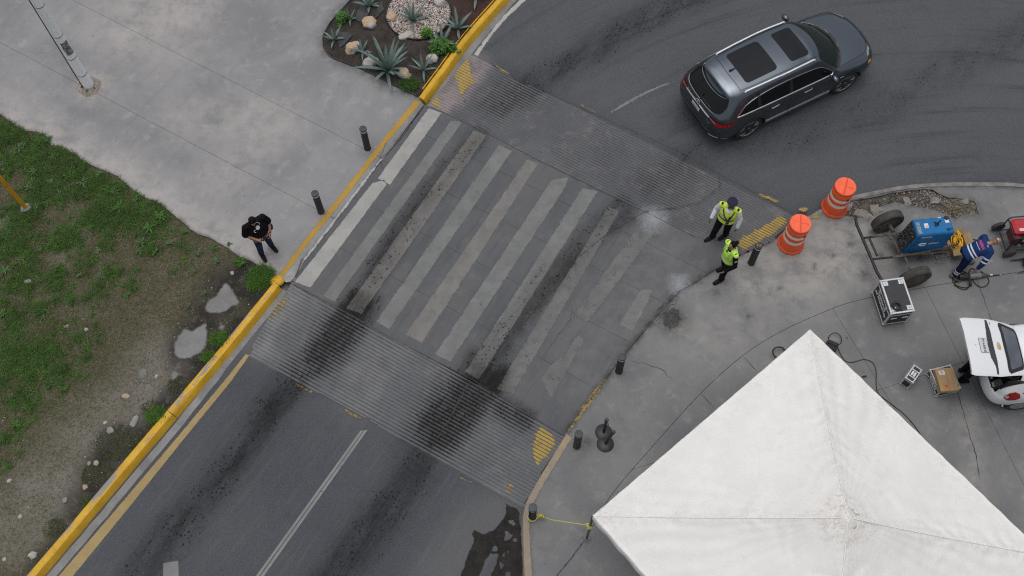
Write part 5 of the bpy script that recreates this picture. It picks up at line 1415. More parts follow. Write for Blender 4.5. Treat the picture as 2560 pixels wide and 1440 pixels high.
n_ = min(len(q) for q in rr); b.rings([q[:n_] for q in rr], False, False); b.build('sticker', k.m, lp, None)
b = MB(); b.tube([(0, 0, 7.55), (-.25, .2, 8.0), (-.9, .7, 8.25)], [.075, .06, .045], 8); b.build('arm', M_GALV, lp, 0.8)
b = MB().box((-1.15, .9, 8.28), (.7, .28, .12), -0.66, .04); b.build('lamp_head', M_GALV, lp)
M_MORT = mat('beige_mortar', (0.27, 0.235, 0.195), 0.95, var=0.3, scale=9, dirt=0.4, dirtcol=(0.14, 0.12, 0.10), bump=0.5)
b = MB(); rr = []
for r_, z in ((0.30, 0.004), (0.24, 0.02), (0.185, 0.045), (0.15, 0.075), (0.14, 0.08)):
    rr.append([(r_ * (1 + .16 * mnoise.noise(Vector((math.cos(a) * 2, math.sin(a) * 2, z * 9)))) * math.cos(a), r_ * (1 + .16 * mnoise.noise(Vector((math.cos(a) * 2, math.sin(a) * 2, z * 9)))) * math.sin(a), z) for a in np.linspace(0, 2 * PI, 25)[:-1]])
b.rings(rr); b.build('mortar_collar', M_MORT, lp, 0.9)
b = MB()
for a in (2.2, 3.3, 4.4, 5.5): b.lathe([(.018, .05), (.018, .10), (.004, .105)], 6, (.19 * math.cos(a), .19 * math.sin(a), -.02))
b.build('bolt', mat('rusty_bolt', (.06, .045, .04), .8), lp)
yp = thing('yellow_post', 'orange yellow steel post set in a grey concrete foot on the grass', 'post', (-11.748, 12.710), 0)
lathe_obj('pole', [(0.052, 0), (0.050, 2.6), (0.01, 2.61)], mat('amber_paint', (0.62, 0.30, 0.015), 0.45, var=0.12, dirt=0.15, dirtcol=(0.3, 0.15, 0.03)), yp, 20)
b = MB(); b.rings([[(r_ * (1 + .12 * math.sin(3 * a + z * 30)) * math.cos(a), r_ * (1 + .12 * math.cos(2 * a)) * math.sin(a), z) for a in np.linspace(0, 2 * PI, 17)[:-1]] for r_, z in ((.15, -.05), (.145, .03), (.115, .06), (.06, .07))])
b.build('concrete_foot', mat('foot_concrete', (0.27, 0.27, 0.265), 0.9, var=0.25, bump=0.4), yp)

# ================================================================== CANOPY TENT
TA, TB = Vector((1.478, 4.530)), Vector((6.131, 8.300)); TN = Vector(((TB - TA).y, -(TB - TA).x))
TCORN = [TA, TB, TB + TN, TA + TN]; TZ = 2.10; TP = Vector((5.88, 4.11, 3.50)); TCTR = Vector((5.86, 4.11))
k = NT('white_canvas'); P_ = k.pos()
n1 = k.noise(0.9, 8, 0.65); n2 = k.noise(4.5, 8, 0.72, dist=1.0)
c = k.mix(k.step(n1, 0.3, 0.7), (0.725, 0.713, 0.685), (0.795, 0.785, 0.76))
c = k.mix(k.math('MULTIPLY', k.math('MULTIPLY', k.step(n1, 0.38, 0.62), k.step(n2, 0.52, 0.72)), 0.38), c, (0.57, 0.51, 0.43))
st = k.math('MULTIPLY', k.attr('stain'), k.step(k.noise(7, 8, 0.75, dist=1.5), 0.46, 0.62))
c = k.mix(k.math('MULTIPLY', st, 0.60), c, (0.45, 0.35, 0.25))
k.set(Base_Color=c, Roughness=0.75); k.b.inputs['Specular IOR Level'].default_value = 0.25
k.bump(k.math('ADD', k.noise(2.2, 6, 0.6, k.mapping(k.pos(), (1.2, .5, 1), (0, 0, .9))), k.math('MULTIPLY', k.noise(6, 3, 0.5), .20)), 0.30, 0.03)
M_CANV = k.m
tent = thing('canopy_tent', 'big white pointed canopy tent on the right sidewalk, stained along its edges', 'tent', (TCTR.x, TCTR.y, 0), 0)
tinv = Matrix.Translation((-TCTR.x, -TCTR.y, 0))
NU, NS = 100, 120
def canopy_panel(a, b_):
    U, S = np.meshgrid(np.linspace(0, 1, NU + 1), np.linspace(0, 1, NS + 1), indexing='ij')
    ex = a.x + (b_.x - a.x) * U; ey = a.y + (b_.y - a.y) * U
    X = ex + (TP.x - ex) * S; Y = ey + (TP.y - ey) * S
    Z = TZ + (TP.z - TZ) * (0.80 * S + 0.20 * S ** 2.2) - 0.07 * np.sin(PI * S) * (4 * U * (1 - U))
    edge = np.minimum(U, 1 - U)                                   # 0 along the hip seams
    L = np.hypot(b_.x - a.x, b_.y - a.y)
    dist = edge * (1 - S) * L
    # tension folds that run off the hips
    ph = S * 62 + 6.0 * dist + 13 * vnoise(X, Y, 1.5, 91)
    Z += 0.017 * np.sin(ph) * np.exp(-dist / 0.55) * np.clip(dist / .12, 0, 1) * np.clip(2.6 * vnoise(X, Y, 1.9, 92) - 0.75, 0, 1.4) * np.clip((.97 - S) / .1, 0, 1)
    # folds running from eave to peak
    Z += 0.018 * np.sin(U * 75 + 6 * vnoise(X, Y, .8, 93)) * np.clip(1 - S, 0, 1) ** 1.2 * vnoise(X, Y, 1.0, 94) * np.clip(edge / .06, 0, 1)
    Z += (vnoise(X, Y, 2.0, 95) - .5) * 0.03 * np.clip(edge / .05, 0, 1) * np.clip((1 - S) / .04, 0, 1)
    Z += 0.014 * np.exp(-(S / .012) ** 2)
    stain = 0.9 * soft(np.hypot(X - TP.x, Y - TP.y), 0.15, 0.75) + 0.55 * soft((S * 2.9), 0.1, 0.7) * vnoise(X, Y, .9, 96) + 0.35 * soft(dist, 0.02, 0.35)
    idx = np.arange((NU + 1) * (NS + 1)).reshape(NU + 1, NS + 1)
    F = np.stack([idx[:-1, :-1], idx[1:, :-1], idx[1:, 1:], idx[:-1, 1:]], -1).reshape(-1, 4)
    V = np.stack([X - TCTR.x, Y - TCTR.y, Z], -1).reshape(-1, 3)
    if np.cross(V[F[50, 1]] - V[F[50, 0]], V[F[50, 3]] - V[F[50, 0]])[2] < 0: F = F[:, ::-1]
    return link('roof_panel', npmesh('roof_panel', V, F, {'stain': np.clip(stain, 0, 1).ravel()}), M_CANV, tent, 4)
for i in range(4):
    canopy_panel(TCORN[i], TCORN[(i + 1) % 4])
M_SEAM = mat('canvas_seam', (0.76, 0.76, 0.745), 0.7, var=0.06, dirt=0.12, dirtcol=(0.5, 0.45, 0.38))
for cn in TCORN:
    pts = []
    for s in np.linspace(0.0, 0.985, 40):
        q = cn.lerp(TP.xy, s); pts.append((q.x - TCTR.x, q.y - TCTR.y, TZ + (TP.z - TZ) * (0.80 * s + 0.20 * s ** 2.2) + 0.004))
    MB().tube(pts, 0.012, 6).build('hip_seam', M_SEAM, tent, 1.0)
# valance: a hanging strip along each eave
for i in range(4):
    a, b_ = TCORN[i], TCORN[(i + 1) % 4]; d = (b_ - a).normalized(); nrm = Vector((-d.y, d.x))
    b = MB(); rows = []
    for u in np.linspace(0, 1, 70):
        p = a.lerp(b_, u); w = 0.018 * math.sin(u * 70 + i) * R.uniform(.4, 1)
        sag = 0.035 * math.sin(PI * u)
        rows.append([(p.x + nrm.x * o_ - TCTR.x, p.y + nrm.y * o_ - TCTR.y, z - sag * .3) for o_, z in ((-.004, TZ + .012), (.012 + w * .2, TZ + .0), (.018 + w * .6, TZ - .09), (.02 + w, TZ - .22))])
    b.rings(rows, False, False); b.build('valance', M_CANV, tent, 4)
# gathered cloth at the peak
b = MB(); rr = []
for r_, z in ((.24, -.17), (.17, -.095), (.11, -.050), (.07, -.022), (.04, -.010), (.02, -.012)):
    rr.append([((r_ * (1 + .05 * math.sin(9 * a + z * 50) + .06 * math.sin(17 * a + z * 30))) * math.cos(a), (r_ * (1 + .05 * math.sin(11 * a + z * 40))) * math.sin(a), TP.z + z + .006 * math.sin(13 * a + r_ * 40) + .005 * math.sin(7 * a)) for a in np.linspace(0, 2 * PI, 73)[:-1]])
rr = [[(x_ + TP.x - TCTR.x, y_ + TP.y - TCTR.y, z_) for x_, y_, z_ in q] for q in rr]
b.rings(rr); o = b.build('peak_gather', mat('stained_canvas', (0.72, 0.70, 0.66), 0.8, var=0.08, scale=9, dirt=0.32, dirtcol=(0.50, 0.41, 0.32)), tent, 4)
M_STEEL = mat('dull_steel', (0.15, 0.145, 0.14), 0.5, 0.6, var=0.3, dirt=0.4, dirtcol=(0.13, 0.10, 0.08))
legpos = [Vector((1.479, 4.552)) + Vector((0.0, 0.0))] + [c_.lerp(TCTR, 0.02) for c_ in TCORN[1:]]
for p in legpos:
    q = (p.x - TCTR.x, p.y - TCTR.y)
    l = MB().tube([(q[0], q[1], 0.01), (q[0], q[1], TZ - .01)], 0.026, 10).build('leg', M_STEEL, tent)
    MB().box((q[0], q[1], .008), (.15, .15, .014), 0.6, .003).build('foot_plate', mat('foot_steel', (.16, .155, .145), .6, .4, var=.3, dirt=.4), l)
b = MB()
for i in range(4):
    a, c2 = TCORN[i].lerp(TCTR, .02), TCORN[(i + 1) % 4].lerp(TCTR, .02)
    b.tube([(a.x - TCTR.x, a.y - TCTR.y, TZ - .04), (c2.x - TCTR.x, c2.y - TCTR.y, TZ - .04)], 0.02, 8)
    b.tube([(a.x - TCTR.x, a.y - TCTR.y, TZ - .10), (0, 0, TP.z - .42)], 0.018, 8)
b.build('roof_frame', M_STEEL, tent)
# yellow rope
M_ROPE = mat('yellow_rope', (0.50, 0.47, 0.12), 0.8, var=0.2, scale=40)
L0 = Vector((*legpos[0], 1.18)); Bq = Vector((*(0.352, 5.006), 0.10))
rp = thing('rope', 'pale yellow rope tied from the dark bollard foot to the tent leg', 'rope', (0, 0, 0), 0)
b = MB().tube([Bq + Vector((.09, .0, .0)), Bq + Vector((.16, .0, .02)), Bq.lerp(L0, .35) + Vector((0, 0, -.05)), Bq.lerp(L0, .7) + Vector((0, 0, -.04)), L0], 0.011, 6); b.build('line', M_ROPE, rp)
b = MB()
b.tube([Bq + Vector((.10 * math.cos(a), .10 * math.sin(a), -.05 + .012 * math.sin(3 * a))) for a in np.linspace(0, 2 * PI, 25)], 0.012, 6, False)
b.tube([Bq + Vector((.10 * math.cos(a), .10 * math.sin(a), -.02 + .012 * math.sin(2 * a))) for a in np.linspace(0, 2 * PI, 25)], 0.012, 6, False)
b.build('foot_loop', M_ROPE, rp)
b = MB()
for ctr, n_ in ((Bq + Vector((.19, .0, .02)), 7), (L0 + Vector((-.02, -.02, 0)), 8)):
    for i in range(n_):
        q = [ctr + Vector((R.uniform(-.07, .07), R.uniform(-.07, .07), R.uniform(-.05, .05))) for _ in range(4)]
        b.tube([Vector(x) for x in smooth_line([v[:] for v in [Vector(z_) for z_ in q]], 3)] if False else q, 0.009, 5)
b.build('knot', M_ROPE, rp)

# ================================================================== FLIGHT CASES, BOXES
M_ALU = mat('case_aluminium', (0.55, 0.56, 0.57), 0.35, 0.35, var=0.1, dirt=0.15, dirtcol=(0.3, 0.3, 0.3))
M_LAM = mat('black_laminate', (0.017, 0.018, 0.022), 0.45, var=0.2, dirt=0.15, dirtcol=(0.06, 0.06, 0.06))
M_WTXT = mat('white_print', (0.66, 0.67, 0.68), 0.6, var=0.05)
M_RUB = mat('black_rubber', (0.015, 0.015, 0.015), 0.6, var=0.3)
def flight_case(p, rz, sx, sy, h, label, z0=0.0, text=None, tsize=.1, edge=.045, wheels=False, group=None):
    t = thing('flight_case', label, 'flight case', (p[0], p[1], z0), rz, group)
    zb = 0.09 if wheels else 0.01
    b = MB().box((0, 0, (zb + h) / 2), (sx - .014, sy - .014, h - zb - .014)); b.build('panel', M_LAM, t)
    b = MB(); e = edge * .8
    for z in (zb + e / 2, h - e / 2):
        for s in (-1, 1):
            b.box((s * (sx / 2 - e / 2), 0, z), (e, sy, e), bev=.004); b.box((0, s * (sy / 2 - e / 2), z), (sx - e * 2, e, e), bev=.004)
    for s in (-1, 1):
        for s2 in (-1, 1): b.box((s * (sx / 2 - e / 2), s2 * (sy / 2 - e / 2), (zb + h) / 2), (e, e, h - zb - 2 * e), bev=.004)
    zl = zb + (h - zb) * .78
    for s in (-1, 1):
        b.box((s * (sx / 2 - .004), 0, zl), (.012, sy - 2 * e, .022)); b.box((0, s * (sy / 2 - .004), zl), (sx - 2 * e, .012, .022))
    b.build('edging', M_ALU, t, 0.4)
    for s in (-1, 1):
        for s2 in (-1, 1):
            for z in (zb + .02, h - .02):
                MB().ell((s * (sx / 2 - .018), s2 * (sy / 2 - .018), z), (.034, .034, .034), None, 10, 6).build('ball_corner', M_ALU, t, 1.0)
    if wheels:
        for s in (-1, 1):
            for s2 in (-1, 1):
                MB().lathe([(.03, -.018), (.045, -.014), (.045, .014), (.03, .018)], 14, (s * (sx / 2 - .08), s2 * (sy / 2 - .09), .045), (1, 0, 0)).build('castor', M_RUB, t)
    if text:
        text_obj('lettering', text, tsize, M_WTXT, t, axes_matrix((-sx / 2 - .004, 0, zb + (h - zb) * .52), (0, -1, 0), (0, 0, 1)), bold=.004)
    return t
fc = flight_case((8.632, 9.69), math.radians(7.5), .55, .85, .70, 'big black flight case with silver edges, white lettering and a coil on its lid', 0, 'Gobierno\nde Monterrey', .125, .05, True)
for s in (-1, 1):
    for s2 in (-1, 1):
        b = MB().box((s * .175, s2 * .32, .702), (.105, .105, .012), 0, .004); d_ = b.build('castor_dish', mat('pale_dish', (.62, .66, .65), .5), fc)
        MB().lathe([(.036, .70), (.036, .712), (.028, .714), (.005, .7145)], 16, (s * .175, s2 * .32, 0)).build('dish_ring', mat('dish_inner', (.42, .47, .47), .5), d_)
for s in (-1, 1):
    b = MB().tube([(s * .13 - .06, -.43, .40), (s * .13 - .06, -.437, .44), (s * .13 + .06, -.437, .44), (s * .13 + .06, -.43, .40)], .011, 6); b.build('handle', M_ALU, fc)
for y_ in (-.22, .22):
    MB().box((-.279, y_, .56), (.012, .07, .09), 0, .003).build('latch', M_ALU, fc)
b = MB()
for i in range(6):
    r_ = .075 + .012 * (i % 4); b.tube([(r_ * math.cos(a) + R.uniform(-.004, .004), r_ * math.sin(a) + R.uniform(-.004, .004), .012 + .011 * (i // 2) + .005 * math.sin(3 * a + i)) for a in np.linspace(0, 2 * PI, 30)], .009, 6, False)
b.tube([(.10, -.02, .012), (.11, -.09, .012), (.10, -.13, .01)], .007, 6)
o = b.build('cable_coil', M_RUB, None, 1.0); cc = (8.561, 9.418); o.location = (cc[0], cc[1], .708)
tag(o, 'black cable coil lying on the lid of the big flight case', 'cable coil')
sc_ = flight_case((8.795, 7.94), math.radians(50 - 90), .205, .40, .38, 'small tall flight case with silver edges standing near the tent edge', 0, None, .1, .032)
for s in (-1, 1): MB().box((0, s * .085, .3735), (.155, .022, .012)).build('lid_strip', M_ALU, sc_)
MB().box((0.0, -.0, .375), (.10, .115, .014)).build('label', mat('pale_label', (.60, .64, .66), .6), sc_)
text_obj('lettering', 'Gob. Mty', .035, M_LAM, sc_, axes_matrix((0, 0, .3835), (0, -1, 0), (1, 0, 0)), bold=.001)
lc = flight_case((9.50, 7.845), math.radians(12.5), .50, .56, .30, 'low black flight case under a brown carton, white lettering on its side', 0, 'Gobierno\nde Monterrey', .085, .035)
k = NT('brown_card'); co = k.obj()
c = k.mix(k.step(k.noise(5, 6, .6, co), .3, .7), (.34, .215, .105), (.40, .26, .135)); k.set(Base_Color=c, Roughness=.85); M_CARD = k.m
ct = thing('cardboard_box', 'closed brown carton with white label lying on the low flight case', 'box', (9.475, 7.775, .302), math.radians(4))
MB().box((0, 0, .07), (.41, .53, .14), 0, .008).build('carton', M_CARD, ct)
MB().box((0, 0, .142), (.004, .53, .003)).build('tape_seam', mat('tape_brown', (.24, .15, .08), .5), ct)
MB().box((-.08, .16, .1425), (.13, .10, .003)).build('label', mat('white_label', (.62, .60, .60), .7), ct)
b = MB()
for i in range(3): b.box((-.085, .185 - .022 * i, .1445), (.07 - .02 * (i % 2), .008, .001))
b.build('label_print', mat('label_ink', (.18, .16, .22), .7), ct)
MB().box((-.06, -.15, .1425), (.055, .05, .003), .3).build('red_sticker', mat('red_sticker', (.55, .06, .03), .6), ct)

# ================================================================== CART WITH WELDER
cart = thing('welder_cart', 'dirty steel tow cart on two car tyres under the blue welder', 'cart', (9.05, 11.05, 0), math.radians(13.5))
cM = Matrix.Translation((9.05, 11.05, 0)) @ Matrix.Rotation(math.radians(13.5), 4, 'Z'); cI = cM.inverted()
def cl(p): return cI @ Vector(p)
M_FRAME = mat('dirty_frame', (.085, .075, .062), .75, .2, var=.35, dirt=.6, dirtcol=(.17, .15, .115))
M_FBLK = mat('black_frame', (.018, .018, .019), .5, .2, var=.3, dirt=.25, dirtcol=(.08, .07, .06))
k = NT('dusty_tyre'); co = k.obj()
c = k.mix(k.step(k.noise(6, 7, .7, co), .3, .7), (.035, .034, .033), (.075, .070, .064)); k.set(Base_Color=c, Roughness=.9); k.bump(k.noise(30, 4, .6, co), .5, .01); M_DTYRE = k.m
M_DRIM = mat('dirty_rim', (.11, .095, .078), .8, .2, var=.4, dirt=.6, dirtcol=(.15, .125, .095))
def road_wheel(parent, c, axis, r, w, tyre_m, rim_m, rim_r=.62, n=40, hub=True):
    t = MB()
    t.lathe([(r * rim_r, -w * .42), (r * .80, -w * .5), (r * .95, -w * .47), (r, -w * .36), (r * .985, -w * .30), (r * 1.0, -w * .26), (r * 1.0, -w * .08), (r * .985, -w * .05), (r * .985, w * .05), (r, w * .08), (r, w * .26), (r * .985, w * .30), (r, w * .36), (r * .95, w * .47), (r * .80, w * .5), (r * rim_r, w * .42)], n, c, axis, cap=False)
    o = t.build('tyre', tyre_m, parent, .5)
    if hub:
        t = MB().lathe([(r * rim_r * 1.02, -w * .40), (r * rim_r * .93, -w * .36), (r * rim_r * .88, -w * .12), (r * .25, -w * .06), (r * .20, -w * .2), (.02, -w * .22)], n, c, axis, cap=True)
        t.lathe([(r * rim_r * 1.02, w * .40), (r * rim_r * .93, w * .36), (r * rim_r * .88, w * .14), (r * .40, w * .22), (r * .25, w * .10), (.02, w * .08)], n, c, axis, cap=True)
        t.build('rim', rim_m, o, .5)
        d = Vector(axis); x, y, _ = frame_of(d); b = MB()
        for i in range(5):
            a = i * 2 * PI / 5; b.lathe([(.014, w * .16), (.014, w * .28), (.003, w * .29)], 6, Vector(c) + (x * math.cos(a) + y * math.sin(a)) * r * .30, axis)
        b.build('wheel_nut', M_FBLK, o)
    return o
axd = (cl((9.24, 10.3, 0)) - cl((8.88, 11.67, 0))); axd = Vector((axd.x, axd.y, 0)).normalized()
wA = cl((8.865, 11.76, .375)); wB = cl((9.235, 10.29, .375))
for wc in (wA, wB): road_wheel(cart, wc, axd, .375, .21, M_DTYRE, M_DRIM, .64)
b = MB().tube([wA, wB], .035, 10); b.build('axle', M_FRAME, cart)
zF = .44
b = MB()
b.tube([cl((8.106, 11.829, 0.440)), cl((8.100, 11.668, 0.440)), cl((8.203, 11.200, 0.440)), cl((8.331, 10.615, 0.440)), cl((8.371, 10.409, 0.440)), cl((8.460, 10.173, 0.440))], .036, 8)
b.build('tow_bar', M_FBLK, cart, .8)
for (p0, p1, p2) in (((8.218, 11.295, 0.440), (8.409, 11.323, 0.440), (8.954, 11.397, 0.440)), ((8.324, 10.739, 0.440), (8.783, 10.782, 0.440), (9.446, 10.874, 0.440))):
    MB().tube([cl(p0), cl(p1)], .026, 8).build('side_rail', M_FBLK, cart)
    MB().tube([cl(p1), cl(p2), cl(p2) + Vector((.95, .0, 0))], .032, 8).build('chassis_rail', M_FRAME, cart)
MB().tube([cl((8.333, 11.314, 0.440)), cl((8.448, 10.820, 0.440))], .026, 8).build('cross_bar', M_FBLK, cart)
b = MB().tube([cl((8.954, 11.397, 0.440)) + Vector((.0, .05, 0)), cl((8.885, 11.70, .40))], .03, 8); b.tube([cl((9.092, 10.818, 0.420)), cl((9.134, 10.497, 0.400))], .022, 8); b.build('strut', M_FRAME, cart)
b = MB().box(cl((9.52, 11.10, .40)), (1.05, .50, .03), -math.radians(8)); b.build('deck', M_FRAME, cart)
st_ = MB()
q = cl((9.989, 10.926, 0.300))
for dy in (-.10, 0.0, .10): st_.box((q.x, q.y + dy, q.z), (.34, .03, .03))
for dx in (-.15, .15): st_.box((q.x + dx, q.y, q.z + .001), (.03, .25, .035))
st_.box((q.x + .02, q.y + .11, q.z + .06), (.22, .03, .12))
st_.build('rear_step', M_FRAME, cart)
b = MB()
q = cl((8.913, 11.356, 0.400))
for i in range(6): b.box(q + Vector((R.uniform(-.06, .10), R.uniform(-.08, .02), R.uniform(-.03, .05))), (R.uniform(.03, .09), R.uniform(.03, .06), .04), R.uniform(0, 3), .005)
b.build('jack_clamp', M_FRAME, cart)

WZ = math.radians(5.4)
wl = thing('welder_generator', 'bright blue engine driven welder with black front panel on the cart', 'welder', (9.53, 11.155, .42), WZ)
M_BLUE = mat('welder_blue', (.006, .130, .335), .45, var=.12, scale=3, dirt=.22, dirtcol=(.05, .11, .17), spec=.3)
M_BLUED = mat('welder_blue_side', (.010, .085, .33), .4, var=.10, scale=3, dirt=.15, dirtcol=(.04, .07, .16))
b = MB()
hx, hy, hz = .43, .212, .82
v = [(-.52, -hy, 0), (hx, -hy, 0), (hx, hy, 0), (-.52, hy, 0), (-.43, -hy, hz - .03), (hx, -hy, hz - .03), (hx, hy, hz - .03), (-.43, hy, hz - .03), (-.415, -hy + .03, hz), (hx - .03, -hy + .03, hz), (hx - .03, hy - .03, hz), (-.415, hy - .03, hz)]
b.add(v, [(3, 2, 1, 0), (0, 1, 5, 4), (1, 2, 6, 5), (2, 3, 7, 6), (3, 0, 4, 7)], 1)
b.add(v, [(4, 5, 9, 8), (5, 6, 10, 9), (6, 7, 11, 10), (7, 4, 8, 11), (8, 9, 10, 11)], 0)
b.build('cabinet', [M_BLUE, M_BLUE], wl, .3)
# black control panel on the slanted front
nF = Vector((-(hz - .03), 0, -.09)).normalized() * -1; nF = Vector((-(hz - .03), 0, .09)).normalized()
fx, fy = Vector((0, -1, 0)), Vector((.09, 0, hz - .03)).normalized()
FM = Matrix(((fx.x, fy.x, nF.x, -.475), (fx.y, fy.y, nF.y, 0), (fx.z, fy.z, nF.z, .395), (0, 0, 0, 1)))
MB().box((0, 0, .008), (.40, .76, .016), 0, .004, M=FM).build('front_panel', M_LAM, wl)
for i in range(16):
    b = MB()
    x_, y_ = -.135 + .09 * (i % 4) + R.uniform(-.015, .015), -.27 + .18 * (i // 4) + R.uniform(-.03, .03)
    if i % 3 == 0: b.lathe([(.028, 0), (.028, .03), (.02, .034), (.004, .035)], 12, FM @ Vector((x_, y_, .016)), nF)
    else: b.box((x_, y_, .026), (R.uniform(.03, .075), R.uniform(.03, .07), R.uniform(.012, .05)), 0, .004, M=FM)
    b.build(('switch', 'socket')[i % 3 == 0], mat('panel_parts', (.045, .043, .042), .5, var=.5, scale=9), wl)
b = MB()
for i in range(9):
    x_, y_ = R.uniform(-.15, .15), R.uniform(-.3, .34); b.box((x_, y_, .0185), (R.uniform(.02, .05), .006, .003), R.uniform(-1, 1), M=FM)
b.build('panel_marking', mat('panel_pale', (.30, .29, .27), .6), wl)
b = MB().tube([FM @ Vector((-.19, -.36, .05)), FM @ Vector((-.19, -.40, .07)), FM @ Vector((.19, -.40, .07)), FM @ Vector((.19, -.36, .05))], .013, 6); b.build('guard_rail', M_FRAME, wl)
ZT_ = hz + .001
MB().box((-.345, -.02, ZT_), (.085, .30, .004), 0, .001).build('instruction_plate', mat('worn_plate', (.17, .21, .25), .5, var=.35, scale=18, dirt=.5, dirtcol=(.30, .28, .25)), wl)
MB().box((-.165, .02, ZT_), (.09, .12, .003), -.05).build('label', mat('pale_sheet', (.62, .60, .62), .6), wl)
MB().box((-.16, .0, ZT_ + .002), (.055, .05, .001), -.05).build('label_print', mat('pink_print', (.55, .33, .30), .6), wl)
MB().box((.33, .09, ZT_), (.09, .09, .003), .05).build('label', mat('pale_sheet', (.62, .60, .62), .6), wl)
MB().box((.18, .19, ZT_), (.08, .02, .003), .0).build('label', mat('pale_sheet', (.62, .60, .62), .6), wl)
b = MB().lathe([(.055, 0), (.055, .012), (.045, .02), (.03, .012), (.004, .012)], 20, (.335, .165, ZT_)); b.build('fuel_cap', M_RUB, wl)
b = MB().lathe([(.04, 0), (.05, .01), (.018, .03), (.012, .16), (.003, .165)], 14, (.085, .03, ZT_ - .005), (.25, .12, 1)); b.build('exhaust_cap', M_RUB, wl)
b = MB().tube([(.02, .085, ZT_ + .015), (.05, .09, ZT_ + .02), (.06, .06, ZT_ + .03), (.065, .0, ZT_ + .02), (.04, -.03, ZT_ + .015), (.03, .02, ZT_ + .015)], .011, 6); b.build('lifting_eye', mat('navy_paint', (.008, .012, .05), .5), wl)
b = MB().tube([(.30 + .035 * math.cos(a), -.13 + .028 * math.sin(a), ZT_ + .01) for a in np.linspace(0, 6.28, 13)], .010, 6, False); b.tube([(.335, -.13, ZT_ + .01), (.40, -.115, ZT_ + .012)], .009, 6); b.build('latch', mat('navy_paint', (.008, .012, .05), .5), wl)
SM = axes_matrix((-.17, -hy - .002, .70), (1, 0, 0), (0, 0, 1))
text_obj('lettering', 'Bobcat', .085, M_WTXT, wl, SM, bold=.002)
text_obj('lettering', 'Miller', .105, M_WTXT, wl, axes_matrix((.10, -hy - .002, .36), (1, 0, 0), (0, 0, 1)), bold=.002)
b = MB(); b.tube([(-.16 + .085 * math.cos(a), -hy - .003, .36 + .05 * math.sin(a)) for a in np.linspace(.5, 5.9, 19)], .013, 6); b.build('logo', M_WTXT, wl)
MB().tube([(-.40, -hy - .002, .30), (-.28, -hy - .002, .52)], .007, 4).build('side_seam', mat('navy_paint', (.008, .012, .05), .5), wl)
MB().box((.1, -hy - .03, .02), (.9, .05, .03)).build('skid_rail', M_FBLK, wl)

# ---- open carton with a yellow cable in it
oc = thing('cardboard_box', 'open cardboard box behind the blue welder holding a yellow cable', 'box', (*(10.440, 11.227), 0), math.radians(8))
W_, D_, H_ = .36, .34, .30
b = MB()
b.box((0, 0, .006), (W_, D_, .012)); b.box((-W_ / 2, 0, H_ / 2), (.010, D_, H_)); b.box((W_ / 2, 0, H_ / 2), (.010, D_, H_)); b.box((0, -D_ / 2, H_ / 2 + .001), (W_, .010, H_)); b.box((0, D_ / 2, H_ / 2 + .001), (W_, .010, H_))
b.build('carton', M_CARD, oc)
for (c_, sx, sy, ry, rx) in (((-W_ / 2 - .06, 0, H_ + .05), .17, D_, .75, 0), ((W_ / 2 + .06, 0, H_ + .05), .17, D_, -.7, 0), ((0, -D_ / 2 - .07, H_ - .03), W_, .17, 0, .35), ((.02, D_ / 2 + .04, H_ + .07), W_, .17, 0, .9)):
    M = Matrix.Translation(c_) @ Euler((rx, ry, 0)).to_matrix().to_4x4()
    MB().box((0, 0, 0), (sx, sy, .008), M=M).build('flap', mat('card_flap', (.36, .25, .12), .85, var=.15), oc)
M_YC = mat('yellow_cable', (.80, .44, .012), .45, var=.12, scale=20)
b = MB()
for i in range(13):
    r_ = R.uniform(.07, .135); cx, cy, cz = R.uniform(-.04, .04), R.uniform(-.05, .05), .14 + .016 * i
    tl = R.uniform(-.25, .25)
    b.tube([(cx + r_ * .75 * math.cos(a), cy + r_ * 1.2 * math.sin(a), cz + tl * r_ * math.sin(a) + .012 * math.sin(3 * a)) for a in np.linspace(0, 2 * PI, 22)], .011, 6, False)
b.tube([(.02, .06, .34), (.0, .14, .40), (-.02, .22, .38), (-.05, .24, .30)], .013, 6); b.tube([(.04, .05, .34), (.03, .13, .42), (.0, .23, .40)], .013, 6)
o = b.build('cable_coil', M_YC, None, 1.2); o.location = oc.location; o.location.z += .03
tag(o, 'yellow extension cable heaped in the open cardboard box', 'cable coil')
# black folding dolly frame beside it
dl = thing('folding_trolley', 'black folding trolley frame lying behind the bending worker', 'trolley', (*(10.865, 11.320), 0), math.radians(-12))
b = MB().tube([(-.18, .12, .03), (.20, .12, .03), (.20, -.10, .03), (-.18, -.10, .03), (-.18, .12, .03)], .015, 6); b.tube([(-.02, .12, .03), (-.02, -.10, .03)], .012, 6); b.build('tube_frame', M_FBLK, dl)
MB().box((.03, .01, .02), (.34, .19, .012)).build('base_plate', mat('trolley_plate', (.13, .135, .14), .6, var=.2), dl)
for s in (-1, 1): MB().lathe([(.04, -.012), (.055, -.008), (.055, .008), (.04, .012)], 14, (.24, s * .10, .055), (0, 1, 0)).build('wheel', M_RUB, dl)

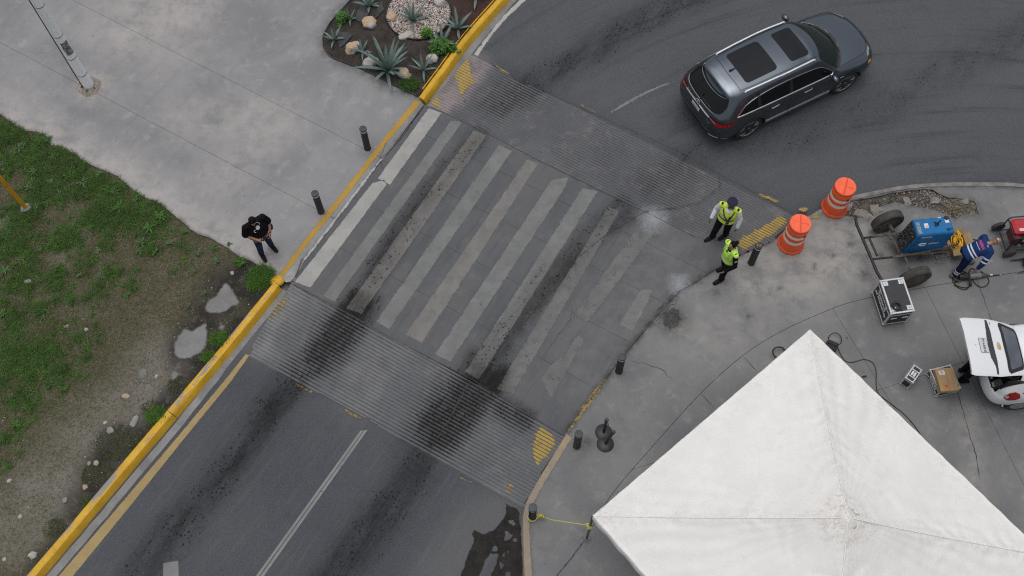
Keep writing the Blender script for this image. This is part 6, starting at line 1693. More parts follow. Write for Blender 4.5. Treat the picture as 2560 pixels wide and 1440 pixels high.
# ---- red generator at the right edge
rg = thing('generator', 'red topped petrol generator in a black tube frame on wheels at the right edge', 'generator', (11.98, 11.30, 0), math.radians(4))
M_RED = mat('generator_red', (.42, .012, .022), .35, var=.12, coat=.2, dirt=.1)
b = MB().box((0, .10, .70), (.78, .38, .16), 0, .05); b.build('fuel_tank', M_RED, rg)
MB().lathe([(.05, 0), (.05, .03), (.01, .035)], 16, (.12, .12, .78)).build('tank_cap', M_RUB, rg)
for (x_, y_, sx, sy) in ((-.22, -.02, .15, .07), (.02, -.02, .12, .07)):
    MB().box((x_, y_, .782), (sx, sy, .003)).build('label', mat('pinkish_label', (.66, .50, .50), .6), rg)
b = MB()
for s in (-1, 1):
    y_ = s * .28 + .04
    b.tube([(-.42, y_, .16), (-.42, y_, .72), (-.36, y_, .78), (.36, y_, .78), (.42, y_, .72), (.42, y_, .16), (-.42, y_, .16)], .016, 8)
for x_ in (-.42, .42):
    for z in (.18, .70): b.tube([(x_, -.24, z), (x_, .32, z)], .016, 8)
b.build('tube_frame', M_FBLK, rg, .8)
b = MB().box((.05, .02, .42), (.62, .36, .40), 0, .04); b.build('engine', mat('engine_dark', (.03, .028, .028), .55, .2, var=.5, scale=8, dirt=.2), rg)
MB().box((-.33, -.02, .52), (.16, .34, .26), 0, .02).build('end_housing', mat('dark_red', (.09, .010, .014), .5, var=.3), rg)
MB().box((.05, -.20, .60), (.60, .03, .16), 0, .01).build('control_panel', M_LAM, rg)
b = MB()
for i in range(4): b.box((-.16 + i * .13, -.22, .60 + .02 * (i % 2)), (.09, .012, .07), 0, .002)
b.build('socket_plate', mat('panel_white', (.42, .45, .46), .5, var=.3, scale=15), rg)
b = MB()
for i in range(7): b.lathe([(.025, 0), (.03, .02), (.03, .05), (.01, .055)], 10, (R.uniform(-.2, .25), -.19, R.uniform(.24, .45)), (0, -1, .2))
b.build('chrome_fitting', mat('bright_metal', (.5, .5, .5), .3, .7, var=.3), rg)
for (x_, y_) in ((-.34, -.30), (-.40, .42)): road_wheel(rg, Vector((x_, y_, .155)), Vector((.10, -1, 0)), .155, .085, M_DTYRE, mat('grey_plastic_rim', (.06, .06, .06), .6, var=.4), .66, 28)
for (x_, y_) in ((.38, -.22), (.38, .30)): MB().box((x_, y_, .08), (.06, .05, .16)).build('foot', M_RUB, rg)

# ---- demolition hammer with its cable
hm = thing('demolition_hammer', 'grey and black demolition hammer lying beside the worker, chisel pointing right', 'breaker', (*(10.830, 10.456), 0), math.radians(-2))
b = MB().lathe([(.03, -.30), (.075, -.29), (.085, -.22), (.085, -.10), (.07, -.06)], 18, (-.16, -.03, .10), (1, .08, 0)); b.build('motor_housing', mat('hammer_black', (.018, .02, .021), .35, var=.3, scale=8), hm)
b = MB().lathe([(.066, -.06), (.072, -.03), (.070, .16), (.062, .20), (.055, .22)], 18, (-.14, -.03, .09), (1, .12, .0)); b.build('gear_housing', mat('hammer_grey', (.23, .225, .21), .5, .3, var=.2, dirt=.3), hm)
b = MB().lathe([(.055, .20), (.058, .28), (.045, .30), (.045, .36), (.03, .38)], 16, (-.14, -.03, .085), (1, .12, -.03)); b.build('chuck', mat('chuck_dirty', (.11, .095, .075), .7, .3, var=.4), hm)
b = MB().tube([(.20, .015, .06), (.34, .03, .04), (.56, .05, .022)], [.016, .015, .013], 8); b.lathe([(.017, 0), (.017, .07)], 10, (.30, .026, .045), (1, .1, -.1)); b.build('chisel', mat('chisel_steel', (.10, .10, .10), .4, .6, var=.4), hm)
b = MB().box((.545, .049, .024), (.05, .022, .01), .1); b.box((.34, .032, .05), (.055, .03, .02), .1); b.build('chisel_tip', mat('bright_tip', (.68, .68, .66), .3, .3), hm)
b = MB().tube([(-.45, .16, .05), (-.53, .10, .06), (-.54, -.10, .06), (-.46, -.16, .06), (-.40, -.12, .07)], .022, 8); b.build('rear_handle', mat('handle_grip', (.05, .047, .043), .7, var=.3), hm)
b = MB().tube([(-.22, -.10, .10), (-.20, -.20, .09), (-.17, -.27, .07)], [.022, .026, .024], 8); b.build('side_handle', M_RUB, hm)
def cable(name, pts, r, m, label, cat='cable', n=6, z=None):
    P = smooth_line([Vector((*p, z)) if len(p) == 2 else Vector(p) for p in pts], n)
    o = MB().tube(P, r, 6).build(name, m, None, 1.2)
    return tag(o, label, cat)
cable('cable', [(10.442, 10.380), (10.278, 10.259), (10.501, 10.122), (10.685, 10.293), (10.648, 10.480), (10.761, 10.666), (10.856, 10.580), (10.739, 10.375), (10.826, 10.208), (10.981, 10.195), (11.099, 10.317), (11.081, 10.452), (11.015, 10.536), (10.947, 10.575, 0.050)], .012, M_RUB, 'black cable looping on the ground round the demolition hammer', z=.014)
cable('cable', [(10.295, 10.487), (10.264, 10.332), (10.362, 10.216), (10.539, 10.172), (10.639, 10.253), (10.682, 10.417), (10.626, 10.553), (10.524, 10.607)], .011, M_RUB, 'black cable loop tight around the hammer motor', z=.016)
b2 = thing('demolition_hammer', 'second black breaker cut off by the right edge beside the generator', 'breaker', (*(12.072, 10.747), 0), 0)
MB().lathe([(.05, -.12), (.11, -.08), (.12, .08), (.06, .14)], 18, (.0, .0, .12), (.4, 1, 0)).build('motor_housing', mat('hammer_black', (.018, .02, .021), .35), b2)
MB().tube([(-.06, .12, .08), (-.22, .11, .06), (-.36, .10, .03)], [.022, .018, .014], 8).build('chisel', M_FBLK, b2)
MB().tube([(-.02, -.14, .10), (-.12, -.20, .06), (-.27, -.23, .02)], [.018, .012, .006], 8).build('rear_handle', M_RUB, b2)
b = MB().lathe([(.02, 0), (.02, .015), (.004, .02)], 10, (-.10, -.03, .14), (-1, 0, .6)); b.build('bright_cap', mat('bright_tip', (.68, .68, .66), .3, .3), b2)

# ---- things beside the tent
bg_ = thing('tool_bag', 'black equipment bag half under the top corner of the tent', 'bag', (*(7.172, 8.729), 0), math.radians(-28))
MB().box((0, 0, .10), (.26, .22, .19), 0, .035).build('bag_body', mat('black_nylon', (.022, .022, .026), .75, var=.25, bump=.3), bg_)
MB().tube([(-.10, 0, .19), (-.06, 0, .25), (.06, 0, .25), (.10, 0, .19)], .012, 6).build('handle', M_RUB, bg_)
cable('cable', [(7.158, 8.946), (7.191, 9.011, 0.080), (7.304, 9.051, 0.120), (7.423, 8.987, 0.080), (7.445, 8.863), (7.346, 8.747), (7.444, 8.435), (7.614, 8.374), (7.894, 8.437), (8.078, 8.347), (8.115, 8.136), (8.068, 7.852), (8.083, 7.617), (8.303, 7.398), (8.580, 7.117), (8.772, 6.821), (8.862, 6.593), (9.003, 6.189)], .010, M_RUB, 'long thin black cable winding from the bag past the small case to the tent', z=.010)
cable('strap', [(6.051, 8.490, 0.020), (5.881, 8.500, 0.100), (5.828, 8.612, 0.160), (5.910, 8.698, 0.160), (6.061, 8.719, 0.100), (6.160, 8.643, 0.020)], .018, mat('black_nylon', (.022, .022, .026), .75), 'black strap loop showing beyond the left edge of the tent', 'strap')
o = MB().box((*(7.829, 8.026), .03), (.10, .03, .04), .1, .008).build('small_tool', M_RUB); tag(o, 'tiny black tool on the ground beside the winding cable', 'tool')

# ---- rubble, sticks and crumbs by the kerb
M_RUBB = stone_mat('rubble', (.17, .16, .145), (.27, .255, .235))
for i, ((x, y), s, l) in enumerate([
    ((8.419, 12.212), (.16, .11, .07), 'low grey concrete rubble lump nearest the traffic drum'),
    ((8.559, 12.121), (.13, .12, .07), 'angular rubble chunk between the drum and the cart tyre'),
    ((8.783, 12.316), (.15, .12, .08), 'pale rubble chunk at the corner of the broken slab'),
    ((8.914, 12.291), (.10, .08, .06), 'small rubble piece just above the upper cart tyre'),
    ((8.091, 12.395), (.20, .12, .05), 'flat dark concrete scrap right beside the upper drum'),
    ((9.589, 12.511), (.14, .09, .06), 'grey rubble chunk in the middle of the dirt strip'),
    ((10.289, 12.532), (.12, .10, .06), 'rubble piece at the left of the dry sticks'),
    ((11.005, 12.485), (.11, .09, .07), 'whitish rubble piece above the dry sticks'),
    ((8.665, 12.064), (.08, .07, .05), 'reddish rubble crumb beside the cart tyre')]):
    stone((x, y), s, M_RUBB, l, i + 61, -.05, 'concrete rubble along the broken kerb', 'rubble_chunk', 'rubble', i, 2)
Xr, Yr = scatter(DIRT, 42000, lambda X, Y: 0.25 + 0.75 * soft(pdist(X, Y, [(10.182, 12.478), (11.148, 12.238)]), .1, .6) * 0.9)
Xr, Yr = Xr[:1800], Yr[:1800]
pebble_cloud('crumbs', Xr, Yr, np.full(len(Xr), -.045) + rough_z(.035, 4, 6)(Xr, Yr) + .004, .006 + .026 * rng.uniform(0, 1, len(Xr)) ** 2.5, palette(len(Xr), [(.20, .19, .175), (.13, .12, .11), (.26, .245, .22), (.09, .08, .075), (.17, .145, .12)]), M_BLADE, .7, 'crumbs of broken concrete in the dirt strip along the kerb', 'crumbs')
M_STICK = mat('dry_stick', (.16, .125, .08), .85, var=.35)
for i, (p0, p1, l) in enumerate([((2365,527), (2425,513), 'long pale dry stick lying highest on the rubble'), ((2350,505), (2378,531), 'dark dry stick slanting down across the rubble'), ((2370,532), (2412,526), 'dry stick lying flat at the front of the rubble'), ((2388,508), (2440,522), 'thin dry stick at the right end of the rubble'), ((2372,512), (2400,530), 'short dry stick crossing under the long pale one'), ((2400,500), (2420,528), 'thin upright dry stick near the right end of the rubble')]):
    pass
STK = [((10.472, 12.229, 0.000), (11.064, 12.355, 0.030), 'long pale dry stick lying highest on the rubble'), ((10.375, 12.474, 0.000), (10.589, 12.183, 0.000), 'dark dry stick slanting down across the rubble'), ((10.510, 12.173, 0.000), (10.920, 12.226, 0.010), 'dry stick lying flat at the front of the rubble'),
       ((10.734, 12.434, 0.000), (11.198, 12.265, 0.010), 'thin dry stick at the right end of the rubble'), ((10.577, 12.399, -0.010), (10.802, 12.190, 0.000), 'short dry stick crossing under the long pale one')]
for i, (p0, p1, l) in enumerate(STK):
    a, c_ = Vector(p0), Vector(p1); m_ = a.lerp(c_, .5) + Vector((R.uniform(-.03, .03), R.uniform(-.03, .03), .02))
    o = MB().tube([a, m_, c_], [.012, .010, .005], 6).build('stick', M_STICK); tag(o, l, 'stick', 'dry sticks on the rubble')
for p0, p1, l in (((10.562, 12.194, 0.000), (11.108, 12.516, 0.000), 'straw'),):
    pass
nst = 260
xa, ya = rng.uniform((10.439, 12.307)[0], (11.207, 12.292)[0], nst), rng.uniform((10.788, 12.124)[1], (10.867, 12.521)[1], nst)
V_, F_, C_ = blades(xa, ya, np.full(nst, -.03), rng.uniform(.06, .22, nst), rng.uniform(.004, .008, nst), palette(nst, [(.20, .165, .11), (.14, .11, .07), (.25, .21, .15)]), (1.1, 1.5))
tag(link('straw', npmesh('straw', V_, F_, {'tint': C_}), M_BLADE), 'dry straw strewn over the rubble near the kerb', 'straw', kind='stuff')
# litter
for i, (p, l) in enumerate([((11.186, 10.815), 'tiny white paper scrap on the sidewalk right of the worker'), ((11.269, 10.856), 'thin white scrap beside another right of the worker')]):
    o = MB().box((*p, .004), (.07, .014, .004), -.2 + i * .3).build('paper_scrap', mat('paper', (.5, .5, .49), .8)); tag(o, l, 'litter')

# ================================================================== VEHICLES
def drape(name, poly, o, ex, ey, d, bvh, m, parent, cell=0.05, off=0.004, maxd=3.0, smooth=1.2, edge=None):
    """lay a flat outline onto a curved body along direction d"""
    ex, ey, d, o = Vector(ex), Vector(ey), Vector(d).normalized(), Vector(o)
    bnd = densify(poly, edge or cell)
    xs = [p[0] for p in bnd]; ys = [p[1] for p in bnd]
    gx, gy = np.meshgrid(np.arange(min(xs) + cell / 2, max(xs), cell), np.arange(min(ys) + cell / 2, max(ys), cell))
    gx, gy = gx.ravel(), gy.ravel()
    kp = inside(gx, gy, bnd) & (pdist(gx, gy, bnd + bnd[:1]) > cell * .35)
    pts = [Vector(p) for p in bnd] + [Vector((a, b)) for a, b in zip(gx[kp], gy[kp])]
    ov, oe, of, *_ = delaunay_2d_cdt(pts, [], [list(range(len(bnd)))], 1, 1e-6)
    V, ok = [], []
    for p in ov:
        s = o + ex * p.x + ey * p.y
        loc, nrm, i_, ds = bvh.ray_cast(s, d, maxd)
        if loc is None:
            ok.append(False); V.append(s)
        else:
            if nrm.dot(d) > 0: nrm = -nrm
            ok.append(True); V.append(loc + nrm * off)
    F = []
    for f in of:
        if len(f) >= 3 and all(ok[i] for i in f):
            n_ = (V[f[1]] - V[f[0]]).cross(V[f[2]] - V[f[0]])
            F.append(tuple(f) if n_.dot(d) < 0 else tuple(reversed(f)))
    me = bpy.data.meshes.new(name); me.from_pydata([tuple(v) for v in V], [], F); me.update()
    return link(name, me, m, parent, smooth)

def drape_line(pts, o, ex, ey, d, bvh, off=0.004, step=0.05, maxd=3.0, closed=False):
    out = []
    for p in densify(list(pts) + ([pts[0]] if closed else []), step, False):
        s = Vector(o) + Vector(ex) * p[0] + Vector(ey) * p[1]
        loc, nrm, i_, ds = bvh.ray_cast(s, Vector(d).normalized(), maxd)
        if loc is not None:
            if nrm.dot(Vector(d)) > 0: nrm = -nrm
            out.append(loc + nrm * off)
    return out

def cr(p0, p1, p2, p3, t):
    return 0.5 * ((2 * p1) + (p2 - p0) * t + (2 * p0 - 5 * p1 + 4 * p2 - p3) * t * t + (3 * p1 - p0 - 3 * p2 + p3) * t ** 3)
def car_surface(grid, nu=8, nv=6):
    """grid[station][row] = (x, y, z) for the left half; rows run from sill up to the centre line"""
    g = np.array(grid, float)                 # U,V,3
    m = g.copy(); m[..., 1] *= -1
    # extend rows over the centre line, stations across the nose and tail centre planes
    gv = np.concatenate([g[:, :1] * 2 - g[:, 1:2], g, m[:, -2:-1]], 1)
    def ext(a, first):
        q = a[1 if first else -2].copy(); q[..., 1] *= -1
        return q[None]
    gg = np.concatenate([ext(gv, True), gv, ext(gv, False)], 0)
    U, V = g.shape[0], g.shape[1]
    rows = []
    us = [(i, j / nu) for i in range(U - 1) for j in range(nu)] + [(U - 2, 1.0)]
    vs = [(i, j / nv) for i in range(V - 1) for j in range(nv)] + [(V - 2, 1.0)]
    P = np.zeros((len(us), len(vs), 3))
    for a, (i, t) in enumerate(us):
        col = cr(gg[i], gg[i + 1], gg[i + 2], gg[i + 3], t)      # V+2,3
        for b, (j, s) in enumerate(vs):
            P[a, b] = cr(col[j], col[j + 1], col[j + 2], col[j + 3], s)
    return P
def body_mesh(P, cut=None):
    A, B, _ = P.shape
    idx = np.arange(A * B).reshape(A, B)
    F = np.stack([idx[:-1, :-1], idx[:-1, 1:], idx[1:, 1:], idx[1:, :-1]], -1).reshape(-1, 4)
    V = P.reshape(-1, 3)
    V2 = V.copy(); V2[:, 1] *= -1
    F2 = F[:, ::-1] + len(V)
    VV = np.concatenate([V, V2]); FF = np.concatenate([F, F2])
    bm = bmesh.new()
    bv = [bm.verts.new(v) for v in VV]
    for f in FF:
        c = VV[f].mean(0)
        if cut is not None and cut(c): continue
        try: bm.faces.new([bv[i] for i in f])
        except ValueError: pass
    bmesh.ops.remove_doubles(bm, verts=bm.verts[:], dist=0.002)
    bmesh.ops.dissolve_degenerate(bm, dist=0.0005, edges=bm.edges[:])
    bmesh.ops.recalc_face_normals(bm, faces=bm.faces[:])
    # make sure they look outward
    top = max(bm.faces, key=lambda f: f.calc_center_median().z)
    if top.normal.z < 0: bmesh.ops.reverse_faces(bm, faces=bm.faces[:])
    me = bpy.data.meshes.new('body'); bm.to_mesh(me); bm.free()
    return me
def rrect(x0, y0, x1, y1, r, n=5):
    out = []
    for cx, cy, a0 in ((x1 - r, y1 - r, 0), (x0 + r, y1 - r, PI / 2), (x0 + r, y0 + r, PI), (x1 - r, y0 + r, 1.5 * PI)):
        for i in range(n + 1):
            a = a0 + PI / 2 * i / n; out.append((cx + r * math.cos(a), cy + r * math.sin(a)))
    return out

# ---- materials
def car_paint(name, col, metal=0.0, rough=0.3, dust=0.1, coat=0.6):
    k = NT(name); co = k.obj()
    c = k.mix(k.math('MULTIPLY', k.step(k.noise(2.2, 7, .65, co), .4, .75), dust), col, (.30, .29, .28))
    k.set(Base_Color=c, Roughness=rough, Metallic=metal)
    k.b.inputs['Coat Weight'].default_value = coat; k.b.inputs['Coat Roughness'].default_value = .08
    k.put(k.b.inputs['Roughness'], k.math('ADD', rough - .05, k.math('MULTIPLY', k.noise(3, 6, .6, co), .12)))
    return k.m
M_GPAINT = car_paint('graphite_paint', (.108, .128, .150), .97, .28, .03)
M_GLASSD = mat('dark_car_glass', (.005, .006, .007), .06, var=.1, spec=.28)
M_SUNR = mat('sunroof_glass', (.016, .018, .021), .35, var=.08, spec=.12)
M_CHROME = mat('chrome', (.62, .63, .64), .18, .9, var=.05)
M_SILV = mat('satin_silver', (.80, .82, .84), .35, .25, var=.05)
M_SEAMB = mat('panel_gap', (.010, .010, .011), .7)
M_BPL = mat('black_trim', (.014, .014, .015), .45, var=.2)
M_TYRE = mat('tyre_rubber', (.022, .022, .022), .8, var=.25, scale=8, dirt=.4, dirtcol=(.07, .066, .06))
M_TAIL = mat('tail_lamp_red', (.30, .008, .010), .2, var=.45, scale=16, spec=.3)
M_TAIL2 = mat('tail_lamp_clear', (.42, .33, .33), .2, var=.3, scale=25, coat=.6)
M_AMB = mat('amber_lamp', (.70, .28, .06), .2, coat=.6)
M_PLATE = mat('plate_white', (.55, .56, .55), .5, var=.06)
M_INK = mat('plate_ink', (.03, .03, .035), .6)
k = NT('windscreen_glass'); co = k.obj()
k.set(Base_Color=(.055, .085, .075), Roughness=.05); k.b.inputs['Transmission Weight'].default_value = .75; k.b.inputs['IOR'].default_value = 1.25; M_WSCR = k.m

SUV = [
 # rear centre plane
 [(-2.36, 0, .30), (-2.46, 0, .42), (-2.50, 0, .62), (-2.50, 0, .78), (-2.475, 0, .98), (-2.43, 0, 1.14), (-2.13, 0, 1.53), (-2.08, 0, 1.635), (-2.02, 0, 1.665), (-1.97, 0, 1.675)],
 # rear corner
 [(-2.34, .55, .30), (-2.44, .62, .42), (-2.47, .66, .62), (-2.46, .66, .78), (-2.43, .62, .98), (-2.39, .60, 1.14), (-2.11, .52, 1.50), (-2.05, .46, 1.605), (-2.00, .28, 1.655), (-1.935, 0, 1.685)],
 [(-2.14, .82, .30), (-2.22, .90, .42), (-2.26, .93, .62), (-2.26, .92, .78), (-2.25, .87, .98), (-2.22, .83, 1.12), (-1.97, .70, 1.46), (-1.90, .60, 1.60), (-1.88, .36, 1.675), (-1.87, 0.0, 1.695)],
 [(-1.86, .86, .29), (-1.86, .955, .42), (-1.88, .985, .62), (-1.90, .985, .78), (-1.92, .955, .98), (-1.92, .90, 1.12), (-1.70, .74, 1.50), (-1.66, .63, 1.63), (-1.66, .38, 1.70), (-1.66, 0, 1.715)],
 [(-1.20, .88, .26), (-1.20, .96, .40), (-1.20, .985, .62), (-1.20, .985, .78), (-1.20, .965, .96), (-1.20, .915, 1.10), (-1.15, .745, 1.54), (-1.12, .645, 1.665), (-1.12, .39, 1.725), (-1.12, 0, 1.742)],
 [(-.45, .88, .25), (-.45, .955, .38), (-.45, .965, .62), (-.45, .970, .78), (-.45, .955, .95), (-.45, .915, 1.08), (-.45, .75, 1.555), (-.42, .655, 1.685), (-.42, .40, 1.742), (-.42, 0, 1.758)],
 [(.25, .88, .25), (.25, .955, .38), (.25, .965, .62), (.25, .970, .78), (.25, .950, .94), (.25, .910, 1.06), (.14, .75, 1.545), (.10, .655, 1.672), (.12, .40, 1.730), (.14, 0, 1.748)],
 [(.82, .88, .25), (.82, .955, .38), (.82, .970, .62), (.82, .970, .78), (.82, .945, .93), (.80, .90, 1.05), (.56, .735, 1.47), (.48, .640, 1.610), (.58, .40, 1.660), (.64, 0, 1.675)],
 [(1.14, .88, .26), (1.14, .96, .40), (1.14, .985, .62), (1.14, .980, .78), (1.14, .945, .93), (1.14, .885, 1.03), (1.00, .80, 1.125), (1.10, .70, 1.13), (1.34, .42, 1.115), (1.42, 0, 1.112)],
 [(1.22, .875, .27), (1.22, .96, .41), (1.22, .985, .62), (1.22, .980, .78), (1.22, .945, .925), (1.22, .882, 1.025), (1.12, .80, 1.095), (1.21, .69, 1.105), (1.43, .42, 1.103), (1.51, 0, 1.102)],
 [(1.50, .86, .29), (1.48, .96, .42), (1.48, .985, .62), (1.48, .980, .78), (1.48, .940, .91), (1.48, .870, 1.00), (1.52, .79, 1.055), (1.55, .64, 1.073), (1.64, .40, 1.083), (1.67, 0, 1.085)],
 [(1.95, .84, .28), (1.95, .93, .42), (1.95, .955, .62), (1.95, .945, .76), (1.95, .900, .87), (1.95, .83, .935), (1.95, .75, .985), (1.95, .60, 1.015), (1.96, .36, 1.035), (1.97, 0, 1.04)],
 [(2.24, .70, .27), (2.26, .79, .40), (2.27, .81, .58), (2.26, .80, .72), (2.24, .76, .81), (2.22, .71, .86), (2.20, .65, .905), (2.19, .52, .945), (2.22, .32, .97), (2.24, 0, .98)],
 [(2.40, .38, .27), (2.44, .45, .40), (2.45, .48, .58), (2.44, .48, .72), (2.41, .46, .80), (2.38, .44, .85), (2.35, .41, .885), (2.32, .34, .915), (2.31, .22, .935), (2.31, 0, .945)],
 [(2.45, 0, .27), (2.49, 0, .40), (2.50, 0, .58), (2.49, 0, .72), (2.46, 0, .80), (2.43, 0, .85), (2.40, 0, .885), (2.37, 0, .91), (2.345, 0, .93), (2.33, 0, .94)],
]
WR, WX = .385, (-1.45, 1.45)
def wheel_cut(wx, r, zc=.385, ymin=.55):
    def f(c):
        return abs(c[1]) > ymin and any((c[0] - x) ** 2 + (c[2] - zc) ** 2 < r * r for x in wx)
    return f
X_, Y_, Z_ = (1, 0, 0), (0, 1, 0), (0, 0, 1)
hd = math.atan2(1.316, 2.58)
mid = (Vector((6.04, 14.53)) + Vector((8.62, 15.85))) / 2 + Vector((-math.sin(hd), math.cos(hd))) * .86
mid += Vector((-.14, .05))
suv = thing('suv', 'dark grey SUV with black sunroof panels and silver roof rails turning on the road', 'car', (mid.x, mid.y, ROAD), hd)
suv_me = body_mesh(car_surface(SUV, 8, 5), wheel_cut(WX, .445))
suv_b = link('body', suv_me, M_GPAINT, suv, 4)
full = body_mesh(car_surface(SUV, 6, 4))
bvh = BVHTree.FromPolygons([v.co[:] for v in full.vertices], [p.vertices[:] for p in full.polygons])
bpy.data.meshes.remove(full)
TOPo = (0, 0, 3)
def top(name, poly, m, off=.005, parent=suv, cell=.05): return drape(name, poly, TOPo, X_, Y_, (0, 0, -1), bvh, m, parent, cell, off)
def side(name, poly, m, s, off=.005, parent=suv, cell=.05): return drape(name, poly, (0, s * 2, 0), X_, Z_, (0, -s, 0), bvh, m, parent, cell, off)
def rear(name, poly, m, off=.005, parent=suv, cell=.04): return drape(name, poly, (-4, 0, 0), Y_, Z_, (1, 0, 0), bvh, m, parent, cell, off)
# roof
top('sunroof', rrect(-1.52, -.47, -.62, .47, .10), M_SUNR)
top('sunroof', rrect(-.24, -.46, .30, .46, .08), M_SUNR)
# windscreen, cowl, rear glass
wsp = smooth_line([(.66, 0), (.62, .30), (.53, .56), (.56, .66), (.80, .73), (1.02, .76), (1.10, .69), (1.27, .50), (1.38, .25), (1.42, 0)], 4)
wsp = wsp + [(x, -y) for x, y in reversed(wsp[1:-1])]
top('windscreen', wsp, M_WSCR, .006)
cw = smooth_line([(1.40, 0), (1.36, .25), (1.25, .50), (1.07, .72), (1.03, .80), (1.13, .80), (1.27, .66), (1.42, .44), (1.51, .22), (1.545, 0)], 4)
cw = cw + [(x, -y) for x, y in reversed(cw[1:-1])]
top('cowl', cw, M_BPL, .008)
b = MB()
for (p0, p1) in (((1.42, .05), (1.16, .58)), ((1.38, -.45), (1.42, .12))):
    b.tube(drape_line([p0, p1], TOPo, X_, Y_, (0, 0, -1), bvh, .02), .010, 5)
b.build('wiper', M_BPL, suv)
rg_ = smooth_line([(-2.155, 0), (-2.135, .28), (-2.06, .53), (-2.06, .60), (-2.14, .68), (-2.29, .68), (-2.39, .54), (-2.425, .28), (-2.43, 0)], 4)
rg_ = rg_ + [(x, -y) for x, y in reversed(rg_[1:-1])]
top('rear_window', rg_, M_GLASSD, .006, cell=.035)
b = MB().tube(drape_line(rg_[len(rg_) // 4 - 2: 3 * len(rg_) // 4 + 3], TOPo, X_, Y_, (0, 0, -1), bvh, .008, .04), .009, 5); b.build('window_trim', M_GPAINT, suv)
b = MB().tube(drape_line([(-2.42, -.02), (-2.33, .0)], TOPo, X_, Y_, (0, 0, -1), bvh, .025), .016, 6); b.tube(drape_line([(-2.39, -.02), (-2.37, -.42)], TOPo, X_, Y_, (0, 0, -1), bvh, .02), .010, 5); b.build('rear_wiper', M_BPL, suv)
# spoiler lip along the back of the roof
sp = [(-2.0, -.56), (-2.10, -.50), (-2.165, -.28), (-2.185, 0), (-2.165, .28), (-2.10, .50), (-2.0, .56)]
lp_ = drape_line(smooth_line(sp, 4), TOPo, X_, Y_, (0, 0, -1), bvh, .012, .05); MB().tube(lp_, .010, 6).build('spoiler', M_GPAINT, suv)
# roof rails
for s in (-1, 1):
    ln = drape_line(smooth_line([(-1.62, s * .62), (-1.0, s * .645), (-.3, s * .655), (.30, s * .635)], 6), TOPo, X_, Y_, (0, 0, -1), bvh, .028, .06)
    ln = [ln[0] - Vector((.03, 0, .03))] + ln + [ln[-1] + Vector((.03, 0, -.03))]
    MB().tube(ln, .021, 8).build('roof_rail', M_SILV, suv, 1.0)
b = MB()
for x0, y0, x1, y1 in ((-1.74, -.60, -1.74, .60),):
    b.tube(drape_line([(-1.73, -.55), (-1.76, 0), (-1.73, .55)], TOPo, X_, Y_, (0, 0, -1), bvh, .002), .006, 4)
for s in (-1, 1):
    b.tube(drape_line([(-1.74, s * .55), (-1.2, s * .585), (-.3, s * .60), (.42, s * .575)], TOPo, X_, Y_, (0, 0, -1), bvh, .002), .006, 4)
    b.tube(drape_line(smooth_line([(1.16, s * .80), (1.5, s * .77), (1.95, s * .70), (2.20, s * .52), (2.30, s * .25), (2.34, 0)], 5), TOPo, X_, Y_, (0, 0, -1), bvh, .001), .006, 4)
b.build('panel_gap', M_SEAMB, suv)
MB().rings([[(-1.60 - .09 + x_, .02 + w_, 1.715 + z_) for w_, z_ in ((-.03, 0), (-.012, h_), (.012, h_), (.03, 0))] for x_, h_ in ((0, .04), (.02, .055), (.10, .03), (.17, .012))], True, True).build('roof_antenna', M_BPL, suv)
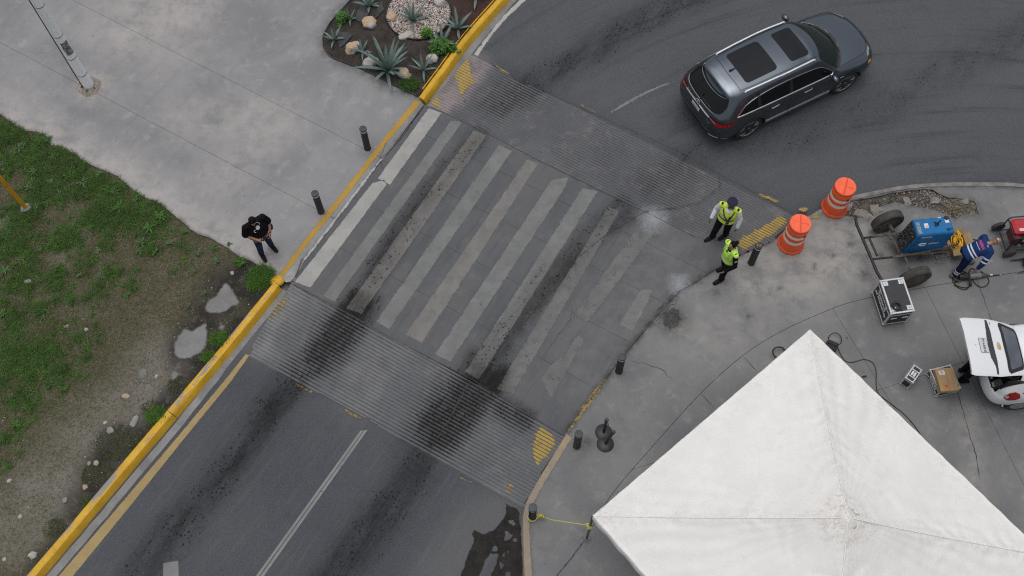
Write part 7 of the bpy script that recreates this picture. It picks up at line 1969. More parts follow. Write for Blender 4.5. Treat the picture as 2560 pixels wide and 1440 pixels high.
# sides
win = smooth_line([(-1.93, 1.13), (-1.60, 1.125), (-.9, 1.115), (0, 1.10), (.55, 1.085), (.86, 1.075)], 3) + smooth_line([(.90, 1.12), (.66, 1.32), (.40, 1.46), (.0, 1.515), (-.5, 1.525), (-1.0, 1.50), (-1.4, 1.44), (-1.66, 1.36), (-1.78, 1.27)], 3)
for s in (-1, 1):
    side('side_window', win, M_GLASSD, s, .004)
    MB().tube(drape_line(win, (0, s * 2, 0), X_, Z_, (0, -s, 0), bvh, .008, .05, closed=True), .0085, 5).build('window_chrome', M_CHROME, suv, 1.0)
    MB().tube(drape_line(smooth_line([(-1.93, 1.12), (-.9, 1.105), (0, 1.09), (.86, 1.065)], 4), (0, s * 2, 0), X_, Z_, (0, -s, 0), bvh, .012, .06), .014, 6).build('belt_chrome', M_CHROME, suv, 1.0)
    for px_ in (-.36, -1.28):
        side('window_pillar', [(px_ - .045, 1.10), (px_ + .045, 1.10), (px_ + .0, 1.53), (px_ - .09, 1.53)], M_BPL, s, .008)
    b = MB()
    for ln in ([(.80, .36), (.84, .70), (.84, 1.04)], [(-.32, .36), (-.34, .75), (-.36, 1.10)], [(-1.12, .55), (-1.10, .80), (-1.28, 1.08)], [(-1.12, .55), (-1.02, .40), (-1.00, .36)]):
        b.tube(drape_line(smooth_line(ln, 4), (0, s * 2, 0), X_, Z_, (0, -s, 0), bvh, .001, .05), .006, 4)
    b.build('door_gap', M_SEAMB, suv)
    for dx in (-.95, .02):
        b = MB(); q = drape_line([(dx, .955), (dx + .22, .965)], (0, s * 2, 0), X_, Z_, (0, -s, 0), bvh, .03, .05)
        b.tube([q[0] - Vector((0, s * .025, 0))] + q + [q[-1] - Vector((0, s * .025, 0))], .014, 6); b.build('door_handle', M_CHROME, suv, 1.0)
    MB().tube(drape_line([(-.98, .40), (.0, .415), (.92, .43)], (0, s * 2, 0), X_, Z_, (0, -s, 0), bvh, .010, .08), .016, 6).build('sill_trim', M_CHROME, suv, 1.0)
    MB().box((-.02, s * .93, .275), (1.95, .07, .07), 0, .02).build('sill', M_BPL, suv)
    # mirror
    mm = MB(); mm.tube([(.78, s * .90, 1.07), (.80, s * 1.00, 1.09)], .028, 8); mir = mm.build('mirror_arm', M_BPL, suv)
    MB().ell((.80, s * 1.075, 1.125), (.075, .115, .075), None, 14, 8).build('mirror', M_GPAINT, mir, 2.0)
    # wheel arch and wheels
    for wx in WX:
        b = MB(); rr = []
        for a in np.linspace(-.05, PI + .05, 30):
            x_, z_ = wx + .44 * math.cos(a), .385 + .44 * math.sin(a)
            loc = bvh.ray_cast(Vector((x_, s * 2, z_)), Vector((0, -s, 0)), 3)[0]
            y_ = loc.y if loc is not None else s * .95
            rr.append([(wx + r_ * math.cos(a), y_ + s * o_, .385 + r_ * math.sin(a)) for r_, o_ in ((.475, .002), (.462, .010), (.438, .008), (.425, -.02), (.42, -.35))])
        b.rings(rr, False, False); b.build('wheel_arch', M_GPAINT, suv, .8)
        c_ = Vector((wx, s * .845, .385))
        w_ = thing('wheel', None, None); w_.parent = suv; w_.location = c_
        if s > 0: w_.rotation_euler.z = PI
        t = MB().lathe([(.27, -.10), (.31, -.118), (.36, -.112), (.383, -.09), (.385, -.05), (.385, .05), (.383, .09), (.36, .112), (.31, .118), (.27, .10)], 40, (0, 0, 0), (0, -1, 0), cap=False); t.build('tyre', M_TYRE, w_, .6)
        t = MB().lathe([(.278, .095), (.268, .108), (.258, .095), (.25, .03), (.06, .02), (.0, .02)], 40, (0, 0, 0), (0, -1, 0), cap=True); t.build('rim_well', mat('rim_dark', (.035, .035, .037), .4, .4, var=.2), w_, .6)
        t = MB()
        for i in range(5):
            for da in (-.13, .13):
                a0 = i * 2 * PI / 5 + .3
                t.tube([(math.cos(a0 + da * .3) * .05, -.065, math.sin(a0 + da * .3) * .05), (math.cos(a0 + da) * .16, -.085, math.sin(a0 + da) * .16), (math.cos(a0 + da * 1.5) * .265, -.098, math.sin(a0 + da * 1.5) * .265)], [.018, .014, .016], 6)
        t.lathe([(.05, .05), (.05, .085), (.035, .095), (.003, .096)], 16, (0, 0, 0), (0, -1, 0))
        t.lathe([(.272, .10), (.276, .107), (.268, .110), (.262, .10)], 40, (0, 0, 0), (0, -1, 0), cap=False)
        t.build('rim_spokes', mat('alloy', (.42, .42, .43), .3, .6, var=.1), w_, .8)
# dark inside of the body, floor
MB().box((0, 0, .34), (4.3, 1.60, .12), 0, .03).build('underbody', M_BPL, suv)
b = MB(); b.box((1.08, .38, .96), (.5, .6, .05), 0, .02); b.box((1.08, -.38, .96), (.5, .6, .05), 0, .02); b.build('dashboard', mat('dash_grey', (.075, .085, .08), .8, var=.2), suv)
b = MB().box((.95, 0, 1.02), (.30, 1.3, .10), 0, .04); b.build('dashboard_top', mat('dash_dark', (.04, .05, .045), .8), suv)
# tail
for s in (-1, 1):
    rear('tail_lamp', [(s * .50, 1.03), (s * .58, 1.045), (s * .70, 1.02), (s * .85, .985), (s * .90, .95), (s * .86, .90), (s * .72, .905), (s * .60, .955), (s * .50, .985)], M_TAIL, .010)
    q = COL.objects[-1]
    rear('lamp_strip', [(s * .52, 1.015), (s * .66, .985), (s * .72, .965), (s * .70, .955), (s * .52, .998)], M_TAIL2, .014, q)
    side('lamp_wedge', [(-2.30, .90), (-2.20, .90), (-2.06, .945), (-1.98, .99), (-2.10, 1.01), (-2.26, 1.0), (-2.32, .97)], M_TAIL, s, .006)
    rear('lower_reflector', [(s * .62, .45), (s * .86, .48), (s * .86, .53), (s * .62, .50)], M_SILV, .010)
    side('bumper_wrap', [(-2.24, .40), (-2.05, .38), (-2.10, .45), (-2.26, .47)], M_SILV, s, .008)
    top('head_lamp', [(2.02, s * .80), (2.14, s * .74), (2.28, s * .56), (2.24, s * .50), (2.10, s * .66)], mat('head_lamp_glass', (.20, .22, .23), .1, var=.4, scale=14, coat=.8), .006)
    side('turn_lamp', [(2.02, .80), (2.16, .78), (2.14, .84), (2.04, .86)], M_AMB, s, .008)
rear('lower_bumper', [(-.86, .34), (.86, .34), (.84, .46), (.5, .45), (-.5, .45), (-.84, .46)], M_BPL, .006)
MB().tube(drape_line(smooth_line([(-.50, .985), (0, 1.005), (.50, .985)], 6), (-4, 0, 0), Y_, Z_, (1, 0, 0), bvh, .012, .05), .017, 6).build('tailgate_chrome', M_CHROME, suv, 1.0)
MB().tube(drape_line(smooth_line([(-.92, .70), (-.6, .66), (0, .65), (.6, .66), (.92, .70)], 6), (-4, 0, 0), Y_, Z_, (1, 0, 0), bvh, .001, .05), .009, 5).build('bumper_gap', M_SEAMB, suv)
for s in (-1, 1): MB().tube(drape_line([(s * .60, .67), (s * .70, .90)], (-4, 0, 0), Y_, Z_, (1, 0, 0), bvh, .001, .05), .006, 4).build('tailgate_gap', M_SEAMB, suv)
rear('number_plate', rrect(-.16, .83, .16, .935, .01), M_PLATE, .016)
pl_ = COL.objects[-1]
text_obj('lettering', 'RLA·27·1', .062, M_INK, pl_, axes_matrix((-2.522, 0, .882), (0, -1, 0), (-.10, 0, 1)), bold=.001)
b = MB()
em = [Vector((-2.492, .0, 1.06)) + Vector((0, .075 * math.cos(a), .042 * math.sin(a))) for a in np.linspace(-1.25, 4.4, 20)]
b.tube([bvh.ray_cast(p - Vector((1, 0, 0)), Vector((1, 0, 0)), 3)[0] + Vector((-.012, 0, 0)) for p in em], .009, 6)
for s in (-1, 1): b.tube([bvh.ray_cast(Vector((-4, s * .030, 1.018)), Vector((1, 0, 0)), 3)[0] + Vector((-.012, 0, 0)), bvh.ray_cast(Vector((-4, s * .004, 1.075)), Vector((1, 0, 0)), 3)[0] + Vector((-.012, 0, 0))], .007, 5)
b.build('emblem', M_CHROME, suv)
text_obj('lettering', 'QX60', .06, M_CHROME, suv, axes_matrix((-2.478, -.50, .845), (0, -1, 0), (-.05, 0, 1)), bold=.001)
text_obj('lettering', 'AWD', .045, M_CHROME, suv, axes_matrix((-2.478, .50, .845), (0, -1, 0), (-.05, 0, 1)), bold=.001) if False else None
MB().box((1.16, -.984, .86), (.11, .006, .03)).build('fender_vent', M_CHROME, suv)

# ------------------------------------------------------------------ white hatchback with the tailgate up
HB = [
 [(-1.90, 0, .28), (-1.98, 0, .40), (-2.00, 0, .55), (-1.97, 0, .70), (-1.92, 0, .78), (-1.86, 0, .98), (-1.66, 0, 1.32), (-1.60, 0, 1.42), (-1.55, 0, 1.46), (-1.48, 0, 1.48)],
 [(-1.88, .48, .28), (-1.95, .54, .40), (-1.97, .56, .55), (-1.94, .56, .70), (-1.89, .55, .78), (-1.84, .54, .98), (-1.64, .48, 1.30), (-1.58, .42, 1.40), (-1.53, .28, 1.455), (-1.462, 0, 1.485)],
 [(-1.72, .72, .28), (-1.78, .79, .40), (-1.79, .81, .55), (-1.78, .81, .70), (-1.76, .79, .80), (-1.73, .74, .98), (-1.54, .62, 1.28), (-1.48, .54, 1.39), (-1.46, .32, 1.47), (-1.44, 0, 1.49)],
 [(-1.40, .76, .27), (-1.42, .84, .40), (-1.44, .86, .55), (-1.45, .86, .70), (-1.45, .85, .82), (-1.45, .80, .98), (-1.30, .66, 1.30), (-1.26, .57, 1.42), (-1.26, .34, 1.49), (-1.26, 0, 1.505)],
 [(-.70, .77, .24), (-.70, .84, .38), (-.70, .855, .55), (-.70, .86, .70), (-.70, .85, .84), (-.70, .81, .97), (-.66, .67, 1.34), (-.64, .59, 1.46), (-.64, .35, 1.52), (-.64, 0, 1.535)],
 [(.10, .77, .24), (.10, .84, .38), (.10, .855, .55), (.10, .86, .70), (.10, .85, .83), (.10, .81, .95), (-.02, .67, 1.33), (-.04, .59, 1.45), (-.02, .35, 1.505), (0, 0, 1.52)],
 [(.62, .77, .24), (.62, .84, .38), (.62, .855, .55), (.62, .86, .70), (.62, .84, .82), (.60, .79, .93), (.34, .65, 1.25), (.28, .56, 1.37), (.36, .34, 1.42), (.40, 0, 1.435)],
 [(1.0, .77, .25), (1.0, .84, .40), (1.0, .86, .55), (1.0, .855, .70), (1.0, .83, .81), (1.0, .77, .91), (.88, .69, .99), (.96, .60, 1.01), (1.14, .36, .99), (1.20, 0, .985)],
 [(1.40, .74, .27), (1.40, .82, .40), (1.40, .84, .55), (1.40, .83, .68), (1.40, .79, .78), (1.40, .73, .85), (1.40, .66, .90), (1.42, .53, .92), (1.46, .32, .93), (1.48, 0, .93)],
 [(1.74, .60, .26), (1.77, .68, .38), (1.78, .70, .50), (1.77, .69, .62), (1.75, .66, .71), (1.73, .61, .77), (1.71, .55, .81), (1.70, .44, .83), (1.72, .26, .845), (1.73, 0, .85)],
 [(1.88, 0, .26), (1.92, 0, .38), (1.93, 0, .50), (1.92, 0, .62), (1.89, 0, .71), (1.86, 0, .77), (1.83, 0, .81), (1.80, 0, .825), (1.78, 0, .835), (1.76, 0, .84)],
]
HBH = math.radians(0.5)
# rear bumper corner on the viewer's side stands near (10.36, 7.23); the tail faces left
HBL = Vector((10.17, 8.02)) + Vector((math.cos(HBH), math.sin(HBH))) * 2.0
hb = thing('hatchback', 'white hatchback with its tailgate raised, cut off by the right edge', 'car', (HBL.x, HBL.y, 0), HBH)
M_WPAINT = car_paint('white_paint_car', (.74, .75, .76), 0, .3, .05)
HWX = (-1.20, 1.22)
wc_ = wheel_cut(HWX, .345, .29, .45)
def hb_cut(c):
    if wc_(c): return True
    # the opening left by the raised gate
    return c[0] < -1.40 and c[2] > .735 + .05 * max(0, abs(c[1]) - .4) and abs(c[1]) < .60 + .06 * (c[0] < -1.7) and c[0] < -1.53 + .0 * c[2] and c[2] < 1.44
HP = car_surface(HB, 9, 6)
link('body', body_mesh(HP, hb_cut), M_WPAINT, hb, 4)
full = body_mesh(car_surface(HB, 6, 4)); hbv = BVHTree.FromPolygons([v.co[:] for v in full.vertices], [p.vertices[:] for p in full.polygons]); bpy.data.meshes.remove(full)
for s in (-1, 1):
    w2 = smooth_line([(-1.42, .99), (-.7, .985), (.1, .965), (.62, .94)], 3) + smooth_line([(.64, .97), (.40, 1.18), (.15, 1.30), (-.4, 1.335), (-.9, 1.31), (-1.2, 1.25), (-1.36, 1.12)], 3)
    drape('side_window', w2, (0, s * 2, 0), X_, Z_, (0, -s, 0), hbv, M_GLASSD, hb, .06, .004)
    drape('tail_lamp', [(-1.74, .79), (-1.64, .74), (-1.50, .77), (-1.42, .86), (-1.47, .98), (-1.58, 1.03), (-1.68, .97), (-1.73, .88)], (0, s * 2, 0), X_, Z_, (0, -s, 0), hbv, M_TAIL, hb, .03, .012)
    tl = COL.objects[-1]
    drape('lamp_lens', [(-1.735, .83), (-1.68, .80), (-1.65, .86), (-1.68, .91), (-1.73, .89)], (0, s * 2, 0), X_, Z_, (0, -s, 0), hbv, M_TAIL2, tl, .03, .016)
    for wx in HWX:
        w_ = thing('wheel', None, None); w_.parent = hb; w_.location = (wx, s * .745, .29)
        if s > 0: w_.rotation_euler.z = PI
        MB().lathe([(.19, -.085), (.23, -.098), (.27, -.09), (.29, -.06), (.29, .06), (.27, .09), (.23, .098), (.19, .085)], 36, (0, 0, 0), (0, -1, 0), cap=False).build('tyre', M_TYRE, w_, .6)
        MB().lathe([(.195, .08), (.185, .09), (.16, .075), (.05, .085), (.0, .088)], 28, (0, 0, 0), (0, -1, 0)).build('rim', mat('steel_wheel', (.30, .31, .32), .45, .3, var=.2), w_, .6)
        b = MB(); rr = []
        for a in np.linspace(-.05, PI + .05, 26):
            loc = hbv.ray_cast(Vector((wx + .34 * math.cos(a), s * 2, .29 + .34 * math.sin(a))), Vector((0, -s, 0)), 3)[0]
            y_ = loc.y if loc is not None else s * .83
            rr.append([(wx + r_ * math.cos(a), y_ + s * o_, .29 + r_ * math.sin(a)) for r_, o_ in ((.37, .002), (.36, .008), (.338, .006), (.33, -.02), (.325, -.30))])
        b.rings(rr, False, False); b.build('wheel_arch', M_WPAINT, hb, .8)
top_ = lambda n, p, m, o_=.005: drape(n, p, TOPo, X_, Y_, (0, 0, -1), hbv, m, hb, .06, o_)
ws2 = smooth_line([(.42, 0), (.36, .34), (.34, .56), (.62, .62), (.88, .66), (1.02, .50), (1.14, .25), (1.17, 0)], 4); top_('windscreen', ws2 + [(x, -y) for x, y in reversed(ws2[1:-1])], M_GLASSD)
# boot: dark lining, sill, seal
M_BOOT = mat('boot_lining', (.012, .012, .013), .9, var=.3)
MB().box((-1.32, 0, .50), (1.0, 1.26, .06)).build('boot_floor', M_BOOT, hb)
MB().box((-.85, 0, .85), (.08, 1.24, .80)).build('seat_back', M_BOOT, hb)
for s in (-1, 1): MB().box((-1.32, s * .64, .90), (1.0, .05, .80)).build('boot_side', M_BOOT, hb)
MB().box((-.15, 0, .40), (3.0, 1.3, .10)).build('underbody', M_BPL, hb)
b = MB(); b.tube([(-1.60, -.56, 1.36), (-1.70, -.585, 1.15), (-1.80, -.60, .95), (-1.86, -.595, .80), (-1.905, -.55, .735), (-1.93, 0, .735), (-1.905, .55, .735), (-1.86, .595, .80), (-1.70, .585, 1.15), (-1.60, .56, 1.36)], .022, 6); b.build('door_seal', M_RUB, hb, 1.0)
b = MB()
for i in range(6): b.box((-1.875 - .0, -.5 + i * .2, .748), (.05, .12, .012), 0, .003)
b.build('sill_clip', mat('pale_metal', (.45, .45, .46), .5), hb)
MB().box((-1.70, -.42, .60), (.20, .16, .10), .3, .02).build('boot_lock', mat('grey_fitting', (.22, .23, .24), .5), hb)
# the gate, nearly level, hinged at the back of the roof
gt = bpy.data.objects.new('tailgate', None); COL.objects.link(gt); gt.parent = hb; gt.location = (-1.50, 0, 1.50); gt.rotation_euler = (0, math.radians(13), 0)   # local -x runs from hinge to handle edge
GL = 1.30
def gate_z(t): return .02 + .055 * math.sin(min(1, t / .42) * PI / 2) * 1 - (.10 * max(0, t - .62) ** 1.5)
b = MB(); rr = []
for i in range(33):
    t = i / 32; x_ = -GL * t; hw = .56 + .09 * min(1, t / .5) - .05 * max(0, t - .93) / .07 * .5
    z = gate_z(t); row = []
    for y in (-1, -.985, -.9, -.5, 0, .5, .9, .985, 1):
        row.append((x_ - .025 * (1 - y * y) * t, y * hw, z - .06 * abs(y) ** 6 + .018 * (1 - y * y)))
    rr.append(row + [(p[0] + .03 * t, p[1] * .93, p[2] - .07) for p in reversed(row)])
b.rings(rr, True, True); g0 = b.build('gate_shell', M_WPAINT, gt, .9)
gb = BVHTree.FromPolygons([v.co[:] for v in g0.data.vertices], [p.vertices[:] for p in g0.data.polygons])
gd = lambda n, p, m, o_=.004, par=None: drape(n, p, (0, 0, 1), X_, Y_, (0, 0, -1), gb, m, par or gt, .05, o_)
gd('glass_border', [(-.06, -.46), (-.03, -.40), (-.03, .40), (-.06, .46), (-.39, .575), (-.44, .55), (-.46, .48), (-.47, 0), (-.46, -.48), (-.44, -.55), (-.39, -.575)], mat('black_frit', (.016, .017, .02), .3))
k = NT('rear_glass'); co = k.obj(); k.set(Base_Color=k.mix(k.step(k.noise(2, 5, .6, co), .3, .7), (.060, .075, .095), (.115, .125, .14)), Roughness=.12); k.b.inputs['Coat Weight'].default_value = .5
gd('rear_glass', [(-.10, -.39), (-.075, -.34), (-.075, .34), (-.10, .39), (-.365, .49), (-.395, .45), (-.405, 0), (-.395, -.45), (-.365, -.49)], k.m, .008)
gd('handle_recess', [(-.69, -.66), (-.73, -.66), (-.75, -.45), (-.83, -.27), (-.84, .0), (-.82, .25), (-.78, .45), (-.73, .66), (-.69, .66), (-.70, .30), (-.71, 0), (-.70, -.30)], mat('dark_trim', (.035, .037, .045), .6), .005)  # dark strip laid flush across the gate
# plate: black border line, grey print
gd('plate_border', rrect(-1.035, -.165, -.845, .165, .012), mat('plate_frame', (.10, .10, .11), .6), .006)
gd('number_plate', rrect(-1.028, -.156, -.852, .156, .010), M_PLATE, .009)
pn = COL.objects[-1]
zp = gb.ray_cast(Vector((-.94, 0, 1)), Vector((0, 0, -1)), 3)[0].z + .0125
text_obj('lettering', 'PY·6408·B', .072, mat('plate_grey_ink', (.12, .12, .125), .6), pn, axes_matrix((-.94, 0, zp), (0, -1, 0), (1, 0, .03)), bold=.001)
# gold cross-shaped badge
bx = [(-.055, .0), (-.052, .06), (-.03, .06), (-.03, .115), (.035, .10), (.035, .045), (.055, .045), (.055, -.06), (.035, -.06), (.035, -.105), (-.03, -.09), (-.03, -.06), (-.052, -.06)]
gd('badge', [(-.585 + x_ * .75, y_ * .8) for x_, y_ in bx], mat('badge_gold', (.55, .38, .14), .4, .3, var=.2), .010)
gd('model_script', [(-.66, .50), (-.65, .57), (-.63, .57), (-.64, .50)], mat('badge_chrome', (.40, .40, .42), .3, .5), .006)
MB().lathe([(.012, 0), (.010, .006), (.002, .007)], 12, (-1.12, 0, gb.ray_cast(Vector((-1.12, 0, 1)), Vector((0, 0, -1)), 3)[0].z)).build('lock', mat('lock_grey', (.3, .3, .3), .5), gt)
for s in (-1, 1):
    MB().tube([(-1.62, s * .60, 1.25), (-1.50 - .55 * math.cos(.30), s * .60, 1.62)], .012, 6).build('gas_strut', M_RUB, hb)

# ================================================================== PEOPLE
def remesh(b, name, voxel=0.010, it=4, fac=0.5):
    me = b.mesh(name)
    o = bpy.data.objects.new(name, me); COL.objects.link(o)
    m = o.modifiers.new('r', 'REMESH'); m.mode = 'VOXEL'; m.voxel_size = voxel; m.use_smooth_shade = True
    if it:
        s = o.modifiers.new('s', 'SMOOTH'); s.factor = fac; s.iterations = it
    dg = bpy.context.evaluated_depsgraph_get()
    out = bpy.data.meshes.new_from_object(o.evaluated_get(dg))
    bpy.data.objects.remove(o); bpy.data.meshes.remove(me)
    out.name = name
    return out
def cap_(b, p0, p1, r0, r1, n=14, flat=None):
    """tapered capsule"""
    p0, p1 = Vector(p0), Vector(p1); d = (p1 - p0); L = d.length; d.normalize(); x, y, _ = frame_of(d); rr = []
    for t in (-90, -60, -30, 0): rr.append((p0 + d * r0 * math.sin(math.radians(t)), max(.001, r0 * math.cos(math.radians(t)))))
    for t in (0, 30, 60, 90): rr.append((p1 + d * r1 * math.sin(math.radians(t)), max(.001, r1 * math.cos(math.radians(t)))))
    b.rings([[c + (x * math.cos(2 * PI * i / n) + y * math.sin(2 * PI * i / n)) * r for i in range(n)] for c, r in rr])
def chain(b, pts, rs, n=14):
    for (p0, p1), (r0, r1) in zip(zip(pts[:-1], pts[1:]), zip(rs[:-1], rs[1:])): cap_(b, p0, p1, r0, r1, n)
def oval_loft(b, secs, n=22):
    """secs: centre, half-width vector, half-depth vector"""
    b.rings([[Vector(c) + Vector(a) * math.cos(2 * PI * i / n) + Vector(d) * math.sin(2 * PI * i / n) for i in range(n)] for c, a, d in secs])
def hand(b, w, d, nrm, side, curl=.5, k=1.0, spread=1.0):
    """palm and five fingers; d along the hand, nrm out of the palm, side +1 when the thumb lies towards nrm x d"""
    w, d, nrm = Vector(w), Vector(d).normalized(), Vector(nrm); nrm = (nrm - d * nrm.dot(d)).normalized()
    s = nrm.cross(d) * side
    def sec(t, wd, th): return (w + d * t * k, s * wd * k, nrm * th * k)
    oval_loft(b, [sec(-.02, .024, .020), sec(.0, .028, .019), sec(.04, .040, .017), sec(.085, .043, .014), sec(.095, .038, .009)], 16)
    for i, (o_, L) in enumerate(((.030, .070), (.010, .080), (-.010, .075), (-.030, .058))):
        p = w + (d * .086 + s * o_) * k; q = d + s * o_ * 2.0 * spread; q.normalize(); pts = [p]; a = 0
        for j in range(3):
            a += curl * (.55 + .3 * j)
            dd = q * math.cos(a) + nrm * math.sin(a)
            p = p + dd * L * (.42, .33, .25)[j] * k; pts.append(p)
        chain(b, pts, [.0095 * k, .009 * k, .0085 * k, .0075 * k], 8)
    p = w + (d * .025 + s * .032 + nrm * .004) * k; q = (d * .75 + s * .60 + nrm * .35).normalized(); pts = [p, p + q * .038 * k, p + q * .062 * k + nrm * .012 * k, p + (q * .07 + d * .02 + nrm * .02) * k]
    chain(b, pts, [.013 * k, .011 * k, .010 * k, .008 * k], 8)

M_SKIN = mat('skin_brown', (.30, .155, .098), .55, var=.10, scale=10)
M_SKIND = mat('skin_dark', (.17, .085, .055), .55, var=.10, scale=10)
M_HAIR = mat('black_hair', (.008, .007, .007), spec=.08, rough=.6, var=.3, scale=30, bump=.6)
M_TSH = mat('black_cotton', (.009, .009, .011), spec=.08, rough=.9, var=.25, scale=5, bump=.25)
M_JEAN = mat('blue_denim', (.022, .032, .065), spec=.08, rough=.9, var=.35, scale=6, bump=.2)
M_BTRS = mat('black_trousers', (.010, .010, .012), spec=.08, rough=.9, var=.3, scale=6, bump=.2)
M_SHOE = mat('black_shoe', (.010, .010, .012), .6, var=.3, spec=.12)
M_HIVIS = mat('hi_vis_yellow', (.66, .82, .07), .7, var=.08, scale=5, dirt=.08, dirtcol=(.4, .5, .1), bump=.15)
M_HIVISG = mat('hi_vis_green', (.56, .86, .11), .7, var=.08, scale=5, bump=.15)
M_HVPALE = mat('reflective_panel', (.60, .66, .52), .5, var=.1)
M_WSH = mat('white_shirt', (.70, .72, .76), spec=.08, rough=.8, var=.08, scale=6, bump=.2)
M_NAVYC = mat('navy_cap', (.030, .028, .055), spec=.08, rough=.8, var=.15)
M_NAVY = mat('navy_workwear', (.016, .040, .125), spec=.08, rough=.85, var=.2, scale=5, bump=.25)
M_NAVYT = mat('navy_trousers', (.010, .016, .048), spec=.08, rough=.88, var=.25, scale=5, bump=.25)
M_STRIP = mat('reflective_strip', (.62, .66, .72), .35, var=.08)

def person(name, label, p, rz, H=1.72, z=0.0, bulk=1.0, lean=0.0, lift=0.0, pelvis=(0, 0), feet=None, knees=None, elbows=None, wrists=None, hands=None, head=(0, 0), skin=None, twist=0.0, hands_curl=(.6, .6)):
    """builds the body mesh and returns the measurements its clothes need; local axes: +x right, +y forward"""
    k = H / 1.72
    t = thing(name, label, 'person', (p[0], p[1], z), rz)
    P = Vector((pelvis[0], pelvis[1], .93 * k + lift))
    up = Vector((0, math.sin(lean), math.cos(lean))); fw = Vector((0, math.cos(lean), -math.sin(lean))); rt = Vector((math.cos(twist), math.sin(twist), 0)) ; fw = up.cross(rt); fw = -fw if fw.y < 0 and abs(twist) < 1 else fw
    j = {'P': P, 'up': up, 'fw': fw, 'rt': rt, 'k': k, 't': t}
    f0 = feet or [(.13, 0, 0), (-.13, 0, 0)]
    j['hip'] = [P + Vector((s * .095 * k, 0, -.03 * k)) for s in (1, -1)]
    j['ank'] = [Vector((a[0], a[1], .085 * k)) for a in f0]
    j['toe'] = [Vector((a[0] - math.sin(a[2]) * .17 * k, a[1] + math.cos(a[2]) * .17 * k, .035 * k)) for a in f0]
    j['heel'] = [Vector((a[0] + math.sin(a[2]) * .06 * k, a[1] - math.cos(a[2]) * .06 * k, .04 * k)) for a in f0]
    kn = knees or [None, None]
    j['knee'] = [Vector(kn[i]) if kn[i] else j['hip'][i].lerp(j['ank'][i], .50) + Vector((0, .03 * k, 0)) for i in (0, 1)]
    j['neck'] = P + up * .535 * k
    j['sh'] = [P + up * .485 * k + rt * s * .185 * k * (1 + (bulk - 1) * .5) for s in (1, -1)]
    j['el'] = [Vector(e) for e in elbows]; j['wr'] = [Vector(w) for w in wrists]
    hp = head[0] + lean; hyaw = head[1]
    hu = Vector((0, math.sin(hp), math.cos(hp))); hf = Vector((0, math.cos(hp), -math.sin(hp)))
    Rz = Matrix.Rotation(hyaw, 3, 'Z'); hu, hf = Rz @ hu, Rz @ hf; hr = hf.cross(hu)
    C = j['neck'] + up * .035 * k + hu * .095 * k + hf * .015 * k
    j.update(hu=hu, hf=hf, hr=hr, head=C)
    b = MB()
    bk = bulk
    secs = [(-.09, .135, .095), (.0, .165 * bk, .115 * bk), (.12, .148 * bk, .108 * bk * bk), (.32, .168 * bk, .118 * bk), (.44, .155, .095), (.50, .095, .075), (.54, .05, .05)]
    j['secs'] = secs
    oval_loft(b, [(P + up * d_ * k, rt * a * k, fw * c * k) for d_, a, c in secs])
    for i in (0, 1):
        chain(b, [j['hip'][i], j['knee'][i], j['ank'][i]], [.085 * k * bk, .058 * k, .038 * k])
        chain(b, [j['heel'][i], j['toe'][i]], [.036 * k, .03 * k])
        cap_(b, j['ank'][i], j['heel'][i], .036 * k, .034 * k)
        chain(b, [j['sh'][i], j['el'][i], j['wr'][i]], [.052 * k * bk, .041 * k, .028 * k])
        hd_, hn_ = hands[i][:2] if hands else ((j['wr'][i] - j['el'][i]), rt * (-1 if i == 0 else 1))
        hand(b, j['wr'][i], hd_, hn_, (1, -1)[i] if not hands or len(hands[i]) < 3 else hands[i][2], hands_curl[i], k * 1.0)
    cap_(b, j['neck'] - up * .05 * k, C - hu * .06 * k, .053 * k, .050 * k)
    HM = Matrix((hr, hf, hu)).transposed()
    b.ell(C + hu * .02 * k, (.074 * k, .094 * k, .102 * k), HM, 18, 12)
    b.ell(C + hf * .03 * k - hu * .05 * k, (.056 * k, .062 * k, .066 * k), HM, 14, 9)
    cap_(b, C + hf * .086 * k + hu * .01 * k, C + hf * .106 * k - hu * .025 * k, .010 * k, .014 * k, 8)
    for s in (1, -1): b.ell(C + hr * s * .076 * k - hf * .005 * k, (.010 * k, .022 * k, .032 * k), HM, 8, 6)
    me = remesh(b, 'body', .0085, 3, .45)
    body = link('body', me, skin or M_SKIN, t)
    # eyes, brows, mouth
    e = MB()
    for s in (1, -1): e.ell(C + hf * .083 * k + hr * s * .031 * k + hu * .012 * k, (.013 * k, .007 * k, .006 * k), HM, 8, 5)
    e.build('eye', mat('eye_dark', (.03, .02, .018), .3), t)
    e = MB().ell(C + hf * .090 * k - hu * .058 * k, (.024 * k, .006 * k, .006 * k), HM, 8, 5); e.build('mouth', mat('lip', (.20, .08, .065), .5), t)
    return j
def torso_shell(b, j, g, d0, d1, extra=0.0, n=22):
    secs = [s for s in j['secs'] if d0 <= s[0] <= d1]
    P, up, rt, fw, k = j['P'], j['up'], j['rt'], j['fw'], j['k']
    def at(d):
        S = j['secs']
        for (a0, w0, h0), (a1, w1, h1) in zip(S[:-1], S[1:]):
            if a0 <= d <= a1: q = (d - a0) / (a1 - a0); return (d, w0 + (w1 - w0) * q, h0 + (h1 - h0) * q)
        return S[0] if d < S[0][0] else S[-1]
    L = [at(d0)] + [s for s in secs if d0 + .02 < s[0] < d1 - .01] + [at(d1)]
    oval_loft(b, [(P + up * d_ * k, rt * (a * k + g + extra * (i == 0)), fw * (c * k + g + extra * (i == 0))) for i, (d_, a, c) in enumerate(L)], n)
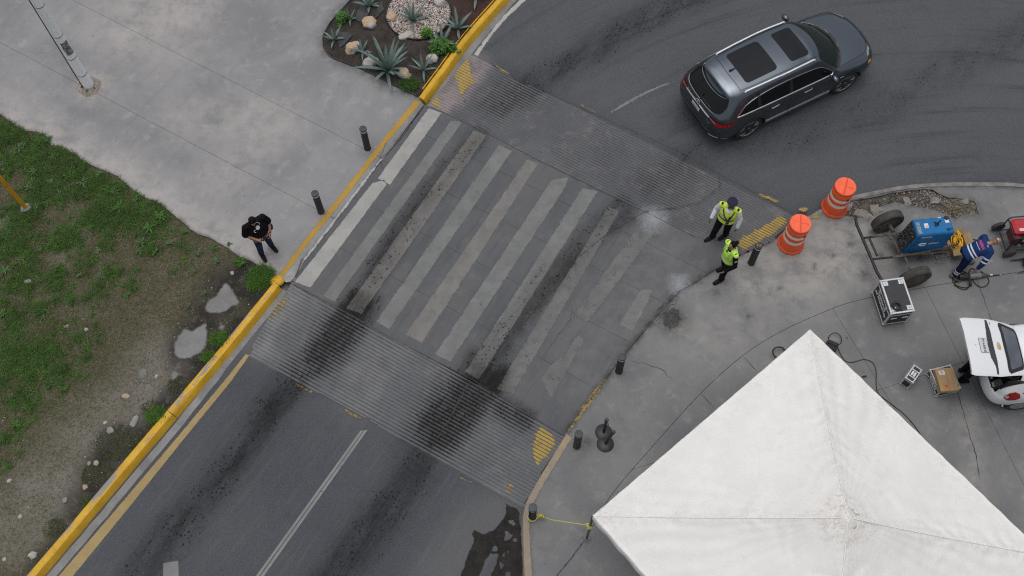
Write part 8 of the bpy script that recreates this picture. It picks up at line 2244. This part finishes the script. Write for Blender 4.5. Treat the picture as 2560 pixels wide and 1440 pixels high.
def shirt(j, m, sleeve=.5, g=.016, d0=-.10, name='shirt', loose=.02, cuff=.010):
    b = MB(); k = j['k']
    torso_shell(b, j, g, d0, .50, loose)
    for i in (0, 1):
        s, e, w = j['sh'][i], j['el'][i], j['wr'][i]
        cap_(b, j['P'] + j['up'] * .475 * k + j['rt'] * (.07 if i == 0 else -.07) * k, s - j['up'] * .01, .058 * k + g, .054 * k + g)
        if sleeve <= 1: chain(b, [s, s.lerp(e, sleeve)], [.054 * k + g, .050 * k + g * 1.5])
        else: chain(b, [s, e, e.lerp(w, sleeve - 1)], [.054 * k + g, .044 * k + g, .034 * k + cuff])
    return link(name, remesh(b, name, .010, 5, .5), m, j['t'])
def trousers(j, m, g=.014, end=.92, d1=.06, name='trousers'):
    b = MB(); k = j['k']
    torso_shell(b, j, g * .9, -.09, d1)
    for i in (0, 1):
        a = j['knee'][i].lerp(j['ank'][i], end)
        chain(b, [j['hip'][i], j['knee'][i], a], [.090 * k + g, .062 * k + g, .050 * k + g])
    return link(name, remesh(b, name, .010, 5, .5), m, j['t'])
def shoes(j, m, g=.012):
    for i in (0, 1):
        b = MB(); k = j['k']
        d = (j['toe'][i] - j['heel'][i]).normalized()
        chain(b, [j['heel'][i] + Vector((0, 0, .008)), j['heel'][i].lerp(j['toe'][i], .55) + Vector((0, 0, .012)), j['toe'][i] + d * .01], [.038 * k + g, .044 * k + g, .034 * k + g])
        cap_(b, j['ank'][i] + Vector((0, 0, .01)), j['heel'][i] + Vector((0, 0, .02)), .040 * k + g, .038 * k + g)
        me = remesh(b, 'shoe', .008, 4, .5)
        for v in me.vertices:
            if v.co.z < .002: v.co.z = .002
        link('shoe', me, m, j['t'])
def hair(j, m, kind='short'):
    b = MB(); k = j['k']; C, hu, hf, hr = j['head'], j['hu'], j['hf'], j['hr']; HM = Matrix((hr, hf, hu)).transposed()
    b.ell(C + hu * .045 * k - hf * .022 * k, (.086 * k, .096 * k, .090 * k), HM, 18, 12)
    b.ell(C - hf * .055 * k - hu * .01 * k, (.072 * k, .05 * k, .085 * k), HM, 14, 8)
    if kind == 'short':
        for i in range(26):
            a = R.uniform(0, 2 * PI); e = R.uniform(.2, 1.4)
            q = HM @ Vector((math.cos(a) * math.cos(e) * .08, math.sin(a) * math.cos(e) * .09 - .02, math.sin(e) * .085 + .045)) * k
            b.ell(C + q, (.017, .017, .017), None, 7, 5)
    if kind == 'bun':
        b.ell(C - hf * .125 * k + hu * .035 * k, (.05 * k, .05 * k, .05 * k), HM, 14, 9)
    return link('hair', remesh(b, 'hair', .009, 3, .4), m, j['t'])
def surf_bvh(o): return BVHTree.FromPolygons([v.co[:] for v in o.data.vertices], [p.vertices[:] for p in o.data.polygons])

# ---- man in black with a phone
j = person('person', 'man in a black T-shirt and jeans looking down at his phone on the plaza', (-5.797, 11.443), math.radians(-143), 1.73, 0, 1.42, .03, 0, (0, 0), [(.16, .04, -.12), (-.15, -.02, .10)],
           elbows=[(.30, .02, 1.13), (-.31, .03, 1.13)], wrists=[(.13, .27, 1.09), (-.20, .22, .98)], hands=[((-.75, .55, .10), (-.2, .3, 1), -1), ((.55, .5, -.55), (.5, -.3, -.2), 1)], head=(.55, -.35), hands_curl=(.75, .6))
man = j['t']
trs = trousers(j, M_JEAN, .017, .95); sh_ = shirt(j, M_TSH, .85, .024, -.17, 't_shirt', .045); shoes(j, M_SHOE); hair(j, M_HAIR)
w = j['wr'][0] + Vector((-.085, .07, .035)); MB().box((0, 0, 0), (.075, .15, .010), 0, .003, M=Matrix.Translation(w) @ Euler((.45, .1, .5)).to_matrix().to_4x4()).build('phone', mat('phone_black', (.012, .012, .014), .15), None)
ph = COL.objects[-1]; ph.matrix_world = Matrix.Translation((*(-5.797, 11.443), 0)) @ Matrix.Rotation(math.radians(-143), 4, 'Z'); tag(ph, 'black phone in the hand of the man in the black T-shirt', 'phone')
bp = MB().box((0, 0, 0), (.10, .26, .20), 0, .04, M=Matrix.Translation((-.285, -.02, .93)) @ Euler((.1, -.15, .1)).to_matrix().to_4x4()).build('shoulder_bag', mat('bag_brown_black', (.020, .017, .018), .6, var=.3, bump=.3), None)
bp.matrix_world = ph.matrix_world.copy(); tag(bp, 'dark pouch bag hanging at the left hip of the man in black', 'bag')
sv = surf_bvh(sh_)
def print_on(name, poly, m, o, ex, ey, d, bv, par, off=.006): return drape(name, poly, o, ex, ey, d, bv, m, par, .02, off, 2.5, 1.2)
FO, FX, FZ, FD = (0, 1.2, 0), (-1, 0, 0), (0, 0, 1), (0, -1, -.0)
print_on('shirt_print', [(-.045, 1.33), (.0, 1.30), (.05, 1.325), (.055, 1.37), (.02, 1.41), (-.02, 1.405)], mat('white_shirt_print', (.62, .63, .64), .8), FO, FX, FZ, FD, sv, sh_)
b = MB(); b.tube(drape_line([(.03 + .055 * math.cos(a), 1.41 + .045 * math.sin(a)) for a in np.linspace(-.6, 2.3, 10)], FO, FX, FZ, FD, sv, .006, .02), .006, 4)
b.tube(drape_line([(-.075 + .03 * math.cos(a), 1.30 + .03 * math.sin(a)) for a in np.linspace(1.2, 4.6, 9)], FO, FX, FZ, FD, sv, .006, .02), .006, 4); b.build('shirt_print', mat('white_shirt_print', (.62, .63, .64), .8), sh_)
MB().tube([(-.205 + .036 * math.cos(a), .205 + .036 * math.sin(a) * .6, 1.0 + .03 * math.sin(a)) for a in np.linspace(0, 6.28, 14)], .006, 5, False).build('bracelet', mat('bracelet', (.03, .028, .026), .5), man)

# ---- vest: sleeveless shell over the shirt
def vest(j, m, g=.036, d0=-.02, gap=0.0):
    b = MB(); k = j['k']
    torso_shell(b, j, g, d0, .475, .012)
    for i in (0, 1):
        s = j['sh'][i]; c = j['P'] + j['up'] * .50 * k + j['rt'] * (1, -1)[i] * .08 * k
        cap_(b, c - j['up'] * .02 * k, s - j['up'] * .005 * k + j['rt'] * (1, -1)[i] * .012 * k, .054 * k + g * .6, .052 * k + g * .55)
    return link('vest', remesh(b, 'vest', .009, 4, .5), m, j['t'])
# ---- officer with the cap
j = person('person', 'officer in navy cap, yellow vest and white sleeves standing on the ribbed ramp', (4.963, 11.622), math.radians(152), 1.74, -.03, 1.05, 0, 0, (0, .0), [(.16, .10, -.55), (-.10, -.10, -.45)],
           elbows=[(.29, -.02, 1.14), (-.30, .0, 1.13)], wrists=[(.31, .14, .93), (-.31, .08, .88)], hands=[((.2, .5, -.85), (-1, 0, -.2), 1), ((0, .25, -1), (1, 0, 0), -1)], head=(.10, .25), skin=M_SKIND)
of1 = j['t']
trousers(j, M_BTRS, .018, .97); s1 = shirt(j, M_WSH, 1.95, .016, -.02, 'shirt', .0, .014); shoes(j, M_SHOE); v1 = vest(j, M_HIVIS)
C, hu, hf, hr, k_ = j['head'], j['hu'], j['hf'], j['hr'], j['k']; HM = Matrix((hr, hf, hu)).transposed()
hair(j, M_HAIR, 'plain')
b = MB(); b.rings([[C + hu * z_ + hr * (rx * math.cos(a)) + hf * (ry * math.sin(a) - .01) for a in np.linspace(0, 2 * PI, 25)[:-1]] for rx, ry, z_ in ((.092, .108, .035), (.096, .112, .07), (.118, .130, .098), (.122, .134, .112), (.10, .112, .128), (.02, .03, .135))])
cp_ = b.build('cap', M_NAVYC, of1, 1.0)
b = MB(); b.rings([[C + hu * (.040 - .02 * q) + hf * (.085 + .065 * q * math.cos(a)) + hr * (.085 * math.sin(a) * (1 - .15 * q)) for a in np.linspace(-1.5, 1.5, 13)] for q in (0, .5, 1.0)] , False, False); b.build('cap_peak', mat('peak_black', (.012, .012, .014), .3), cp_, 1.0)
vb = surf_bvh(v1)
ls = lambda pts, off=.010: drape_line(pts, FO, FX, FZ, FD, vb, off, .03)
b = MB()
for pts in ([(-.12, 1.42), (-.03, 1.22), (.06, 1.10)], [(.13, 1.43), (.10, 1.25), (.07, 1.12)], [(-.17, 1.10), (.0, 1.10), (.17, 1.10)], [(.06, 1.10), (.08, 1.30)]): b.tube(ls(pts), .013, 6)
b.build('harness', M_RUB, v1, 1.0)
b = MB().box((-.07, .205, 1.10), (.075, .04, .085), 0, .01); b.build('radio', mat('radio_black', (.015, .015, .016), .4), of1)
drape('reflective_band', [(-.165, 1.13), (.165, 1.13), (.165, 1.16), (-.165, 1.16)], FO, FX, FZ, FD, vb, M_HVPALE, v1, .03, .006)
for x0 in (-.13, .10): drape('reflective_band', [(x0, 1.20), (x0 + .035, 1.20), (x0 + .03, 1.42), (x0 - .005, 1.42)], FO, FX, FZ, FD, vb, M_HVPALE, v1, .03, .006)
print_on('collar', [(-.06, 1.43), (.0, 1.37), (.06, 1.43), (.05, 1.46), (0, 1.42), (-.05, 1.46)], M_WSH, FO, FX, FZ, FD, vb, v1, .008)
for i in (0, 1):
    q = j['sh'][i] + Vector((0, .02, .075)) ; MB().box(q, (.045, .07, .012), 0, .003).build('epaulette', M_BTRS, of1)
q = j['sh'][1].lerp(j['el'][1], .45) + Vector((-.062, .02, 0)); MB().box(q, (.010, .055, .06), -.15, .002).build('sleeve_badge', mat('badge_grey', (.25, .27, .31), .6, var=.3, scale=30), of1)

# ---- policewoman
j = person('person', 'woman in lime vest and black uniform, hair tied back, beside a bollard', (4.900, 10.615), math.radians(112), 1.60, 0, 1.04, .02, 0, (0, -.02), [(.10, -.13, -.1), (-.13, .09, .12)],
           elbows=[(.31, -.10, 1.05), (-.31, .02, 1.03)], wrists=[(.19, -.25, .93), (-.27, .22, .86)], hands=[((-.8, -.4, -.3), (0, .6, -.6), 1), ((.15, .6, -.8), (1, 0, 0), -1)], head=(.05, .1))
wo = j['t']
trousers(j, M_BTRS, .020, .98, .08); s2 = shirt(j, M_TSH, 1.93, .016, -.06, 'shirt', .01, .012); shoes(j, M_SHOE, .015); v2 = vest(j, M_HIVISG, .036, -.06); hair(j, M_HAIR, 'bun')
vb = surf_bvh(v2)
drape('reflective_band', [(-.155, .97), (.155, .97), (.155, 1.02), (-.155, 1.02)], FO, FX, FZ, FD, vb, M_HVPALE, v2, .03, .006)
for x0 in (-.12, .09): drape('reflective_band', [(x0, 1.08), (x0 + .04, 1.08), (x0 + .035, 1.32), (x0 - .005, 1.32)], FO, FX, FZ, FD, vb, mat('vest_mesh', (.30, .62, .10), .8), v2, .03, .006)
print_on('collar', [(-.07, 1.33), (.0, 1.26), (.07, 1.33), (.05, 1.36), (0, 1.30), (-.05, 1.36)], M_TSH, FO, FX, FZ, FD, vb, v2, .008)
q = j['sh'][1].lerp(j['el'][1], .40) + Vector((-.062, .02, 0)); MB().box(q, (.010, .06, .065), -.1, .002).build('sleeve_badge', mat('badge_pale', (.40, .41, .44), .6, var=.3, scale=30), wo)

# ---- bending worker
wz = math.radians(-80)
j = person('person', 'bald worker in navy clothes bending down between blue welder and red generator', (10.46, 10.66), wz, 1.70, 0, 1.06, .86, -.13, (-.03, -.10), [(.16, -.19, -.1), (-.12, .20, -.15)],
           elbows=[(.30, .14, .82), (-.29, .30, .86)], wrists=[(.33, .06, .57), (-.20, .42, .62)], hands=[((.1, .1, -1), (-1, .2, 0), 1), ((.3, .2, -1), (1, .2, 0), -1)], head=(.25, 0), skin=mat('skin_tan', (.30, .165, .115), .5, var=.1, scale=10))
wk = j['t']
tr = trousers(j, M_NAVYT, .018, .97, .10); ov = shirt(j, M_NAVY, 1.62, .022, -.05, 'work_shirt', .012, .016); shoes(j, mat('work_boot', (.10, .085, .07), .7, var=.3), .014)
bb = surf_bvh(ov)
def ringband(j, bv, c, ax, r0, r1, name, m, par, w=.016):
    """strip wrapped round a limb or the torso"""
    x, y, d = frame_of(ax); rr = []
    for a in np.linspace(0, 2 * PI, 33):
        q = x * math.cos(a) + y * math.sin(a); row = []
        for s in (-w, w):
            o_ = Vector(c) + d * s
            loc = bv.ray_cast(o_ + q * r1, -q, r1)[0]
            row.append((loc + q * .005) if loc is not None else o_ + q * r0)
        rr.append(row)
    return MB().rings(rr, False, False).build(name, m, par, 1.2)
U = j['up']
for d_ in (.10, .17): ringband(j, bb, j['P'] + U * d_, U, .16, .235, 'reflective_strip', M_STRIP, ov)
for i in (0, 1):
    for f_ in (.55, .85):
        c_ = j['sh'][i].lerp(j['el'][i], f_); ringband(j, bb, c_, (j['el'][i] - j['sh'][i]).normalized(), .075, .105, 'reflective_strip', M_STRIP, ov)
tb = surf_bvh(tr)
for i in (0, 1):
    for f_ in (.52, .70):
        c_ = j['knee'][i].lerp(j['ank'][i], f_); ringband(j, tb, c_, (j['ank'][i] - j['knee'][i]).normalized(), .075, .12, 'reflective_strip', M_STRIP, tr)
# writing across the back
bk0 = j['P'] + U * .36 - j['fw'] * .40; 
def back_print(body, sz, m, along, bold):
    o = text_obj('lettering', body, sz, m, ov, Matrix.Identity(4), bold=bold, depth=0)
    for v in o.data.vertices:
        s = bk0 + j['rt'] * v.co.x + U * (v.co.y + along)
        h = bb.ray_cast(s, j['fw'], .6)
        v.co = (h[0] - j['fw'] * .006) if h[0] is not None else s + j['fw'] * .25
    return o
back_print('INFRA', .085, mat('pink_lettering', (.55, .05, .20), .7), .02, .003)
b = MB(); b.tube(drape_line([(-.12, 0), (.10, 0)], bk0 - U * .055, j['rt'], U, j['fw'], bb, .006, .03), .007, 4); b.tube(drape_line([(.05, 0), (.10, 0)], bk0 + U * .12, j['rt'], U, j['fw'], bb, .006, .02), .010, 4); b.build('print_line', M_STRIP, ov)
C, hu, hf, hr = j['head'], j['hu'], j['hf'], j['hr']
b = MB().tube([C + hu * .02 + hr * .080 * math.cos(a) + hf * .098 * math.sin(a) for a in np.linspace(0, 2 * PI, 25)], .009, 6, False); b.build('head_strap', mat('brown_strap', (.12, .06, .04), .7), wk)
MB().box(C - hf * .09 + hu * .05, (.05, .03, .035), 0, .006).build('strap_buckle', mat('pale_buckle', (.55, .50, .45), .5), wk)

# ---- someone reaching into the boot, mostly under the raised gate
dv = Vector((math.cos(HBH), math.sin(HBH)))
pz = HBL - dv * 2.13 + Vector((dv.y, -dv.x)) * .02
j = person('person', 'person in dark clothes reaching into the car under the raised tailgate', (pz.x, pz.y), HBH - PI / 2, 1.68, 0, 1.05, .72, -.03, (0, -.05), [(.13, -.12, 0), (-.13, .0, 0)],
           elbows=[(.34, .34, 1.02), (-.29, .40, 1.02)], wrists=[(.37, .60, .93), (-.18, .66, .90)], hands=[((.05, 1, -.25), (-.2, -.2, -1), -1), ((.1, 1, -.2), (0, -.2, -1), 1)], head=(.1, 0))
trousers(j, M_BTRS, .018, .97, .10); shirt(j, mat('dark_navy_shirt', (.014, .018, .035), spec=.08, rough=.9, var=.25, bump=.2), .85, .020, -.06, 'shirt', .01); shoes(j, M_SHOE); hair(j, M_HAIR)
